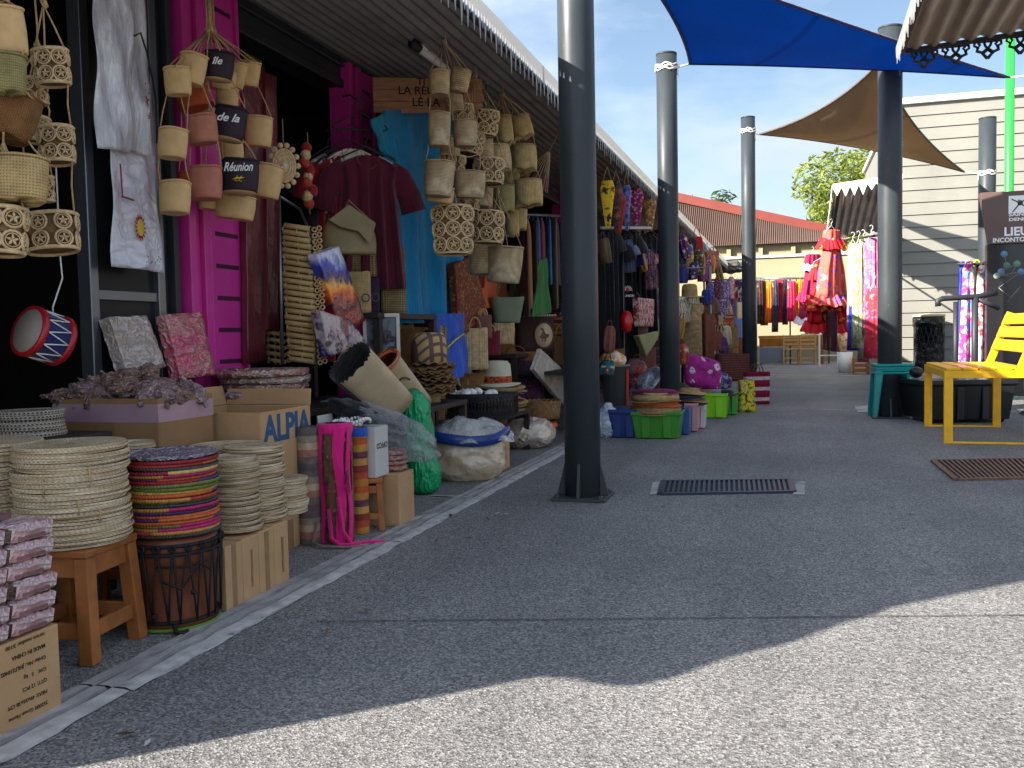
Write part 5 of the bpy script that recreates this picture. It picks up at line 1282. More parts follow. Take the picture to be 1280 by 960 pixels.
# ================================================================ MID STALL: wall panels, flutes, garments
def panel(name, label, quad, X, th_, m, cat, lean=0, group=None):
    t_, V_, n_ = slab(name, label, quad, X, th_, m, cat, lean); 
    if group: t_['group'] = group
    return t_
M['maroonfilm'] = mat('maroon_film_mat', rgb(104, 40, 48), .35, .12, 6, .3, 14, bd=.02, coat=.3)
panel('wrapped_mat_set', 'tall maroon rolled mat in film leaning right of the magenta post, front one', [(305, 78), (331, 84), (333, 452), (310, 455)], -2.50, .03, M['maroonfilm'], 'mat set')
panel('wrapped_mat_set', 'narrower maroon mat in film beside the flute rack', [(332, 90), (346, 96), (349, 412), (335, 412)], -2.48, .03, M['maroonfilm'], 'mat set')
# raffia flower
p = at(355, 207, -2.34); th = thing('raffia_flower', 'round raffia flower ornament hanging right of the lettered baskets', 'ornament', p, 0, None, (0, 0, 0))
Q = Matrix.Rotation(YAW+.25, 4, 'Z') @ Matrix.Rotation(PI/2, 4, 'X'); r_ = mpx(18, p)
mb = MB()
for k in (.42, .58, .74): mb.tube([Q @ Vector((r_*k*math.cos(2*PI*i/30), r_*k*1.5*math.sin(2*PI*i/30), .004*(1-k))) for i in range(30)], r_*.1, 6, 0, True)
mb.lathe([(.0001, 0), (r_*.8, 0), (r_*.8, .004), (.0001, .006)], 30, 0, Q @ Matrix.Scale(1.5, 4, (0, 1, 0)))
mb.build('disc', M['ring'], th)
for i in range(14):
    a = 2*PI*i/14; mb = MB(); mb.lathe([(.0001, .006), (r_*.19, .003), (r_*.21, -.003), (.0001, -.006)], 12, 0, Q @ Matrix.Translation((r_*.95*math.cos(a), r_*1.42*math.sin(a), 0))); mb.build('petal', M['ring'], th)
mb = MB(); mb.lathe([(.0001, .012), (r_*.2, .009), (r_*.24, 0)], 12, 0, Q); mb.build('centre', M['card_grey'], th)
mb = MB(); mb.tube([Vector((0, 0, r_*1.5)), Vector((0, 0, r_*1.5+.12))], .002, 4); mb.build('cord', M['cord'], th)
# red and straw charms on a string
p = at(385, 190, -2.4); th = thing('charm_string', 'string of red and straw charms hanging by the doorway', 'ornament', p)
mb = MB(); mb.tube([(0, 0, .1), (0, 0, -.32)], .003, 5); mb.build('cord', M['cord'], th)
for i in range(9):
    o = crumple(0, 80+i, .028, .028, .03, .3, 2, 2, False).build('charm', [C(150, 24, 30), M['ring'], C(180, 60, 40)][i % 3], th); o.location = (R.uniform(-.02, .02), R.uniform(-.02, .02), .02-.036*i)
# bamboo pan-flute racks
M['bamboo'] = mat('bamboo_tube', rgb(168, 142, 92), .5, .2, 12, .15, 60)
def fluterack(label, top, bot, X, n, L, r_, dxv):
    a, b = at(*top, X), at(*bot, X); th = thing('bamboo_flute_rack', label, 'bamboo rack', a, 0, 'bamboo tube racks'); D = b-a
    hd = Vector((math.cos(.35), math.sin(.35), -.16)).normalized()
    for i in range(n):
        c = D*((i+.5)/n)+Vector((R.uniform(-.004, .004), 0, 0)); s_ = L*(.8+.2*math.sin(PI*(i+.5)/n))
        mb = MB(); p0, p1 = c-hd*s_*.5, c+hd*s_*.5; q = (p1-p0).to_track_quat('Z', 'Y').to_matrix().to_4x4(); LL = (p1-p0).length
        mb.lathe([(r_*.75, LL*.4), (r_*.78, 0), (r_, 0), (r_*.92, LL*.5), (r_, LL), (r_*.78, LL), (r_*.75, LL*.6)], 12, 0, Matrix.Translation(p0) @ q); mb.build('bamboo_tube', M['bamboo'], th)
    mb = MB()
    for e in (-.42, .05, .42):
        mb.tube([D*(i/20)+hd*L*e*.95+Vector((.0, -r_*1.1*(1 if i % 2 else -1), 0)) for i in range(21)], .0035, 5)
    for i in range(n):
        c = D*((i+.5)/n)+hd*L*.5; mb.torus(c+hd*.012, r_*.75, .0045, (.6, -.8, .1), 10, 5); mb.torus(c+hd*.035+Vector((0, 0, .01)), r_*.75, .0045, (.6, -.8, .1), 10, 5)
    mb.build('lacing', M['cord'], th)
    return th
fluterack('large rack of stacked bamboo tubes hanging in front of the maroon mats', (370, 280), (378, 454), -2.28, 23, .15, .0135, 0)
fluterack('small rack of bamboo tubes low behind the maroon mat', (342, 412), (343, 455), -2.5, 5, .075, .01, 0)
mb = MB(); a, b = at(349, 245, -2.35), at(353, 455, -2.35); mb.tube([a, b], .008, 8); c = at(375, 262, -2.35); mb.tube([a, c], .007, 8); mb.tube([c, at(412, 350, -2.2)], .008, 8); o = mb.build('display_rail', M['alu']); tag(o, 'thin metal display frame holding the bamboo racks', 'display frame')
# printed sunset bags in film
M['sunset'] = None
t = NT('sunset_print'); v = t.coord(); x, y, z = t.sep(v); n_ = t.noise(v, 14, 4); f = t.math('ADD', t.math('MULTIPLY_ADD', z, 2.3, -.12), t.math('MULTIPLY', n_, .42))
col = t.ramp(f, [(.05, rgb(60, 18, 24)), (.2, rgb(150, 26, 22)), (.38, rgb(60, 24, 48)), (.5, rgb(228, 96, 24)), (.6, rgb(250, 180, 70)), (.68, rgb(44, 34, 80)), (.8, rgb(36, 74, 190)), (.92, rgb(210, 214, 236))])
t.bsdf(col, .4, 0, .5, t.bump(n_, .6, .03), .6); M['sunset'] = t.m
def pbag(label, quad, X, m, name='printed_bag', cat='bag', th_=.05):
    t_, V_, n_ = slab(name, label, quad, X, th_, m, cat); return t_
pbag('printed bag with an orange sunset and blue sky over the bamboo racks', [(396, 318), (424, 308), (457, 400), (428, 425)], -2.16, M['sunset'])
pbag('printed bag with red and white swirls below the sunset bag', [(400, 388), (438, 400), (460, 430), (412, 446)], -2.13, printed('swirl_print', [rgb(40, 34, 90), rgb(180, 170, 170), rgb(120, 40, 34), rgb(30, 26, 40), rgb(150, 130, 190)], 9, .4, 1.2, .6))
# olive leather bag
p = at(437, 318, -2.16); w_ = mpx(66, p); h_ = mpx(52, p)
th = thing('leather_bag', 'olive leather shoulder bag with a folded flap before the maroon tunic', 'bag', p, YAW+.3)
mb = MB(); mb.grid(lambda u, v: Vector((w_/2*(1-.22*v+.12*math.sin(PI*v))*math.cos(2*PI*u), .055*math.sin(2*PI*u)*(1-.55*v), h_*v*.82+.006*math.sin(8*PI*u)*v)), 28, 10, closeu=True); mb.f.append(list(range(28))); mb.mi.append(0); mb.sm.append(True); mb.build('bag_body', M['leather_olive'], th)
mb = MB(); mb.prism([(-w_*.4, h_*.78), (-w_*.02, h_*1.15), (w_*.48, h_*.72), (w_*.36, h_*.2), (w_*.14, h_*.52), (-w_*.2, h_*.62)], -.066, -.058); mb.prism([(-w_*.4, h_*.78), (-w_*.02, h_*1.15), (w_*.48, h_*.72), (w_*.3, h_*.6)], -.057, .03); mb.build('flap', M['leather_olive'], th, bev=.003)
mb = MB(); mb.tube([(-w_*.1, -.03, h_*1.0), (.0, -.02, h_*1.28), (w_*.35, 0, h_*.9), (w_*.47, .0, h_*.2), (w_*.45, .02, h_*.0)], .004, 5); mb.build('strap', M['leather_olive'], th)
# woven bags on the shelf
M['opentrellis'] = plait('open_weave_straw', rgb(186, 160, 112), .020, rgb(70, 54, 36), st=1.0)
M['purpleweave'] = plait('purple_weave', rgb(66, 50, 76), .014, rgb(40, 30, 52))
p = at(465, 392, -2.3); shelf('display_table', 'dark stand behind the sunset bags carrying woven bags', -2.56, -2.12, p.y-.3, p.y+.55, p.z-.004)
def wbag(label, cx, yb, w, h, X, m, handle=True, sy=.4, tp=1.0, name='woven_bag', hm='cord', rz=None):
    p = at(cx, yb, X); W_, H_ = mpx(w, p), mpx(h, p); th = thing(name, label, 'bag', p, YAW+(rz if rz is not None else .3))
    r_ = W_/2; mb = MB(); sq = lambda a, e=.5: (math.copysign(abs(math.cos(a))**e, math.cos(a)), math.copysign(abs(math.sin(a))**e, math.sin(a)))
    def f(u, v, k=1.0):
        c, s_ = sq(2*PI*u); rr_ = r_*k*(1-(1-tp)*(1-v)); return Vector((rr_*c, rr_*sy*s_, H_*v+.003*math.sin(10*PI*u)*v))
    mb.grid(f, 32, 8, closeu=True); mb.grid(lambda u, v: f(u, v, .95)+Vector((0, 0, .004 if v < .5 else -.0001)), 32, 4, closeu=True); mb.f.append(list(range(32))); mb.mi.append(0); mb.sm.append(True); mb.build('bag_body', m, th)
    if handle:
        for s_ in (-1, 1):
            q = MB(); q.tube([(r_*.4*math.cos(a)*1, s_*r_*sy*.95, H_*.97+H_*.28*math.sin(a)) for a in [PI*i/10 for i in range(11)]], .006, 6); q.build('handle', M[hm], th)
    return th
wbag('open-weave straw bag at the left under the olive bag', 446, 346, 54, 34, -2.34, M['opentrellis'], False)
wbag('small cream woven pouch under the olive bag', 444, 392, 40, 52, -2.28, M['plait'], False)
wbag('purple woven bag with two rings between straw bags', 463, 392, 24, 44, -2.22, M['purpleweave'], False)
wbag('tall open-weave straw bag with loop handles before the turquoise cloth', 492, 392, 32, 80, -2.2, M['opentrellis'], True)
wbag('narrow open-weave bag between the purple and the tall straw bag', 474, 372, 30, 58, -2.3, M['opentrellis'], False)
mb = MB(); p = at(463, 372, -2.16)
for s_ in (-.028, .028): mb.torus((s_, 0, 0), .02, .004, (.3, -1, 0), 16, 5)
o = mb.build('ring_pair', C(70, 56, 84)); o.location = p; tag(o, 'pair of dark purple rings on the purple woven bag', 'rings')
M['colourful_a'] = printed('indigo_print', [rgb(40, 44, 110), rgb(150, 60, 110), rgb(190, 180, 190), rgb(30, 30, 70)], 22); M['colourful_b'] = printed('teal_red_print', [rgb(30, 100, 120), rgb(170, 50, 60), rgb(200, 160, 80), rgb(40, 50, 70)], 22)
# white display frame
p = at(478, 462, -2.14); W_, H_ = mpx(46, p), mpx(70, p); th = thing('picture_frame', 'small white metal frame standing on the shelf behind the cream bags', 'frame', p, YAW+.25)
mb = MB(); 
for (x0, x1, z0, z1) in ((-W_/2, W_/2, H_-.02, H_), (-W_/2, W_/2, 0, .02), (-W_/2, -W_/2+.02, .02, H_-.02), (W_/2-.02, W_/2, .02, H_-.02)): mb.box(x0, x1, -.008, .008, z0, z1)
mb.build('frame_border', M['card_grey'], th, bev=.002); mb = MB(); mb.box(-W_/2+.02, W_/2-.02, .001, .006, .02, H_-.02); mb.build('picture', printed('dim_print', [rgb(60, 24, 34), rgb(110, 116, 124), rgb(40, 40, 50)], 8), th)

# garments
def hanger(th, w, m='black', z=0):
    mb = MB(); mb.tube([(-w, 0, z-.09), (-w*.95, 0, z-.075), (0, 0, z), (w*.95, 0, z-.075), (w, 0, z-.09), (w*.9, 0, z-.10), (-w*.9, 0, z-.10)], .005, 6, 0, True)
    mb.tube([(0, 0, z), (0, 0, z+.03), (.02, 0, z+.05), (.02, 0, z+.075), (0, 0, z+.09), (-.02, 0, z+.075)], .003, 5); mb.build('hanger', M[m], th)
def tunic(name, label, p, rz, W_, H_, m, sleeve=.5, neck=True, cat='tunic', group=None, seed=1, trim=None, m2=None, hang=True, th_=.05, flare=1.25):
    th = thing(name, label, cat, p, rz, group); s_ = W_/2
    mb = MB(); rows = lerprows([(0, -s_*.28, s_*.28), (-.02, -s_*.55, s_*.55), (-.06, -s_*.92, s_*.92), (-.2*H_, -s_*.80, s_*.80), (-.5*H_, -s_*.80*(flare+1)/2, s_*.8*(flare+1)/2), (-.8*H_, -s_*.8*flare, s_*.8*flare), (-H_, -s_*.85*flare, s_*.85*flare)], 24)
    cloth_body(mb, rows, th_, 4, .032, seed, 80); mb.build('bodice', m, th)
    for k in (-1, 1):
        q = MB(); L_ = sleeve*W_; pts = [Vector((k*s_*.66, 0, -.062)), Vector((k*s_*.92, 0, -.10)), Vector((k*(s_*1.0+L_*.22), 0, -.12-L_*.5)), Vector((k*(s_+L_*.36), 0, -.12-L_))]
        q.tube(pts, [.05, .066, .068, .074], 14); 
        for v_ in q.v: v_.y *= .55
        q.build('sleeve', m, th)
    if neck:
        q = MB(); q.tube([(s_*.3*math.cos(a), -th_*.9, -.01-s_*.34*max(0, math.sin(a))) for a in [PI*i/10 for i in range(11)]], .006, 6); q.tube([(0, -th_*1.02, -.01-s_*.34), (0, -th_*1.1, -.03-s_*.6)], .004, 5); q.build('neckline', trim or m, th)
    if hang: hanger(th, s_*.85, z=.06)
    return th
p = at(458, 196, -2.28)
tunic('tunic', 'maroon tunic with short sleeves on a black hanger in front of the turquoise cloth', p, YAW+.3, mpx(88, p), mpx(165, p), C(92, 20, 44), .46, seed=2, trim=C(120, 40, 60))
p = at(440, 188, -2.38); tunic('tunic', 'cream tunic peeping out behind the maroon tunic', p, YAW+.3, mpx(84, p), mpx(80, p), C(214, 206, 190), .34, seed=3)
p = at(424, 197, -2.44); tunic('tunic', 'bright red tunic half hidden behind the cream one', p, YAW+.4, mpx(70, p), mpx(130, p), C(150, 16, 30), .4, seed=4)
p = at(410, 196, -2.5); tunic('tunic', 'dark grey tunic hanging deepest behind the red one', p, YAW+.4, mpx(60, p), mpx(130, p), C(52, 48, 58), .4, seed=14)
p = at(450, 140, -2.32); th = thing('coat_hanger', 'empty black clothes hanger dangling above the maroon tunic', 'hanger', p, YAW+.3); hanger(th, mpx(34, p), z=0)
mb = MB(); mb.tube([Vector((0, 0, .05)), Vector((-.05, .03, .10)), Vector((-.08, .08, .10))], .006, 6); mb.build('wall_hook', M['black'], th)
# turquoise cloth and royal blue cloth
def drape(name, label, quad, X, m, cat='cloth', nf=4, amp=.022, group=None, seed=1, thick=.012, dX=0):
    P_ = [at(x, y, X+(dX if i in (2, 3) else 0)) for i, (x, y) in enumerate(quad)]; o = (P_[0]+P_[1])/2; th = thing(name, label, cat, o, 0, group); P_ = [q-o for q in P_]; rr = random.Random(seed); ph = rr.uniform(0, 6)
    n_ = (P_[1]-P_[0]).cross(P_[3]-P_[0]).normalized(); mb = MB(); N, Mm = 40, 24
    for off in (0, thick):
        mb.grid(lambda u, v: P_[0].lerp(P_[1], u).lerp(P_[3].lerp(P_[2], u), v)+n_*(off+amp*(.35+.65*v)*(math.sin(nf*2*PI*u+ph+.5*v)+.4*math.sin(nf*4.6*PI*u+ph*2))+.006*math.sin(9*v+5*u)), N, Mm)
    W_ = N+1; n2 = W_*(Mm+1); bd_ = [i for i in range(W_)]+[W_*j+N for j in range(1, Mm+1)]+[W_*Mm+i for i in range(N-1, -1, -1)]+[W_*j for j in range(Mm-1, 0, -1)]
    for i in range(len(bd_)):
        a, b = bd_[i], bd_[(i+1) % len(bd_)]; mb.f.append([a, b, b+n2, a+n2]); mb.mi.append(0); mb.sm.append(True)
    mb.build('cloth', m, th); return th
th = drape('hanging_cloth', 'long turquoise cloth hanging under the wooden sign', [(484, 138), (572, 132), (578, 404), (498, 404)], -2.2, C(6, 122, 170), nf=2.6, amp=.038)
q = MB(); pp = at(476, 165, -2.2)-th.location; 
drape('hanging_cloth', 'shoulder corner of turquoise cloth beside the post', [(466, 150), (486, 138), (500, 210), (482, 190)], -2.22, C(20, 122, 150), nf=1.5, amp=.015)
drape('hanging_cloth', 'royal blue cloth with a yellow line below the turquoise one', [(545, 392), (580, 392), (588, 465), (560, 478)], -2.12, C(22, 78, 186), nf=1, amp=.015, seed=3)
mb = MB(); mb.tube([at(558, 436, -2.07), at(570, 424, -2.07), at(580, 417, -2.07)], .006, 5); o = mb.build('yellow_ribbon', C(206, 190, 40)); tag(o, 'thin yellow ribbon lying diagonally on the royal blue cloth', 'ribbon')
p = at(524, 405, -2.26); mb = MB(); mb.box(-.12, .12, -.05, .05, -.06, 0); o = mb.build('cloth_pile', stripes('folded_cloths', [rgb(40, 40, 120), rgb(206, 180, 40), rgb(60, 30, 40)], .06), bev=.012); o.location = p; o.rotation_euler = (0, 0, YAW); tag(o, 'folded pile of blue and yellow cloth under the turquoise one', 'cloth')
p = at(545, 405, -2.2); mb = crumple(0, 91, .035, .03, .04, .2, 2, 2, False); o = mb.build('red_pouch', C(190, 20, 24)); o.location = p; tag(o, 'little red pouch between the turquoise and royal blue cloths', 'pouch')
# wooden sign
a, b = at(468, 122, -2.1), at(600, 122, -2.1); p = (a+b)/2; W_ = (b-a).length; hS = mpx(42, p)
ang = math.atan2(b.y-a.y, b.x-a.x)
p = at(535, 120, -2.06); th = thing('wooden_sign', 'varnished wooden sign with dark capitals partly hidden by hanging baskets', 'sign', p, YAW+.12); W_ = mpx(136, p)
t = NT('knotty_board'); v = t.coord('Object', (1, 1, 9)); n_ = t.noise(v, 7, 5, .6); t.bsdf(t.ramp(n_, [(.3, rgb(150, 98, 66)), (.7, rgb(190, 136, 98))]), .45, 0, .4, t.bump(n_, .15, .004), .15); M['board'] = t.m
mb = MB()
for k in range(3): mb.box(-W_/2, W_/2, -.01, .01, -hS/2+hS/3*k+.001, -hS/2+hS/3*(k+1)-.001)
mb.build('board', M['board'], th, bev=.002)
F_ = lambda x, z: Matrix.Translation((x, -.0105, z)) @ Matrix.Rotation(PI/2, 4, 'X')
ink = mat('burnt_lettering', rgb(34, 22, 20), .8, .1)
text('TI', mpx(12.5, p), ink, th, F_(-W_*.06, hS*.38), bold=.012); text('LA RÉUNION', mpx(14, p), ink, th, F_(W_*.03, hS*.13), bold=.012); text('LÉ LÀ', mpx(14.5, p), ink, th, F_(-W_*.02, -hS*.2), bold=.012)

# cream zigzag totes lying tilted
def zigtote(label, mouth, bottom, wpx, X, m, lining, sy=.55, zig=.018, n=48, dX=0):
    a, b = at(*mouth, X), at(*bottom, X+dX); th = thing('canvas_tote', label, 'tote bag', b); ax = (a-b); L_ = ax.length
    q = ax.to_track_quat('Z', 'X').to_matrix().to_4x4(); view = (CAM-b).normalized()
    zax = ax.normalized(); yax = (view-zax*view.dot(zax)).normalized(); xax = yax.cross(zax)
    Mx = Matrix((xax, -yax, zax)).transposed().to_4x4(); Mx = Matrix((xax, -yax, -(xax.cross(-yax)) if False else zax)).transposed().to_4x4()
    r_ = mpx(wpx, a)/2
    tri = lambda a_: abs(((a_/(2*PI)*n/2) % 1)*2-1)
    mb = MB(); NN = n*2
    def f(u, v): 
        c, s_ = math.cos(2*PI*u), math.sin(2*PI*u); return Mx @ Vector((r_*math.copysign(abs(c)**.6, c)*(1-.10*(1-v)), r_*sy*math.copysign(abs(s_)**.8, s_)*(1-.25*(1-v)), L_*v+(zig*tri(2*PI*u) if v > .99 else 0)))
    mb.grid(f, NN, 6, closeu=True); k = len(mb.f); mb.f.append(list(range(NN))); mb.mi.append(0); mb.sm.append(True)
    # side panel is black
    for i, fc in enumerate(mb.f[:-1]):
        u = (i % NN)/NN
        if u > .88 or u < .2: mb.mi[i] = 1
    mb.build('bag_body', [m, M['blackcloth']], th)
    mb = MB(); g = lambda u, v: Mx @ (Matrix.Translation((0, 0, 0)) @ Vector(((r_-.004)*(1-.10*(.85-.85*v))*math.copysign(abs(math.cos(2*PI*u))**.6, math.cos(2*PI*u)), (r_-.004)*sy*.97*(1-.25*(.85-.85*v))*math.copysign(abs(math.sin(2*PI*u))**.8, math.sin(2*PI*u)), L_*(.15+.85*v)+(zig*tri(2*PI*u) if v > .99 else 0))))
    mb.grid(g, NN, 4, closeu=True); mb.f.append(list(range(NN))); mb.mi.append(0); mb.sm.append(True); mb.build('lining', lining, th)
    return th, Mx, r_, L_
th, Mx, r_, L_ = zigtote('large cream tote with black zigzag mouth lying tilted over the grey box', (438, 454), (496, 510), 62, -1.98, M['cream'], M['blackcloth'])
th, Mx, r_, L_ = zigtote('smaller cream tote with brown loop handles behind the large tilted one', (478, 452), (524, 508), 44, -2.02, M['cream'], M['leather_brown'], zig=.004)
for k in (.35, .6):
    mb = MB(); mb.tube([Mx @ Vector((r_*(-.2+.35*math.cos(a)), -r_*.6-.004, L_*k+.02+.055*math.sin(a))) for a in [PI*i/10 for i in range(11)]], .005, 6); mb.build('handle', M['leather_brown'], th)
mb = MB(); mb.tube([Mx @ Vector((r_*math.cos(a), r_*.56*math.sin(a), L_*.97)) for a in [2*PI*i/28 for i in range(28)]], .012, 6, 0, True); mb.build('rim_band', C(190, 96, 50), th)
for i, (a, b) in enumerate((((455, 398), (500, 458)), ((463, 396), (494, 450)))):
    mb = MB(); p0, p1 = at(*a, -2.05), at(*b, -2.0); mb.tube([p0+(p1-p0)*t_+Vector((.05*math.sin(PI*t_), -.02*math.sin(PI*t_), .03*math.sin(PI*t_))) for t_ in [k/10 for k in range(11)]], .007, 6); mb.build('strap', C(110, 24, 28), th)

# hats
def hat(label, p, rB, rC, hC, m, band=None, wavy=0, rz=0, name='straw_hat', group=None, curl=.01, seed=1, flat=False):
    th = thing(name, label, 'hat', p, rz, group); rr = random.Random(seed); ph = rr.uniform(0, 6)
    prof = [(rB, .004), (rB*.8, .012), (rC*1.02, .016)]+([] if flat else [(rC, hC*.5), (rC*.94, hC*.85), (rC*.75, hC), (rC*.3, hC*1.03)])+[(.0001, hC*1.0 if not flat else .02)]
    low = [(rC*.95, .010), (rB*.8, .005), (rB, .001)]
    wob = lambda x, y, z, a: (x*(1+.01*math.sin(3*a)), y, z+(wavy*math.sin(14*a+ph)*max(0, (math.hypot(x, y)-rC)/(rB-rC)) if rB > rC else 0)+curl*math.sin(2*a+ph)*max(0, (math.hypot(x, y)-rC)/(rB-rC)))
    mb = MB(); mb.lathe(low+prof if False else prof[::-1]+low[::-1], 64 if wavy else 36, 0, None, 1, .95, wob); mb.build('crown_and_brim', m, th)
    if band:
        mb = MB(); mb.lathe([(rC*1.03, .018), (rC*1.05, .02), (rC*1.03, .018+hC*.28)], 32, 0, None, 1, .95); mb.build('hat_band', band, th)
    return th
M['hatstraw'] = coil('hat_straw', rgb(176, 146, 100), .007); M['hatbrown'] = coil('brown_scalloped_straw', rgb(150, 116, 76), .007); M['felt'] = mat('pale_felt', rgb(196, 190, 166), .85, .08, 20, .2, 90)
M['hatband'] = printed('bright_band', [rgb(150, 26, 26), rgb(206, 96, 30), rgb(40, 60, 40), rgb(90, 24, 40), rgb(60, 60, 120)], 40)
p = at(538, 492, -2.06); shelf('display_table', 'dark stand behind the green bag under scalloped hats', -2.42, -1.92, p.y-.34, p.y+.26, p.z-.052)
mb = MB(); mb.lathe([(.0001, 0), (.06, 0), (.06, .05), (.0001, .05)], 20); o = mb.build('hat_block', M['card']); o.location = (p.x, p.y, p.z-.051); tag(o, 'brown cardboard block supporting the scalloped hats', 'hat block')
h0 = None; step = mpx(3.6, p); rb = mpx(66, p)/2
for i in range(11):
    lab = 'scalloped brown straw hat in the pile behind the green bag'
    loc = p+Vector((R.uniform(-.008, .008), R.uniform(-.008, .008), i*step))
    if h0 is None: h0 = hat(lab, loc, rb, rb*.42, .04, M['hatbrown'], wavy=.008, group='scalloped hats behind the green bag', flat=True)
    else: dup(h0, loc, R.uniform(0, 6), lab)
pp = p+Vector((0, 0, 11*step-.01))
M['plaid'] = None
t = NT('plaid_straw'); v = t.coord(); x, y, z = t.sep(v); a = t.math('SINE', t.math('MULTIPLY', x, 95)); b = t.math('SINE', t.math('MULTIPLY', t.math('ADD', z, y), 95)); f = t.math('MAXIMUM', t.math('GREATER_THAN', a, .45), t.math('GREATER_THAN', b, .5))
t.bsdf(t.mix(t.math('MULTIPLY', f, .8), rgb(190, 160, 108), rgb(74, 44, 74)), .75, 0, .2, t.bump(t.noise(v, 120, 3), .3, .002)); M['plaid'] = t.m
hat('plaid straw hat on top of the scalloped hat pile', pp, rb*.8, mpx(23, p), mpx(38, p), M['plaid'], wavy=.006, rz=1)
wbag('flat brown straw bag standing behind the plaid hat', 528, 448, 62, 40, -2.24, M['opentrellis'], False, .25)
# stack of wide hats
p = at(622, 512, -2.06); step = mpx(3.6, p); rb = mpx(66, p)/2; h0 = None
for i in range(9):
    lab = 'flat wide straw hat in the pile beneath the ribboned felt hat'; loc = p+Vector((R.uniform(-.01, .012), R.uniform(-.01, .01), -.01+i*step)); 
    if h0 is None: h0 = hat(lab, loc, rb*1.1, rb*.45, .04, M['hatstraw'], group='wide hats beside the black crate', flat=True)
    else:
        c = dup(h0, loc, R.uniform(0, 6), lab); k = R.uniform(.85, 1.08); c.scale = (k, k, 1)
hat('pale felt hat with a bright patterned band topping the wide hat pile', p+Vector((0, .0, 9*step-.01)), mpx(30, p), mpx(18, p), mpx(30, p), M['felt'], M['hatband'])
# more mid goods at the back
t = NT('grey_white_bag'); v = t.coord(); M['bagwhite'] = plait('white_weave', rgb(190, 184, 172), .02)
p = at(686, 470, -2.0); th, V_, n_ = slab('woven_bag', 'flat whitish woven bag tilted against the hat pile by the nearest pole', [(676, 436), (712, 470), (706, 508), (667, 462)], -1.92, .03, M['bagwhite'], 'bag')
p = at(676, 523, -1.92); W_ = mpx(52, p)/2; th = thing('zigzag_basket', 'shallow brown basket with a zigzag rim by the nearest pole', 'basket', p, 0.2)
tri = lambda a_, n: abs(((a_/(2*PI)*n) % 1)*2-1)
mb = MB(); H_ = mpx(22, p); mb.grid(lambda u, v: Vector((W_*(.9+.1*v)*math.cos(2*PI*u), W_*.8*(.9+.1*v)*math.sin(2*PI*u), H_*v+(.012*tri(2*PI*u, 26) if v > .99 else 0))), 104, 4, closeu=True); mb.f.append(list(range(104))); mb.mi.append(0); mb.sm.append(True); mb.build('basket_body', M['hatbrown'], th)
mb = MB(); mb.lathe([(W_*.8, H_*.25), (W_*.88, H_*.98)], 40, 0, None, 1, .8); mb.build('basket_lining', M['wood_dark'], th)
p2 = at(680, 528, -1.86); mb = MB(); mb.box(-.10, .10, -.09, .09, -.03, 0); o = mb.build('orange_box', PL(226, 96, 30), bev=.006); o.location = (p2.x, p2.y, p2.z); o.rotation_euler = (0, 0, YAW); tag(o, 'flat orange box under the zigzag-rimmed basket', 'box')
p = gr(678, 563); p += Vector((-.16, .2, 0)); o = crumple(0, 66, .2, .22, .135, .12, 2, 4).build('goods_sack', wrapped('film_over_straw', rgb(176, 150, 116), rgb(206, 186, 160), 5, 1, .7)); o.location = p+Vector((0, 0, .095)); tag(o, 'bulging clear plastic sack under the zigzag basket behind the nearest pole', 'sack')
# floral bag, felt bucket, dodo bag
p = at(648, 440, -2.3); shelf('display_table', 'long dark stand behind the hats carrying felt bags', -2.58, -2.1, p.y-.75, p.y+.5, p.z-.003)
wbag('round grey-green felt basket standing upside down over a straw one', 632, 404, 46, 32, -2.26, mat('sage_felt', rgb(120, 130, 108), .85, .1, 14, .2, 90), False, .8, .72)
wbag('pale straw basket beneath the grey-green felt basket', 628, 430, 30, 26, -2.26, M['coil'], False, .8, .9)
th = wbag('dark brown tote with scalloped cream rim and a dodo medallion', 668, 440, 50, 46, -2.22, mat('dark_brown_felt', rgb(56, 34, 28), .8, .15, 12, .2, 80), True, .45, 1.0, 'dodo_tote', 'leather_brown')
p = th.location; W_ = mpx(50, p)/2; H_ = mpx(46, p)
mb = MB()
for i in range(15): mb.lathe([(.0001, .004), (.011, .002), (.011, -.002), (.0001, -.004)], 10, 0, Matrix.Translation((-W_+2*W_*(i+.5)/15, -W_*.46-.002, H_*.98)) @ Matrix.Rotation(PI/2, 4, 'X'))
mb.build('scalloped_trim', M['cream'], th)
Q = Matrix.Translation((W_*.35, -W_*.45-.004, H_*.45)) @ Matrix.Rotation(PI/2, 4, 'X')
mb = MB(); mb.lathe([(.0001, .004), (W_*.46, .004), (W_*.46, 0)], 28, 0, Q @ Matrix.Scale(1.3, 4, (0, 1, 0))); mb.build('medallion', M['cream'], th)
mb = MB(); mb.tube([Q @ Vector((W_*.5*math.cos(a), W_*.65*math.sin(a), .004)) for a in [2*PI*i/30 for i in range(30)]], .006, 6, 0, True); mb.build('medallion_border', M['leather_brown'], th)
mb = MB(); k = W_*.46
mb.prism([(-.55, -.2), (-.3, .1), (-.15, .45), (-.25, .62), (-.5, .58), (-.3, .78), (-.02, .74), (.05, .4), (.2, .15), (.6, .1), (.5, -.2), (.25, -.38), (.2, -.7), (.05, -.7), (.05, -.4), (-.1, -.4), (-.15, -.7), (-.3, -.7), (-.25, -.38)], -.0015, 0, 0, Q @ Matrix.Translation((0, 0, .006)) @ Matrix.Rotation(-PI/2, 4, 'X') @ Matrix.Scale(k, 4)); mb.build('bird_motif', M['leather_brown'], th)
M['floral'] = printed('dim_floral', [rgb(54, 66, 34), rgb(130, 44, 30), rgb(150, 90, 50), rgb(40, 40, 24), rgb(150, 124, 84)], 40)
pbag('straw bag with green and red flowers embroidered beside the blue cloth', [(568, 330), (592, 318), (612, 402), (574, 420)], -2.16, M['floral'], 'flower_bag')
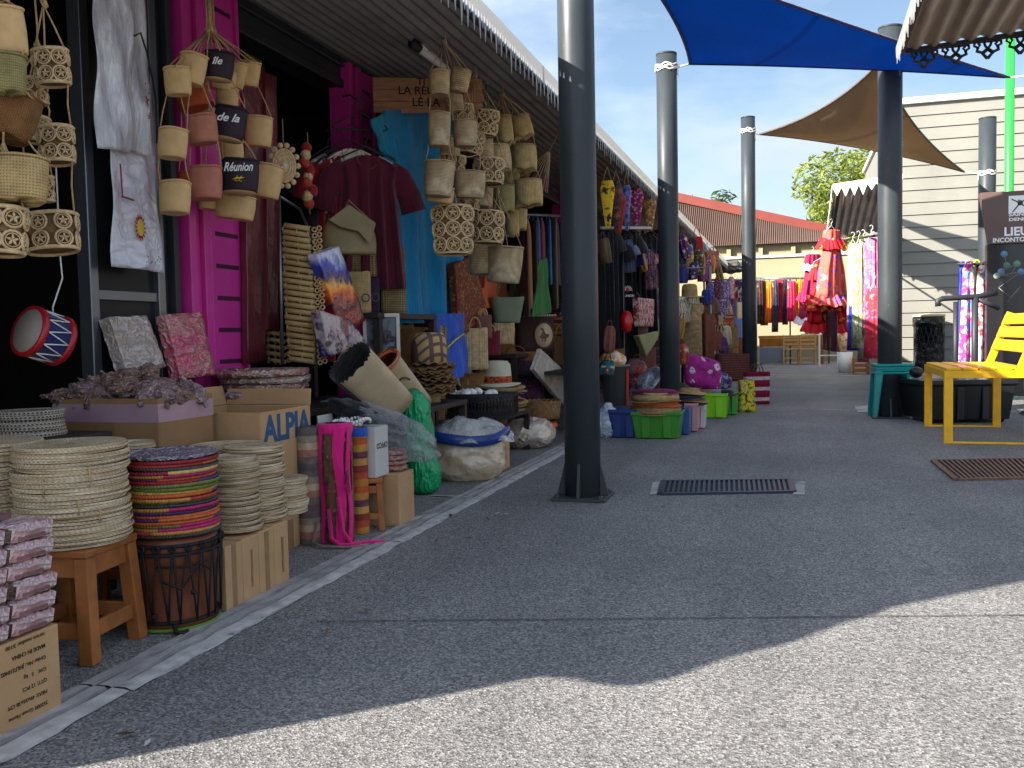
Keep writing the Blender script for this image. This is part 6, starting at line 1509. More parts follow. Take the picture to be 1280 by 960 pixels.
wbag('straw basket with a rope handle below the flowered bag', 592, 462, 36, 52, -2.16, M['coil'], True, .6)
wbag('brown woven basket behind the ribboned felt hat', 640, 470, 60, 30, -2.26, M['plait_brown'], True, .6, 1, 'woven_bag', 'leather_brown')
wbag('maroon patterned bag between felt hat and dodo tote', 655, 500, 44, 50, -2.16, printed('maroon_fringe', [rgb(90, 20, 40), rgb(60, 50, 90), rgb(130, 40, 30), rgb(40, 30, 30)], 40), False, .5)
wbag('red leather pouch beside the rope-handled basket', 604, 424, 22, 30, -2.12, M['leather_brown'], True, .5)
for i, (x, y, m_) in enumerate(((578, 352, C(150, 40, 120)), (581, 360, C(20, 20, 24)), (588, 340, C(196, 200, 30)))):
    mb = MB(); mb.box(-.03, .03, -.006, .006, -.13, 0); o = mb.build('hanging_scarf', m_, bev=.004); o.location = at(x, y-14, -2.24-.02*i); o.rotation_euler = (0, .2-.1*i, YAW); tag(o, ['purple scarf end hanging below the raffia totes', 'black scarf end hanging below the raffia totes', 'lime yellow scarf end hanging below the raffia totes'][i], 'scarf')
drape('hanging_cloth', 'orange cloth hanging in the shade under the chunky bucket', [(598, 340), (634, 340), (636, 385), (600, 385)], -2.35, C(190, 84, 30), nf=3, amp=.015)

# rack of coloured garments left of the nearest pole
def edgegarments(name, label_fn, items, Y=None, X=None, cat='garment', group=None, depth=.36, rail=None):
    for i, (x0, x1, y0, y1, m_) in enumerate(items):
        cx = (x0+x1)/2; p = at(cx, y0, X) if X is not None else atY(cx, y0, Y); w = mpx(x1-x0, p); h = mpx(y1-y0, p)
        th = thing(name, label_fn(i), cat, p, YAW+R.uniform(-.15, .15), group); mb = MB()
        cloth_body(mb, lerprows([(0, -w*.15, w*.15), (-.04*h, -w*.35, w*.35), (-.16*h, -w*.5, w*.5), (-.6*h, -w*.52, w*.52), (-h, -w*.6, w*.6)], 10), depth/2, 2, w*.08, i, 28)
        mb.build('garment_body', m_, th); hanger_m = MB(); hanger_m.tube([(0, 0, -.01), (0, 0, .03), (.012, 0, .045), (0, 0, .06)], .004, 5); hanger_m.build('hanger_hook', M['alu'], th)
cl = [(650, 658, C(70, 22, 26), 'dark red'), (656, 664, C(150, 96, 24), 'ochre'), (663, 669, C(66, 30, 26), 'brown'), (668, 675, C(24, 90, 140), 'blue'), (674, 681, C(120, 20, 44), 'crimson'), (680, 687, C(36, 110, 170), 'mid blue'), (687, 693, C(130, 112, 84), 'khaki'), (692, 699, C(96, 28, 32), 'maroon'), (698, 706, C(30, 120, 190), 'sky blue')]
edgegarments('shirt', lambda i: cl[i][3]+' garment on the rack just left of the nearest pole', [(a, b, 276+R.uniform(-2, 3), 276+[120, 110, 90, 90, 84, 80, 110, 80, 74][i], m_) for i, (a, b, m_, n_) in enumerate(cl)], X=-2.15, group='shirts on the rack left of the nearest pole', depth=.4)
mb = MB(); mb.tube([at(640, 268, -2.15), at(712, 270, -2.15)], .012, 8); mb.tube([at(640, 268, -2.15), at(640, 268, -2.15)+Vector((0, 0, .2))], .01, 8); o = mb.build('garment_rail', M['alu']); tag(o, 'steel rail with coloured shirts left of the nearest pole', 'clothes rail')
drape('hanging_cloth', 'bright green cloth corner hanging below the coloured shirts', [(676, 326), (684, 322), (690, 388), (672, 396)], -2.05, C(50, 110, 48), nf=1, amp=.03)
# maroon conical lampshade
p = at(686, 190, -1.78); th = thing('conical_shade', 'maroon conical paper shade hanging by the nearest pole', 'lampshade', p, .3, None)
mb = MB(); r_ = mpx(22, p); H_ = mpx(46, p); mb.lathe([(.01, 0), (r_, -H_), (r_*.97, -H_), (.008, -.01)], 8, 0, None, 1, 1, None, False); mb.build('shade', mat('maroon_paper', rgb(70, 28, 32), .7, .15), th)
mb = MB()
for i in range(24): a = 2*PI*i/24; mb.tube([(.012*math.cos(a), .012*math.sin(a), 0), (r_*.96*math.cos(a), r_*.96*math.sin(a), -H_)], .0022, 4)
mb.build('ribs', M['cream'], th); mb = MB(); mb.tube([(0, 0, -.02), (0, 0, .2)], .004, 5); mb.build('cord', M['cord'], th)
th.rotation_euler = (0, .5, 0)
# shirts and goods between nearest and second pole
M['kite1'] = printed('yellow_striped_kite', [rgb(226, 190, 40), rgb(220, 180, 40), rgb(40, 30, 40)], 14); M['kite4'] = printed('magenta_dotted', [rgb(160, 30, 100), rgb(170, 36, 110), rgb(220, 190, 210)], 34, warp=.1)
kites = [(759, 226, 22, 60, M['kite1'], 'yellow and black striped'), (770, 230, 20, 58, printed('brown_print', [rgb(110, 60, 40), rgb(60, 50, 60), rgb(150, 90, 60)], 16), 'brown printed'), (772, 244, 26, 48, C(170, 44, 40), 'plain brick red'), (783, 232, 14, 56, printed('blue_floral', [rgb(60, 110, 190), rgb(150, 140, 190), rgb(40, 80, 150)], 24), 'light blue floral'), (795, 236, 22, 50, M['kite4'], 'magenta dotted'), (812, 248, 20, 40, printed('gold_paisley', [rgb(196, 150, 80), rgb(150, 100, 60), rgb(220, 190, 130)], 26), 'gold paisley')]
for i, (x, y, w, h, m_, n_) in enumerate(kites):
    p = at(x, y, -1.52+.04*(i % 2)); W_, H_ = mpx(w, p)/2, mpx(h, p); th = thing('fan_bag', n_+' fabric fan hanging from the awning between the poles', 'fabric fan', p, YAW+R.uniform(-.3, .3), 'fabric fans hung from the awning')
    mb = MB(); mb.grid(lambda u, v: Vector((W_*math.cos(2*PI*u)*(1-.75*v)*(.6+.4*min(1, v*6)), .03*math.sin(2*PI*u)*(1-.6*v)+.006*math.sin(12*u), -H_*v)), 28, 12, closeu=True); b_ = len(mb.v); mb.f.append(list(range(28))); mb.mi.append(0); mb.sm.append(True); mb.f.append(list(range(b_-28, b_))); mb.mi.append(0); mb.sm.append(True); mb.build('fan_body', m_, th)
    mb = MB(); mb.tube([(-W_*.5, 0, 0), (0, 0, .12)], .003, 4); mb.tube([(W_*.5, 0, 0), (0, 0, .12)], .003, 4); mb.build('cord', M['cord'], th)
mb = MB(); mb.tube([at(750, 285, -1.6), at(812, 285, -1.45)], .02, 10); mb.tube([at(752, 268, -1.75), at(778, 268, -1.72)], .018, 10); o = mb.build('garment_rail', M['alu']); tag(o, 'grey rail carrying black shirts between the first two poles', 'clothes rail')
blk = [(758, 286, 34, 150, 1, 'black T-shirt with a pale slogan low between the first two poles'), (779, 288, 40, 160, 2, 'black T-shirt with a small red and white sunburst print'), (808, 292, 34, 130, 3, 'black T-shirt with white zip beside the second pole'), (768, 300, 30, 170, 4, 'plain black T-shirt hanging at the back between the poles')]
for i, (x, y, w, h, sd_, lab) in enumerate(blk):
    p = at(x, y, -1.62-.05*(i == 3)+.02*i); th = tunic('t_shirt', lab, p, YAW+.5-.2*i, mpx(w, p), mpx(h, p), M['blackcloth'], .35, False, 'T-shirt', 'black T-shirts between the poles', sd_, flare=1.05)
    if i == 1:
        W_ = mpx(w, p)/2; mb = MB()
        for k in range(9): a = PI*k/8; mb.tube([(.02*math.cos(a), -.085, -mpx(75, p)+.02*math.sin(a)), (.05*math.cos(a), -.085, -mpx(75, p)+.045*math.sin(a))], .004, 4)
        mb.build('sunburst_print', M['white'], th); mb = MB(); mb.lathe([(.0001, .004), (.022, .002), (.022, 0)], 14, 0, Matrix.Translation((0, -.086, -mpx(75, p))) @ Matrix.Rotation(PI/2, 4, 'X')); mb.build('red_disc', C(190, 40, 60), th)
        text('RÉUNION', .032, M['white'], th, Matrix.Translation((0, -.087, -mpx(82, p))) @ Matrix.Rotation(PI/2, 4, 'X'), bold=.02)
for i, (x, y, w, h, m_, lab) in enumerate(((785, 300, 14, 40, C(110, 116, 150), 'grey-blue child shirt on the rail'), (796, 296, 12, 36, C(44, 50, 150), 'small royal blue shirt on the rail'), (812, 312, 14, 50, printed('violet_flesh', [rgb(60, 60, 150), rgb(190, 150, 140), rgb(150, 40, 70)], 20), 'violet printed shirt beside the second pole'))):
    p = at(x, y, -1.5); tunic('t_shirt', lab, p, YAW+.3, mpx(w, p), mpx(h, p), m_, .3, False, 'T-shirt', None, i, flare=1.0)
pbag('white printed bag with red and yellow figures left of the second pole', [(797, 372), (818, 374), (817, 408), (799, 408)], -1.42, printed('figure_print', [rgb(206, 200, 196), rgb(150, 30, 60), rgb(200, 170, 70), rgb(40, 40, 60), rgb(210, 206, 200)], 20, warp=1), 'printed_bag', 'bag')
pbag('olive triangular cloth bag low left of the second pole', [(798, 420), (824, 414), (822, 424), (808, 446)], -1.42, C(130, 130, 70), 'cloth_bag', 'bag')
o = crumple(0, 95, .06, .05, .1, .2, 2.4, 3, False).build('padded_bag', PL(190, 20, 30)); o.location = at(783, 402, -1.48); tag(o, 'shiny red padded bag hanging low between the first two poles', 'bag')
p = at(765, 512, -1.5)
shelf('display_table', 'dark stand behind the plastic tubs between the poles', -2.5, -1.62, 7.2, 9.2, .55)
for i, (x, y, w, h, m_, lab) in enumerate(((766, 470, 30, 34, M['plait_brown'], 'brown fringe bag in shade behind the tubs'), (800, 470, 40, 36, M['leather_brown'], 'brown leather bag in shade behind the tilted sun hat'), (815, 470, 26, 50, stripes('dark_rainbow', [rgb(40, 44, 70), rgb(120, 90, 40), rgb(80, 30, 70), rgb(40, 70, 60)], .1), 'dark rainbow-striped bag left of the second pole'), (790, 440, 40, 60, M['leather_brown'], 'brown leather bag hanging in shade below the shirts'))):
    wbag(lab, x, y, w, h, -1.62, m_, True, .5, 1, 'shoulder_bag', 'leather_brown')
# grey container of bright toys
p = gr(762, 541); p.x -= .12
def tub(name, label, px, py, w, h, m, rz=0.0, d_=.3, cat='storage tub', lid=None, X=None, group=None, taper=.88):
    p = gr(px, py); W_ = mpx(w, p)/2; H_ = mpx(h, p); th = thing(name, label, cat, (p.x, p.y+d_/2, 0), rz, group); dd = d_/2
    mb = MB(); t_ = .006
    def ring(k, z, s_=1): return [(sx*(W_*k), sy*(dd*k), z) for sx, sy in ((-1, -1), (1, -1), (1, 1), (-1, 1))]
    lv = [ring(taper, .004), ring(1, H_-.03), ring(1.05, H_-.028), ring(1.05, H_), ring(.97, H_), ring(taper*.96, .014)]
    vs = sum(lv, []); fs = [(3, 2, 1, 0)]
    for i in range(5):
        for k in range(4): l_ = (k+1) % 4; fs.append((4*i+k, 4*i+l_, 4*i+4+l_, 4*i+4+k))
    fs.append((20, 21, 22, 23)); mb.add(vs, fs)
    for k in (-.45, .45): mb.prism([(W_*k-.03, .01), (W_*k+.03, .01), (W_*k+.035, H_-.032), (W_*k-.035, H_-.032)], -dd*.93-.012, -dd*.93+.02)
    mb.build('tub_body', m, th, bev=.008)
    return th, H_
th, H_ = tub('storage_tub', 'bright green plastic tub heaped with straw hats before the second pole', 820, 549, 60, 34, PL(66, 140, 44), .0, .34)
for i, (dz, r_, m_) in enumerate(((.0, .215, 'straw'), (.07, .22, 'rust'), (.105, .215, 'straw2'), (.17, .2, 'mag'))):
    p = gr(816, 549); p = Vector((p.x, p.y+.17, H_-.03+dz)); mm = [M['hatstraw'], mat('rust_straw', rgb(176, 84, 40), .8, .2, 30, .3, 90), coil('striped_hat_straw', rgb(190, 160, 110), .008), mat('magenta_felt', rgb(112, 20, 70), .85, .1)][i]
    hat(['straw hat lowest in the green tub', 'rust brimmed straw hat in the green tub', 'straw hat with white stitching in the green tub', 'magenta-edged hat on top in the green tub'][i], p, r_, [.205, .19, .2, .17][i], [.085, .05, .08, .03][i], mm, None, 0, i)
th, H_ = tub('storage_tub', 'dark blue plastic tub behind and left of the hat tub', 779, 548, 36, 36, PL(34, 60, 120), 0, .4)
tub('storage_tub', 'mid blue plastic tub squeezed right of the hat tub', 853, 544, 16, 34, PL(40, 80, 150), 0, .3)
th, H_ = tub('storage_tub', 'dusty pink plastic tub right of the mid blue one', 864, 540, 16, 36, PL(190, 140, 140), 0, .34)
for i in range(5): hat('dark banded hat in the pile on the pink tub', th.location+Vector((-.02+R.uniform(-.02, .02), 0, H_-.02+i*.022)), .15, .09, .05, [C(40, 46, 70), M['hatstraw'], C(60, 62, 84)][i % 3], None, 0, i, 'sun_hat', 'hats on the pink tub')
th, H_ = tub('storage_tub', 'white and grey slatted plastic tub left of the lime tub', 874, 536, 12, 30, PL(196, 196, 200), 0, .3)
th, H_ = tub('storage_tub', 'bright lime plastic tub under the purple floral cushion', 890, 523, 37, 31, PL(132, 204, 30), .0, .34)
for i in range(4): hat(['dark red hat in the lime tub', 'brown hat in the lime tub', 'grey hat in the lime tub', 'black hat in the lime tub'][i], th.location+Vector((-.12+.08*i, -.02, H_-.02)), .13, .08, .05, [M['leather_brown'], M['hatbrown'], C(120, 120, 128), M['blackcloth']][i], None, 0, i, 'sun_hat')
tub('storage_tub', 'darker green tub just right of the lime one', 914, 519, 14, 29, PL(60, 150, 60), 0, .3)
p = gr(765, 538); th = thing('waste_bin', 'tall grey plastic bin with a red edge strip between the first two poles', 'bin', (p.x, p.y+.2, 0)); W_ = mpx(30, p)/2; H_ = .55
mb = MB(); mb.lathe([(.0001, 0), (W_*.9, 0), (W_*1.2, H_), (W_*1.26, H_), (W_*1.26, H_+.02), (W_*1.1, H_+.02), (W_*.85, .05), (.0001, .05)], 24, 0); mb.build('bin_body', PL(96, 100, 100), th); mb = MB(); mb.box(W_*1.05, W_*1.2, -W_*.7, -W_*.5, .02, H_-.02); mb.build('edge_strip', PL(200, 60, 30), th)
o = crumple(0, 97, .12, .1, .08, .25, 2, 3).build('toy_bundle', printed('orange_white', [rgb(226, 110, 30), rgb(226, 210, 190), rgb(220, 150, 50)], 14)); o.location = (p.x-.02, p.y+.2, H_+.06); tag(o, 'orange and white soft bundle on top of the grey bin', 'toy bundle')
o = crumple(0, 98, .13, .1, .1, .25, 2, 3).build('floral_bundle', printed('red_floral', [rgb(150, 140, 90), rgb(180, 40, 40), rgb(70, 60, 50), rgb(160, 150, 110)], 22)); o.location = at(792, 462, -1.5); tag(o, 'beige and red floral bundle behind the tilted sun hat', 'cloth bundle')
o = crumple(0, 99, .09, .09, .17, .2, 3, 3).build('plastic_bag', wrapped('blue_white_bag', rgb(130, 150, 180), rgb(190, 200, 214), 9, 1, .6)); q = gr(756, 548); o.location = (q.x, q.y+.1, .115); tag(o, 'pale blue plastic bag on the ground just right of the nearest pole', 'plastic bag')
p = at(806, 478, -1.35); th = hat('wide dark blue sun hat in clear film tilted over the hat tub', p, mpx(26, p), mpx(11, p), .05, wrapped('navy_film', rgb(50, 56, 84), rgb(90, 96, 124), 8, 1, .3)); th.rotation_euler = (math.radians(20), math.radians(-42), YAW)
# right of the second pole
p = at(862, 362, -1.2)
hat('wide straw sun hat hanging on the stall corner right of the second pole', at(862, 372, -1.22), mpx(18, p), mpx(10, p), mpx(17, p), M['hatstraw'])
pbag('green and white printed cloth bag beneath the hanging sun hat', [(848, 372), (877, 370), (874, 402), (850, 404)], -1.25, printed('green_white', [rgb(20, 110, 50), rgb(190, 190, 180), rgb(16, 90, 50), rgb(170, 40, 40)], 10), 'cloth_bag', 'bag')
pk = at(865, 452, -1.25)
for i, (y, w, h) in enumerate(((452, 34, 20), (436, 33, 20), (420, 30, 20), (404, 27, 24))):
    q = at(865, y-h, -1.25); lab = ['lowest straw basket of the nested column right of the second pole', 'second straw basket of the nested column', 'third straw basket of the nested column', 'top straw basket of the nested column'][i]
    o = basket_mesh(mpx(w+2, q), mpx(h*1.5 if i else h, q), 'coil', .72, .95, i).build('straw_basket', M['coil']); o.location = q; tag(o, lab, 'basket', 'nested straw baskets right of the second pole')
shelf('display_table', 'dark low stand under the nested straw baskets', -1.75, -1.0, pk.y-.25, pk.y+3.2, pk.z-.003)
def hangitems(lst, X, cat, nm):
    for i, (x, y, w, h, m_, lab) in enumerate(lst):
        p = at(x, y, X+R.uniform(-.05, .05)); W_, H_ = mpx(w, p)/2, mpx(h, p); th = thing(nm, lab, cat, p, YAW+R.uniform(-.4, .4))
        mb = MB(); cloth_body(mb, lerprows([(0, -W_*.7, W_*.7), (-H_*.1, -W_*.9, W_*.9), (-H_*.5, -W_, W_), (-H_*.92, -W_*.95, W_*.95), (-H_, -W_*.8, W_*.8)], 10), .05, 2, .012, i, 28); mb.build('bag_body', m_, th)
        mb = MB(); mb.tube([(-W_*.6, 0, 0), (-W_*.2, 0, .14), (W_*.2, 0, .14), (W_*.6, 0, 0)], .006, 5); mb.build('handle', M['leather_brown'], th)
hangitems([(853, 296, 12, 34, C(40, 90, 110), 'teal bag hanging at the awning end right of the second pole'), (860, 306, 14, 44, printed('blue_yellow', [rgb(30, 110, 190), rgb(210, 190, 60), rgb(30, 80, 150), rgb(190, 100, 50)], 14), 'blue and yellow printed bag at the awning end'), (871, 296, 16, 28, C(176, 30, 44), 'red bag hanging beneath the awning end'), (881, 306, 10, 24, C(190, 196, 220), 'white and blue bag at the very end of the awning'), (875, 318, 14, 26, M['hatstraw'], 'beige woven pouch below the red hanging bag'), (884, 326, 9, 26, M['leather_brown'], 'brown leather pouch at the very end of the awning'), (852, 332, 16, 22, C(50, 60, 130), 'dark blue bag below the blue and yellow one')], -1.38, 'bag', 'hanging_bag')
M['colourful'] = [printed('mixed_print_%d' % i, c, 26) for i, c in enumerate(([rgb(150, 60, 110), rgb(60, 60, 140), rgb(200, 190, 200), rgb(40, 120, 150)], [rgb(190, 60, 40), rgb(60, 40, 60), rgb(200, 160, 60), rgb(90, 100, 160)], [rgb(190, 190, 210), rgb(120, 90, 150), rgb(180, 40, 60), rgb(60, 50, 70)], [rgb(40, 130, 150), rgb(190, 120, 140), rgb(150, 30, 40), rgb(210, 200, 190)]))]
k = 0; words = ['violet and blue', 'red and gold', 'lilac and white', 'teal and pink']
for (x, y) in ((888, 352), (897, 346), (906, 350), (914, 346), (922, 350), (893, 378), (902, 374), (911, 380), (919, 376), (899, 400), (909, 404), (918, 400)):
    p = at(x, y, -.95-.004*(x-880)); W_, H_ = mpx(9, p)/2, mpx(28, p); th = thing('souvenir_pouch', '%s printed pouch in the %s row of the souvenir display' % (words[k % 4], ['top', 'top', 'top', 'top', 'top', 'middle', 'middle', 'middle', 'middle', 'bottom', 'bottom', 'bottom'][k]), 'pouch', p, YAW+R.uniform(-.5, .5), 'printed pouches on the souvenir display')
    mb = MB(); cloth_body(mb, lerprows([(0, -W_*.5, W_*.5), (-H_*.15, -W_, W_), (-H_*.9, -W_, W_), (-H_, -W_*.8, W_*.8)], 8), .04, 2, .01, k, 24); mb.build('pouch_body', M['colourful'][k % 4], th)
    mb = MB(); mb.tube([(-W_*.4, 0, 0), (0, 0, .07), (W_*.4, 0, 0)], .004, 5); mb.build('loop', M['cord'], th); k += 1
mb = MB(); a = at(882, 338, -.98); 
for x in (884, 926): q = gr(x, 470); mb.tube([Vector((q.x-.1, a.y+1, 0)), Vector((q.x-.1, a.y+1, 1.7))], .02, 8)
q0 = gr(884, 470); q1 = gr(926, 470)
for z in (1.68, 1.3, .9): mb.tube([(q0.x-.1, a.y+1, z), (q1.x-.1, a.y+1, z)], .012, 6)
o = mb.build('display_rack', M['alu']); tag(o, 'metal rack of printed pouches between second and third pole', 'display rack')
for i, (x, y, w, h, m_, lab, nm) in enumerate(((886, 452, 16, 60, M['leather_brown'], 'brown fringed leather bag beside the nested baskets', 'fringed_bag'), (912, 452, 22, 44, M['hatbrown'], 'straw doll basket in front of the souvenir display', 'straw_basket'), (900, 448, 12, 34, C(190, 170, 170), 'pale pink doll bag in the souvenir display', 'doll_bag'), (924, 450, 12, 40, M['leather_brown'], 'brown leather bag close to the third pole', 'shoulder_bag'))):
    wbag(lab, x, y, w, h, -1.0, m_, True, .7, .9, nm, 'leather_brown')
p = atY(878, 466, 9.62); mb = MB(); sg = lambda q, e: math.copysign(abs(q)**e, q)
for off in (0,): mb.lathe([(max(.0001, .21*math.cos(a_)**.55 if math.cos(a_) > 1e-6 else .0001), .075*math.sin(a_)) for a_ in [-PI/2+PI*i/14 for i in range(15)]], 48, 0, None, 1, 1, lambda x, y, z, a: (x*1.18/max(abs(math.cos(a))**.7, abs(math.sin(a))**.7, .82)*.86, y/max(abs(math.cos(a))**.7, abs(math.sin(a))**.7, .82)*.86, z*(1+.12*math.sin(3*a))))
o = mb.build('cushion', printed('purple_floral', [rgb(140, 20, 110), rgb(150, 26, 120), rgb(130, 18, 100), rgb(60, 20, 80), rgb(200, 190, 200)], 13, warp=1)); o.location = p; o.rotation_euler = (math.radians(68), .25, YAW+.25); tag(o, 'purple floral cushion propped over the lime tub', 'cushion')
o = crumple(0, 112, .12, .07, .12, .15, 2, 3, False).build('cushion', printed('blue_white_floral', [rgb(170, 170, 200), rgb(70, 60, 110), rgb(120, 60, 120), rgb(190, 190, 210)], 20)); o.location = at(902, 478, -.8); o.rotation_euler = (.3, 0, YAW); tag(o, 'blue and white floral cushion right of the purple one', 'cushion')
wbag('large brown braided leather bag behind the patterned sack', 914, 476, 44, 34, -.74, stripes('braided_leather', [rgb(120, 74, 66), rgb(96, 54, 48)], .03), True, .6, 1, 'leather_bag', 'leather_brown')
p = gr(945, 507); wbag('red and white striped straw shopper standing nearest the third pole', 946, 505, 32, 40, gr(946, 505).x, stripes('red_white_stripes', [rgb(150, 30, 60), rgb(214, 190, 190), rgb(130, 24, 50)], .12), True, .5, .96, 'striped_shopper', 'leather_brown', 0)
p = gr(933, 515); wbag('black bag with yellow and violet flowers in front of the striped shopper', 933, 515, 20, 40, gr(933, 515).x, printed('black_yellow_floral', [rgb(30, 30, 34), rgb(206, 190, 40), rgb(90, 60, 130), rgb(40, 50, 40), rgb(150, 150, 170)], 22), False, .6, 1.15, 'flowered_sack')


# ---- more goods filling the gaps of the display
for i, (lab, x, yb, w, h, X, m_, hd) in enumerate((
    ('plaited brown hamper beneath the white metal frame', 486, 486, 40, 34, -2.3, M['plait_brown'], False),
    ('cream woven pouch between the frame and the plaid hat', 508, 440, 20, 34, -2.3, M['plait'], False),
    ('dark woven hamper under the crate table', 600, 560, 70, 36, -2.25, M['plait_brown'], False),
    ('straw bag under the scalloped hat stand', 536, 540, 50, 46, -2.3, M['coil_brown'], True),
    ('grey rush bag beneath the felt bag stand', 656, 488, 40, 34, -2.32, M['mat_grey'], False),
    ('small red pouch hanging before the bamboo rack end', 412, 452, 16, 24, -2.2, C(130, 26, 34), True),
    ('violet pouch at the foot of the olive bag', 412, 345, 20, 26, -2.3, C(70, 50, 110), True),
    ('straw bag tucked between maroon tunic and turquoise cloth', 506, 330, 20, 40, -2.3, M['coil'], True),
    ('brown straw carrier behind the scalloped hats', 508, 470, 40, 60, -2.3, M['plait_brown'], True),
    ('pale straw bag between plaid hat and royal blue cloth', 556, 452, 26, 44, -2.26, M['coil'], False),
    ('checked rush bag low behind the wide hat pile', 650, 512, 40, 36, -2.2, M['mat_grey'], True),
    ('red and navy woven bag behind the dodo tote', 690, 436, 30, 40, -2.4, M['roll3'], True),
    ('dark plaited bag behind the tilted whitish bag', 700, 480, 44, 60, -2.2, M['plait_brown'], True),
    ('straw bowl beside the ribboned felt hat', 588, 492, 36, 26, -2.22, M['coil_brown'], False),
    ('maroon ruffled pouch under the flowered bag', 612, 444, 28, 30, -2.2, C(110, 24, 40), True),
    ('cream bag with a purple band under the raffia totes', 580, 395, 28, 34, -2.3, M['cream'], False),
    ('brown woven hamper deep behind the flowered bag', 620, 470, 50, 60, -2.42, M['plait_brown'], False),
    ('dark leather satchel between the near pole and the grey bin', 752, 470, 30, 60, -1.9, M['leather_brown'], True),
    ('black cloth bag under the black T-shirts', 776, 466, 26, 70, -1.8, M['blackcloth'], True),
    ('olive striped satchel below the white printed bag', 806, 452, 26, 40, -1.7, M['roll2'], True),
    ('dark plaited bag left of the second pole', 822, 458, 26, 80, -1.7, M['plait_brown'], True),
    ('indigo printed bag high beside the second pole', 818, 400, 22, 50, -1.6, M['colourful_a'], True),
    ('brown leather satchel left of the fringed bag', 884, 410, 18, 40, -1.15, M['leather_brown'], True),
    ('straw pouch under the printed pouches', 896, 418, 16, 24, -1.05, M['coil'], True),
    ('red striped pouch under the printed pouches', 908, 420, 18, 28, -1.05, M['roll3'], True),
    ('blue cylinder bag under the printed pouches', 920, 424, 16, 26, -1.0, PL(60, 90, 160), False),
    ('pale doll basket beside the third pole', 926, 408, 14, 30, -.95, M['card_pale'], True),
    ('teal printed bag under the awning end', 866, 342, 18, 30, -1.4, M['colourful_b'], True),
    ('violet printed bag under the awning end', 880, 352, 18, 30, -1.35, M['colourful_a'], True),
    ('red printed pouch under the awning end', 892, 336, 14, 22, -1.3, M['colourful_b'], True))):
    wbag(lab, x, yb, w, h, X, m_, hd, .5, .92, ['woven_bag', 'shoulder_bag', 'straw_basket'][i % 3], 'leather_brown' if i % 2 else 'cord')
gl = [(752, 758, 'dark grey'), (757, 764, 'black'), (763, 769, 'navy'), (769, 776, 'charcoal'), (776, 782, 'black ribbed'), (786, 792, 'deep blue'), (793, 800, 'black cotton'), (800, 807, 'dark violet'), (808, 815, 'plum'), (815, 822, 'crimson')]
gc = [C(40, 40, 46), M['blackcloth'], C(26, 30, 56), C(36, 34, 38), M['blackcloth'], C(24, 32, 84), M['blackcloth'], C(50, 30, 70), C(80, 24, 50), C(130, 24, 44)]
edgegarments('shirt', lambda i: gl[i][2]+' garment in the packed row behind the black T-shirts', [(a, b, 290+R.uniform(-3, 4), 400+R.uniform(-20, 30), gc[i]) for i, (a, b, n_) in enumerate(gl)], X=-1.9, group='shirts packed behind the black T-shirts', depth=.4)


# crowded small goods: cloth pouches, straw bags and hats heaped and hung in the gaps
tints = [('rust red', (150, 56, 40)), ('mustard', (176, 130, 44)), ('deep blue', (36, 52, 116)), ('olive', (96, 98, 52)), ('wine red', (104, 26, 48)), ('cream', (196, 180, 150)), ('brown', (98, 64, 44)), ('teal', (30, 104, 110)), ('violet', (90, 56, 120)), ('coral', (190, 88, 70)), ('charcoal', (50, 48, 52)), ('moss green', (60, 92, 56))]
zones = [('hanging between the raffia totes and the nearest pole', [(600, 352), (618, 372), (640, 362), (646, 386), (660, 372), (676, 400), (692, 380), (702, 404)], -2.32, 18, 34),
         ('heaped between the felt hat and the nearest pole', [(576, 480), (606, 478), (634, 488), (650, 470), (664, 486), (690, 500), (700, 446), (586, 430)], -2.3, 24, 26),
         ('hanging among the black T-shirts', [(754, 330), (770, 420), (786, 440), (798, 342), (804, 400), (814, 366), (762, 440), (818, 430)], -1.56, 13, 32),
         ('heaped behind the plastic tubs', [(772, 486), (790, 486), (806, 492), (822, 490), (760, 470), (796, 470)], -1.5, 22, 20),
         ('hanging beneath the awning end by the second pole', [(852, 318), (858, 338), (866, 322), (874, 338), (882, 338), (890, 344), (868, 352), (896, 352)], -1.32, 11, 24),
         ('heaped around the nested baskets', [(852, 420), (882, 384), (886, 424), (896, 436), (906, 430), (914, 436), (924, 430), (902, 444), (852, 452), (890, 396)], -1.0, 14, 22)]
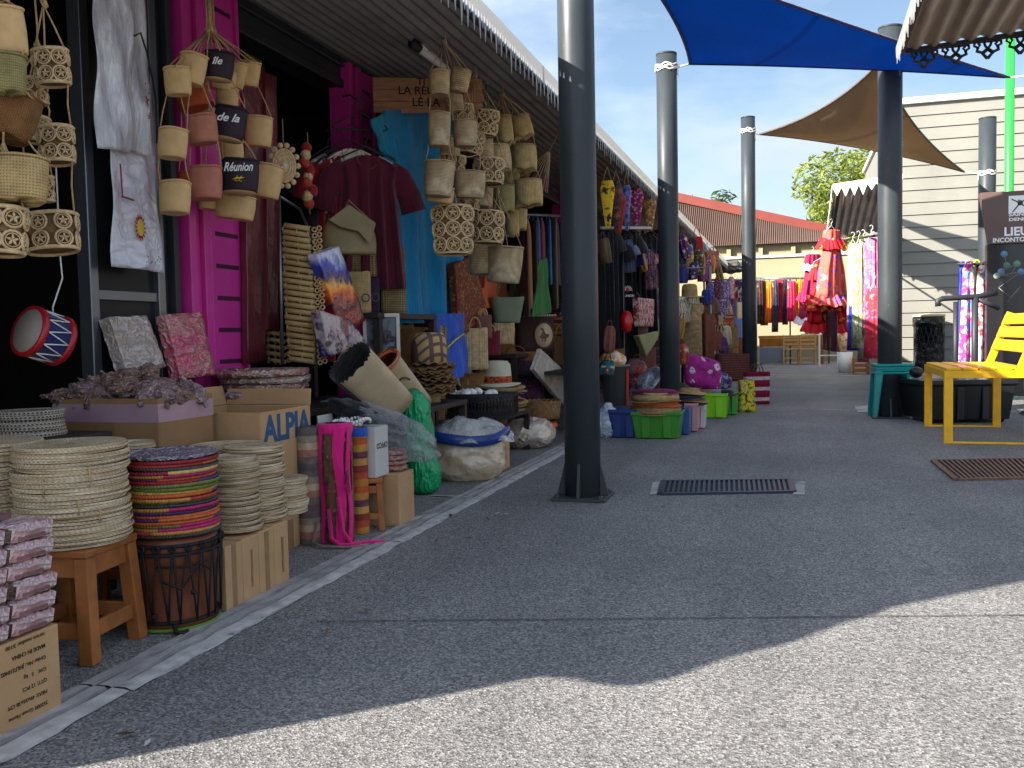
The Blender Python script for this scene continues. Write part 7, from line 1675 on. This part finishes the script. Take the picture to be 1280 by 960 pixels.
for zi, (where, pts, X, w, h) in enumerate(zones):
    for i, (x, y) in enumerate(pts):
        tn, c = tints[(i+zi*5) % 12]; p = at(x, y-h, X+R.uniform(-.08, .06)); W_, H_ = mpx(w*R.uniform(.8, 1.25), p)/2, mpx(h*R.uniform(.85, 1.25), p)
        k = (i+zi) % 3; m_ = [C(*c), printed('small_print_%d_%d' % (zi, i), [rgb(*c), rgb(c[0]*.8, c[1]*.8, c[2]*.8), rgb(210, 190, 150), rgb(170, 50, 60)], 16), plait('tinted_straw_%d_%d' % (zi, i), rgb(*[int(.5*q+.5*r_) for q, r_ in zip(c, (186, 150, 100))]), .018)][k]
        th = thing(['cloth_pouch', 'printed_pouch', 'straw_pouch'][k], '%s %s %s' % (tn, ['cloth pouch', 'flowered pouch', 'tinted straw pouch'][k], where), 'pouch', p, YAW+R.uniform(-.6, .6), 'small goods crowding the stall', (R.uniform(-.1, .1), R.uniform(-.25, .25), YAW+R.uniform(-.6, .6)))
        mb = MB(); cloth_body(mb, lerprows([(0, -W_*.55, W_*.55), (-H_*.12, -W_*.9, W_*.95), (-H_*.55, -W_*1.05, W_), (-H_*.92, -W_*.95, W_*.9), (-H_, -W_*.7, W_*.7)], 9), .05, 2, .014, i+zi*9, 28); mb.build('pouch_body', m_, th)
        mb = MB(); mb.tube([(-W_*.5, 0, -.004), (-W_*.2, 0, .05), (W_*.2, 0, .055), (W_*.5, 0, -.004)], .0045, 5); mb.build('handle', M['leather_brown'] if k else M['cord'], th)

# ================================================================ FAR END GOODS
YT = 23.6
p0, p1 = atY(948, 420, YT), atY(1031, 420, YT); g0 = gr(990, 456)
th = thing('market_table', 'long orange table with a grey front panel at the far end', 'table', ((p0.x+p1.x)/2, YT, 0)); W_ = (p1.x-p0.x)/2; H_ = p0.z
mb = MB(); mb.box(-W_, W_, -.05, .75, H_-.06, H_); mb.build('table_top', C(178, 116, 30), th, bev=.006)
mb = MB(); mb.box(-W_+.02, W_-.02, -.04, -.02, H_-.26, H_-.062); mb.build('apron', C(160, 100, 26), th)
for sx in (-1, 1):
    for yy_ in (0.03, .68): mb = MB(); mb.box(sx*(W_-.06)-.03, sx*(W_-.06)+.03, yy_-.03, yy_+.03, 0, H_-.061); mb.build('leg', C(160, 100, 26), th)
mb = MB(); mb.box(-W_+.02, -W_+.66, -.10, -.06, .03, H_-.28); mb.build('front_panel', PL(120, 124, 132), th, bev=.01)
def woodchair(label, px, py):
    p = gr(px, py); th = thing('wooden_chair', label, 'chair', p, .05, 'small wooden chairs at the far table'); w = .17
    for sx in (-1, 1):
        mb = MB(); mb.bar((sx*w, 0, 0), (sx*w, .0, .72), .035); mb.build('leg', M['wood_pale'], th)
        mb = MB(); mb.bar((sx*w, .34, 0), (sx*w, .34, .36), .035); mb.build('leg', M['wood_pale'], th)
    mb = MB(); mb.box(-w-.02, w+.02, -.02, .38, .361, .39); mb.build('seat', M['wood_pale'], th)
    mb = MB(); 
    for z in (.5, .6, .68): mb.box(-w+.018, w-.018, -.012, .012, z-.03, z+.03) 
    mb.box(-w+.018, w-.018, -.01, .01, .14, .18); mb.build('backrest', M['wood_pale'], th)
woodchair('left small pale wooden chair in front of the orange table', 989, 456); woodchair('right small pale wooden chair in front of the orange table', 1010, 456)
hat('straw hat lying on the orange table at the far end', atY(1012, 418, YT+.2), .22, .11, .14, M['hatstraw'])
cols = [(rgb(60, 30, 40), 'dark red'), (rgb(70, 110, 40), 'leaf green'), (rgb(230, 120, 30), 'orange'), (rgb(60, 60, 80), 'navy floral'), (rgb(190, 30, 60), 'crimson floral'), (rgb(40, 40, 60), 'black floral'), (rgb(210, 40, 90), 'hot pink'), (rgb(236, 150, 20), 'golden yellow'), (rgb(236, 158, 24), 'amber'), (rgb(200, 30, 60), 'red'), (rgb(24, 110, 190), 'blue with shells'), (rgb(40, 80, 60), 'dark green'), (rgb(220, 200, 180), 'cream and red')]
x = 946
for i, (c, n_) in enumerate(cols):
    p = atY(x+3.2+R.uniform(-1, 1), 350+R.uniform(-1.5, 2.5), YT+.35+R.uniform(-.12, .12)); W_ = mpx(R.uniform(5, 9.5), p); H_ = p.z-.86+R.uniform(-.22, .1)
    th = thing('sarong', n_+' sarong hanging on the far rack', 'sarong', (p.x, p.y, p.z), R.uniform(-.3, .3), 'sarongs hung above the orange table')
    m_ = printed('sarong_print_%d' % i, [c, c, (min(1, c[0]*1.3+.05), c[1]*.7+.03, c[2]*.6, 1), c, (.7, .66, .6, 1) if i % 3 == 1 else (.8, .5, .12, 1)], 4.2, warp=1)
    mb = MB(); cloth_body(mb, lerprows([(0, -W_*.5, W_*.5), (-H_*.5, -W_*.52, W_*.58), (-H_, -W_*.66, W_*.5)], 10), .05, 3, .04, i, 36); mb.build('cloth', m_, th)
    mb = MB(); mb.tube([(0, 0, -.01), (0, 0, .06)], .01, 5); mb.build('hanger_hook', M['alu'], th); x += 6.5
a, b = atY(940, 348, YT+.35), atY(1036, 348, YT+.35); mb = MB(); mb.tube([a, b], .025, 8)
for q in (a, b, (a+b)/2): mb.tube([q, Vector((q.x, q.y, 0))], .02, 8)
o = mb.build('garment_rail', M['alu']); tag(o, 'long rail of sarongs above the orange table', 'clothes rail')
x = 886
for i in range(7):
    p = atY(x, 352, 20.5); c = [(190, 60, 40), (70, 60, 140), (200, 70, 60), (120, 150, 170), (190, 40, 60), (90, 90, 150), (220, 90, 50)][i]; H_ = p.z-.7; W_ = mpx(8, p)
    th = thing('sarong', ['rust', 'indigo', 'coral', 'pale blue', 'raspberry', 'lavender', 'tangerine'][i]+' sarong on the shaded rack behind the second pole', 'sarong', p, R.uniform(-.3, .3), 'sarongs on the shaded far rack')
    mb = MB(); cloth_body(mb, lerprows([(0, -W_*.5, W_*.5), (-H_, -W_*.6, W_*.5)], 8), .05, 3, .04, i, 28); mb.build('cloth', printed('far_print_%d' % i, [rgb(*c), rgb(c[0]//2, c[1]//2, c[2]//2), rgb(210, 190, 150), rgb(210, 200, 196)], 5, warp=1), th)
    mb = MB(); mb.tube([(0, 0, -.01), (0, 0, .06)], .01, 5); mb.build('hanger_hook', M['alu'], th); x += 8
a, b = atY(880, 350, 20.5), atY(945, 350, 20.5); mb = MB(); mb.tube([a, b], .025, 8)
for q in (a, b): mb.tube([q, Vector((q.x, q.y, 0))], .02, 8)
o = mb.build('garment_rail', M['alu']); tag(o, 'shaded far rail of sarongs behind the second pole', 'clothes rail')
o = crumple(0, 121, .34, .2, .14, .3, 4, 4, False).build('rolled_tarpaulin', mat('grey_tarpaulin', rgb(84, 82, 78), .8, .25, 5, .3, 12)); o.location = atY(908, 334, 22); tag(o, 'grey rolled tarpaulin lying along the far roof edge', 'tarpaulin'); o.scale = (1.3, 1, 1)
# ruffled dresses hanging at the far awning corner
def ruffled(label, top, wpx, hpx, X, m, m2, seed, tiersn=3, rz=0, flare=1.7, asym=0):
    p = at(top[0], top[1], X) if X else None; W_, H_ = mpx(wpx, p)/2, mpx(hpx, p); th = thing('ruffled_dress', label, 'dress', p, YAW+rz, 'dresses hung at the far awning')
    mb = MB(); cloth_body(mb, lerprows([(0, -W_*.42, W_*.42), (-H_*.12, -W_*.5, W_*.5), (-H_*.3, -W_*.45, W_*.45), (-H_*.6, -W_*.8+asym*W_*.2, W_*.8+asym*W_*.1), (-H_, -W_+asym*W_*.4, W_+asym*W_*.3)], 20), .09, 4, .03, seed, 64); mb.build('gown', m, th)
    for k in range(tiersn):
        z = -H_*([.14, .62, .97][k] if tiersn == 3 else [.12, .95][k]); ww = W_*([.55, .86, 1.05][k] if tiersn == 3 else [.6, .98][k]); cx = asym*W_*[0, .15, .35][k]
        mb = MB(); 
        def rf(u, v):
            a = 2*PI*u; q = Vector((math.cos(a)*3, math.sin(a)*3, k*5+seed)); n1, n2 = mnoise.noise(q), mnoise.noise(q*3.5)
            e = 1+(.10*n1+.10*n2*v); return Vector((cx+(ww+.05*v)*e*math.cos(a), (.12+.06*v)*e*math.sin(a)+.02*math.sin(34*PI*u+4*n1)*(.3+v), z-(.13+.03*n1)*v+.05*n1+.02*n2*v+.03*math.sin(a)))
        mb.grid(rf, 180, 5, closeu=True); mb.build('ruffle', m2[k % len(m2)], th)
    hanger(th, W_*.5, 'white', .06)
    return th
redflor = printed('red_yellow_floral', [rgb(206, 22, 34), rgb(214, 30, 44), rgb(236, 186, 60), rgb(240, 190, 70), rgb(200, 16, 40)], 9, warp=1.2)
violflor = printed('coral_violet_floral', [rgb(220, 84, 74), rgb(224, 96, 80), rgb(104, 84, 186), rgb(226, 160, 170), rgb(112, 90, 190)], 9, warp=1.2)
ruffled('coral and violet floral dress with shoulder ruffles at the far awning corner', (1039, 288), 44, 84, .50, violflor, [redflor, violflor], 3, 2, .5)
ruffled('bright red dress with yellow flowers and ruffled hem at the far awning corner', (1030, 326), 56, 78, .415, redflor, [C(226, 40, 50), redflor, C(214, 24, 40)], 5, 3, .1, asym=.45)
ruffled('white and raspberry ruffled skirt hanging behind the red dress', (1016, 318), 44, 80, .40, C(150, 24, 70), [C(220, 200, 210), C(170, 30, 80), C(226, 210, 220)], 7, 3, .2, asym=.3)
for i, (x, y, w, h, m_, lab) in enumerate(((1066, 305, 12, 110, C(176, 174, 168), 'white long dress on the right rail under the far awning'), (1073, 305, 10, 130, printed('green_white_d', [rgb(210, 214, 190), rgb(150, 180, 90), rgb(230, 226, 220)], 14), 'pale green and white dress under the far awning'), (1079, 302, 12, 150, printed('pink_floral_d', [rgb(190, 66, 120), rgb(200, 130, 160), rgb(180, 40, 104), rgb(180, 166, 176)], 13, warp=1), 'pink floral dress under the far awning'), (1089, 298, 14, 120, printed('pale_pink_d', [rgb(196, 120, 156), rgb(190, 90, 140), rgb(190, 164, 176)], 13, warp=1), 'pale pink dress beside the teal-stool pole'), (1092, 360, 14, 88, printed('rose_d', [rgb(220, 40, 100), rgb(200, 60, 60), rgb(226, 130, 150), rgb(190, 30, 70)], 13, warp=1), 'deep rose dress low beside the teal-stool pole'), (1084, 384, 18, 64, printed('pastel_d', [rgb(150, 170, 190), rgb(180, 200, 120), rgb(200, 120, 170), rgb(120, 110, 180)], 13, warp=1), 'pastel patchwork skirt hanging lowest under the far awning'), (1068, 380, 14, 58, C(36, 40, 190), 'cobalt blue cloth hanging under the white dress'))):
    p = at(x, y, .86 if x > 1076 else .74); W_, H_ = mpx(w, p)/2, mpx(h, p); th = thing('long_dress', lab, 'dress', p, YAW+R.uniform(-.4, .4), 'dresses on the right rail under the far awning')
    mb = MB(); cloth_body(mb, lerprows([(0, -W_*.4, W_*.4), (-H_*.06, -W_*.8, W_*.8), (-H_*.4, -W_*.85, W_*.85), (-H_, -W_*1.1, W_*1.1)], 12), .1, 3, .022, i, 40); mb.build('gown', m_, th); hanger(th, W_*.7, 'white', .06)
mb = MB(); mb.tube([at(1058, 300, .76), at(1098, 294, .86)], .014, 8); o = mb.build('garment_rail', M['charcoal']); tag(o, 'white rail of dresses under the far awning', 'clothes rail')
# pot, straw figure, trestles below
p = gr(1056, 466); th = thing('plant_pot', 'white pot holding a straw hat figure under the far awning', 'pot', p); mb = MB(); r_ = mpx(9, p); H_ = mpx(26, p); mb.lathe([(.0001, 0), (r_*.8, 0), (r_*1.05, H_), (r_*.95, H_), (r_*.7, .05), (.0001, .05)], 20); mb.build('pot_body', M['white'], th)
o = crumple(0, 131, .13, .1, .22, .25, 2.5, 3, False).build('straw_bundle', printed('straw_red', [rgb(206, 170, 120), rgb(214, 184, 140), rgb(180, 80, 60)], 12)); o.location = (p.x, p.y, H_+.2); tag(o, 'bundle of straw hats sticking out of the white pot', 'straw bundle')
p = gr(1076, 468); th = thing('wooden_crate', 'low dark wooden crate right of the white pot', 'crate', p); mb = MB()
for k in range(3): mb.box(-.14, .14, 0, .012, .04+.09*k, .1+.09*k); mb.box(-.14, .14, .25, .262, .04+.09*k, .1+.09*k)
for sx in (-.14, .12): mb.box(sx, sx+.03, .013, .249, 0, .3)
mb.build('crate_body', M['wood'], th)
for i, (x, y) in enumerate(((1043, 462), (1050, 452))): pass
p = gr(1036, 458); th = thing('trestle', 'white metal trestle beside the pot under the red dress', 'trestle', p); mb = MB(); mb.bar((-.2, 0, 0), (-.2, 0, .9), .04); mb.bar((.2, 0, 0), (.2, 0, .9), .04); mb.bar((-.2, 0, .88), (.2, 0, .88), .04); mb.bar((-.2, 0, .25), (.2, 0, .25), .03); mb.build('trestle_frame', M['white'], th)
drape('hanging_cloth', 'plum striped cloth hanging between the far table and the pot', [(1026, 388), (1044, 388), (1044, 440), (1028, 436)], .45, stripes('plum_stripes', [rgb(90, 26, 40), rgb(150, 80, 90), rgb(70, 20, 34)], .05, 0), nf=3, amp=.02)

# ================================================================ RIGHT SIDE
# teal plastic stools, nested
p = gr(1117, 523); W_ = mpx(46, p)/2; H_ = .85-(454-409)/F*dep(p)
def plstool(label, dz, k):
    th = thing('plastic_stool', label, 'stool', (p.x, p.y+W_*.8, dz), .05, 'teal plastic stools by the pole'); w = W_*k; h = H_-dz-.03*(1-dz*10 if dz else 1)
    h = H_-.045
    mb = MB(); mb.box(-w, w, -w, w, h-.03, h); mb.box(-w*1.02, w*1.02, -w*1.02, w*1.02, h-.055, h-.031); mb.build('seat', M['teal'], th, bev=.012)
    for sx in (-1, 1):
        for sy in (-1, 1):
            mb = MB(); mb.add([(sx*w*.98, sy*w*.98, h-.056), (sx*w*.58, sy*w*.98, h-.056), (sx*w*.58, sy*w*.58, h-.056), (sx*w*.98, sy*w*.58, h-.056), (sx*w*1.14, sy*w*1.14, 0), (sx*w*.9, sy*w*1.14, 0), (sx*w*.9, sy*w*.9, 0), (sx*w*1.14, sy*w*.9, 0)], [(0, 1, 2, 3), (4, 5, 6, 7), (0, 1, 5, 4), (1, 2, 6, 5), (2, 3, 7, 6), (3, 0, 4, 7)]); mb.build('leg', M['teal'], th, bev=.006)
    return th
plstool('lower of two nested teal plastic stools beside the slate-grey pole', 0, 1.0); plstool('upper of two nested teal plastic stools beside the slate-grey pole', .045, 1.0)
# yellow slatted armless chair
A_, B_, C_, D_ = gr(1185, 554), gr(1160, 533), gr(1243, 530), gr(1280, 553); 
x0, x1 = (A_.x+B_.x)/2, (C_.x+D_.x)/2; y0, y1 = A_.y, B_.y
HS = .85-(462-408)/F*dep(A_)
th = thing('yellow_chair', 'bright yellow slatted metal chair with a boxy frame at the right edge', 'chair', (A_.x, y0, 0), math.atan2(-(B_.x-A_.x), y1-y0)); Wd = x1-x0-.02; Dp = math.hypot(B_.x-A_.x, y1-y0); lw_ = .06
Wd = .525
for yy_ in (0, Dp):
    for xx, top in ((0, HS-.0601), (Wd, HS-.0601)):
        mb = MB(); mb.box(xx-lw_/2, xx+lw_/2, yy_-.02, yy_+.02, .0131, top); mb.build('leg', M['yellow'], th, bev=.003)
    mb = MB(); mb.box(-lw_/2, Wd+lw_/2, yy_-.02, yy_+.02, 0, .013); mb.build('floor_rail', M['yellow'], th, bev=.002)
    mb = MB(); mb.box(-lw_/2, Wd+lw_/2, yy_-.02, yy_+.02, HS-.06, HS-.005); mb.build('seat_rail', M['yellow'], th, bev=.003)
    mb = MB(); mb.bar((Wd-.06, yy_, HS-.005), (Wd+.10, yy_, HS+.42), .055, .035, up=(0, 1, 0)); mb.build('back_post', M['yellow'], th, bev=.003)
mb = MB(); mb.box(-lw_/2+.001, -lw_/2+.04, .0201, Dp-.0201, HS-.06, HS-.006); mb.build('front_rail', M['yellow'], th)
for k in range(5):
    xx = -.015+k*(Wd+.03)/5; mb = MB(); mb.box(xx, xx+.095, -.02, Dp+.02, HS-.0045, HS+.014); mb.build('seat_slat', M['yellow'], th, bev=.003)
for k in range(3):
    t0, t1 = .30+.24*k, .30+.24*k+.19; f_ = lambda t_: (Wd-.06+.16*t_-.03, HS-.005+.425*t_)
    (xa, za), (xb, zb) = f_(t0), f_(t1); mb = MB(); mb.add([(xa, -.03, za), (xb, -.03, zb), (xb+.018, -.03, zb-.006), (xa+.018, -.03, za-.006), (xa, Dp+.03, za), (xb, Dp+.03, zb), (xb+.018, Dp+.03, zb-.006), (xa+.018, Dp+.03, za-.006)], [(0, 1, 2, 3), (7, 6, 5, 4), (0, 4, 5, 1), (1, 5, 6, 2), (2, 6, 7, 3), (3, 7, 4, 0)]); mb.build('back_slat', M['yellow'], th, bev=.003)
# black pushcart tub with handle
a, b = gr(1142, 529), gr(1254, 527); cx = (a.x+b.x)/2; W_ = (b-a).length/2; H_ = .85-(474-408)/F*dep(a)
th = thing('push_cart', 'black plastic tub cart with a tall tubular handle behind the yellow chair', 'push cart', (cx, a.y+.3, 0), math.atan2(b.y-a.y, b.x-a.x))
mb = MB(); k = .9
lv = [[(sx*W_*q, sy*.3*q, z) for sx, sy in ((-1, -1), (1, -1), (1, 1), (-1, 1))] for q, z in ((.9, .03), (1, H_-.05), (1.05, H_-.045), (1.05, H_), (.97, H_), (.9, .06))]
vs = sum(lv, []); fs = [(3, 2, 1, 0)]+[(4*i+k, 4*i+(k+1) % 4, 4*i+4+(k+1) % 4, 4*i+4+k) for i in range(5) for k in range(4)]+[(20, 21, 22, 23)]
mb.add(vs, fs); mb.box(-W_*.3, -W_*.15, -.31, -.27, .03, H_-.06); mb.box(W_*.25, W_*.4, -.31, -.27, .03, H_-.06); mb.build('tub', M['black'], th, bev=.01)
q = lambda x, y: at(x, y, 1) 
hz = .85+(408-374)/F*dep((cx, a.y+.3, 1)); 
mpp = dep((cx, a.y+.3, .5))/F
xl, xr = (1205-1198)*mpp, (1229-1198)*mpp; xL = (1183-1198)*mpp; xR = (1256-1198)*mpp
mb = MB(); mb.tube([(xl, .1, H_-.2), (xl, .1, hz-.02)], .022, 10); mb.tube([(xr, .1, H_-.2), (xr, .1, hz+.02)], .03, 10); mb.tube([(xL, .1, hz-.06), (xL-.005, .1, hz-.01), (xL+.04, .1, hz+.01), (xr, .1, hz+.02), (xR, .1, hz+.05)], .026, 10); mb.tube([(xr+.02, .1, hz), (xR+.02, .1, hz-.09)], .022, 8); mb.build('handle', M['charcoal'], th)
for sx in (-1, 1): mb = MB(); mb.tube([(sx*W_*.75, -.24, .03), (sx*W_*.75, -.2, .03)], .03, 14); mb.build('wheel', M['rubber'], th)
o = crumple(0, 141, W_*.85, .22, .06, .15, 3, 3).build('plastic_sheet', M['film_white']); o.location = (cx-.05, a.y+.3, H_+.0); tag(o, 'crumpled milky plastic sheet lying in the black tub', 'plastic sheet')
o = crumple(0, 142, .06, .06, .05, .1, 2, 3, False).build('black_helmet', M['black']); o.location = (cx-W_*.85, a.y+.2, H_+.06); tag(o, 'rounded black lump resting on the left rim of the tub cart', 'bundle')
# litter bin: black bag in a wire mesh cage
p = gr(1161, 482); p.y = 14.6-.32; p = atY(1161, 440, p.y); r_ = mpx(17, p); z0 = atY(1161, 470, p.y).z; z1 = atY(1161, 396, p.y).z; z0 = max(.12, z0)
th = thing('litter_bin', 'wire mesh litter bin with a glossy black bag by the boarded wall', 'litter bin', (p.x, p.y, 0))
mb = MB(); H_ = z1
for i in range(20):
    a = 2*PI*i/20
    for s_ in (-1, 1): mb.tube([(r_*1.03*math.cos(a+s_*t_*1.1), r_*1.03*math.sin(a+s_*t_*1.1), .1+(H_-.18)*t_) for t_ in [k/8 for k in range(9)]], .004, 4)
for z in (.1, H_-.08): mb.torus((0, 0, z), r_*1.04, .008, (0, 0, 1), 28, 5)
mb.build('wire_cage', M['charcoal'], th)
t = NT('bin_liner'); v = t.coord(); t.bsdf((.012, .012, .014, 1), .2, 0, .6, t.bump(t.math('ADD', t.noise(v, 16, 5), t.vor(v, 12)), .9, .05)); M['liner'] = t.m
mb = MB(); mb.lathe([(.0001, .12), (r_*.9, .13), (r_*.97, .4), (r_*.98, H_-.05), (r_*1.08, H_-.14), (r_*1.1, H_-.02), (r_*1.06, H_), (r_*.9, H_-.01), (r_*.85, .5)], 36, 0, None, 1, 1, lambda x, y, z, a: (x*(1+.02*math.sin(9*a)), y*(1+.02*math.sin(7*a)), z)); mb.build('bag_liner', M['liner'], th)
mb = MB(); mb.lathe([(r_*1.0, H_+.001), (r_*1.12, H_+.004), (r_*1.1, H_+.03), (r_*.2, H_+.045), (.0001, H_+.05)], 30); mb.build('lid', M['card_pale'], th)
mb = MB(); mb.tube([(0, r_*1.1, 0), (0, r_*1.1, H_)], .025, 8); mb.lathe([(r_*.9, 0), (r_*.9, .1), (.0001, .1)], 20); mb.build('stand', M['charcoal'], th)
# colourful scarves on a stand
YC = 11.2
for i, (x, y, w, h, m_, lab) in enumerate(((1203, 332, 10, 128, C(50, 70, 200), 'royal blue scarf outermost on the stand left of the town sign'), (1211, 330, 14, 126, printed('white_pink_scarf', [rgb(226, 226, 230), rgb(206, 60, 150), rgb(90, 140, 210), rgb(230, 230, 232)], 10, warp=1), 'white scarf with pink and blue blots on the stand'), (1221, 330, 10, 126, C(190, 214, 60), 'lime green scarf on the stand left of the town sign'), (1229, 332, 14, 126, printed('red_white_scarf', [rgb(200, 40, 46), rgb(220, 220, 220), rgb(130, 130, 136), rgb(210, 50, 40)], 10, warp=1), 'red, grey and white scarf on the stand'), (1238, 332, 9, 126, C(40, 38, 44), 'black scarf nearest the town sign'), (1245, 380, 9, 80, C(206, 50, 44), 'red scarf end below the town sign'))):
    p = atY(x, y, YC+[.05, -.06, .05, -.08, .06, .0][i]); W_, H_ = mpx(w, p)*[.5, .62, .5, .62, .5, .5][i], mpx(h, p); th = thing('scarf', lab, 'scarf', p, YAW+R.uniform(-.3, .3), 'scarves on the stand by the town sign')
    mb = MB(); cloth_body(mb, lerprows([(0, -W_*.5, W_*.5), (-H_*.05, -W_*.8, W_*.8), (-H_*.5, -W_, W_*.9), (-H_, -W_*1.3, W_*1.1)], 16), .03, 2, .02, i, 36); mb.build('cloth', m_, th); q = MB(); q.torus((0, 0, .01), .03, .012, (0, 1, .2), 12, 5); q.build('knot', m_, th)
a = atY(1196, 330, YC); b = atY(1250, 330, YC); mb = MB(); mb.tube([a, b], .014, 8); mb.tube([((a+b)/2).xy.to_3d()+Vector((0, .1, 0)), (a+b)/2+Vector((0, .02, 0))], .018, 8); mb.tube([((a+b)/2).xy.to_3d()+Vector((-.25, .1, .02)), ((a+b)/2).xy.to_3d()+Vector((.25, .1, .02))], .02, 8); o = mb.build('scarf_stand', M['charcoal']); tag(o, 'dark metal stand hung with bright scarves', 'stand')
# town information sign
YG = 10.6
a = atY(1224, 242, YG); W_ = mpx(118, a); H_ = a.z; zb = atY(1234, 306, YG).z
th = thing('town_sign', 'brown information board with white lettering and a dark map panel at the right edge', 'sign', (a.x+W_/2, YG, 0), .03)
t = NT('map_panel'); v = t.coord(); t.bsdf((.015, .014, .016, 1), .25, 0, .5); M['mapblack'] = t.m
mb = MB(); mb.box(-W_/2+.07, W_/2, -.03, .06, .12, zb-.002); mb.build('map_panel', M['mapblack'], th, bev=.004)
mb = MB(); mb.prism([(-W_/2, H_), (W_/2, H_), (W_/2, zb), (-W_/2+.09, zb)], -.05, .06); hp = mb.build('header_panel', mat('brown_header', rgb(98, 78, 74), .5, .1, 3), th, bev=.004)
for sx in (-.3, .35): mb = MB(); mb.box(sx-.04, sx+.04, -.02, .05, 0, .119); mb.build('foot', M['charcoal'], th)
px = lambda x, y: (atY(x, y, YG).x-(a.x+W_/2), atY(x, y, YG).z)
FS = lambda x, z, y=-.0515: Matrix.Translation((x, y, z)) @ Matrix.Rotation(PI/2, 4, 'X')
lx, lz = px(1259, 246); lx2, lz2 = px(1290, 266); mb = MB(); mb.box(lx, lx2, -.054, -.0505, lz2, lz); mb.build('logo_square', M['white_ink'], th)
cx, cz = (lx+lx2)/2, (lz+lz2)/2; k = (lz-lz2)/2; mb = MB()
for (u0, v0, u1, v1) in ((-1, .6, -.1, .15), (-.1, .15, -.9, -.9), (-.1, .15, .9, .8), (-.1, .15, .5, -.4), (.5, -.4, 1.2, -.5), (-.3, .5, .1, .1)): mb.bar((cx+u0*k, -.056, cz+v0*k), (cx+u1*k, -.056, cz+v1*k), k*.13, .002, up=(0, 1, 0))
mb.lathe([(.0001, .003), (k*.3, .002), (k*.3, 0)], 10, 0, Matrix.Translation((cx-.1*k, -.0545, cz+.15*k)) @ Matrix.Rotation(PI/2, 4, 'X')); mb.build('logo_mark', M['mapblack'], th)
mpp = mpx(1, a)
for s_, x, y, sz in (('SAINT', 1259, 269.5, 5.2), ('DENIS', 1259, 275.5, 5.2)):
    x_, z_ = px(x, y); tt = text(s_, sz*mpp*1.05, M['white_ink'], th, FS(x_, z_), bold=.03, align='LEFT'); tt.scale = (1.45, 1, 1)
x_, z_ = px(1253, 291); text('LIEUX', 14.5*mpp, M['white_ink'], th, FS(x_, z_), bold=.03, align='LEFT')
x_, z_ = px(1239, 301.5); text('INCONTOURNABLES', 7.6*mpp, M['white_ink'], th, FS(x_, z_), bold=.03, align='LEFT')
mb = MB(); rr = random.Random(4); nodes = [px(1254, 318), px(1257, 332), px(1250, 340), px(1270, 330), px(1262, 345), px(1245, 345), px(1275, 340), px(1247, 360), px(1262, 372), px(1275, 358), px(1258, 378)]
for i in range(len(nodes)-1): mb.tube([(nodes[i][0], -.0315, nodes[i][1]), (nodes[i+1][0], -.0315, nodes[i+1][1])], .0035, 4)
mb.build('map_lines', PL(120, 124, 126), th)
for i in (0, 1, 2, 3, 5, 6):
    mb = MB(); mb.lathe([(.0001, .003), (.034, .002), (.034, 0)], 14, 0, Matrix.Translation((nodes[i][0], -.0305, nodes[i][1])) @ Matrix.Rotation(PI/2, 4, 'X')); mb.build('map_photo', C(*[(90, 140, 170), (80, 120, 100), (110, 130, 160), (100, 140, 120), (70, 110, 160), (120, 140, 130)][i % 6]), th)
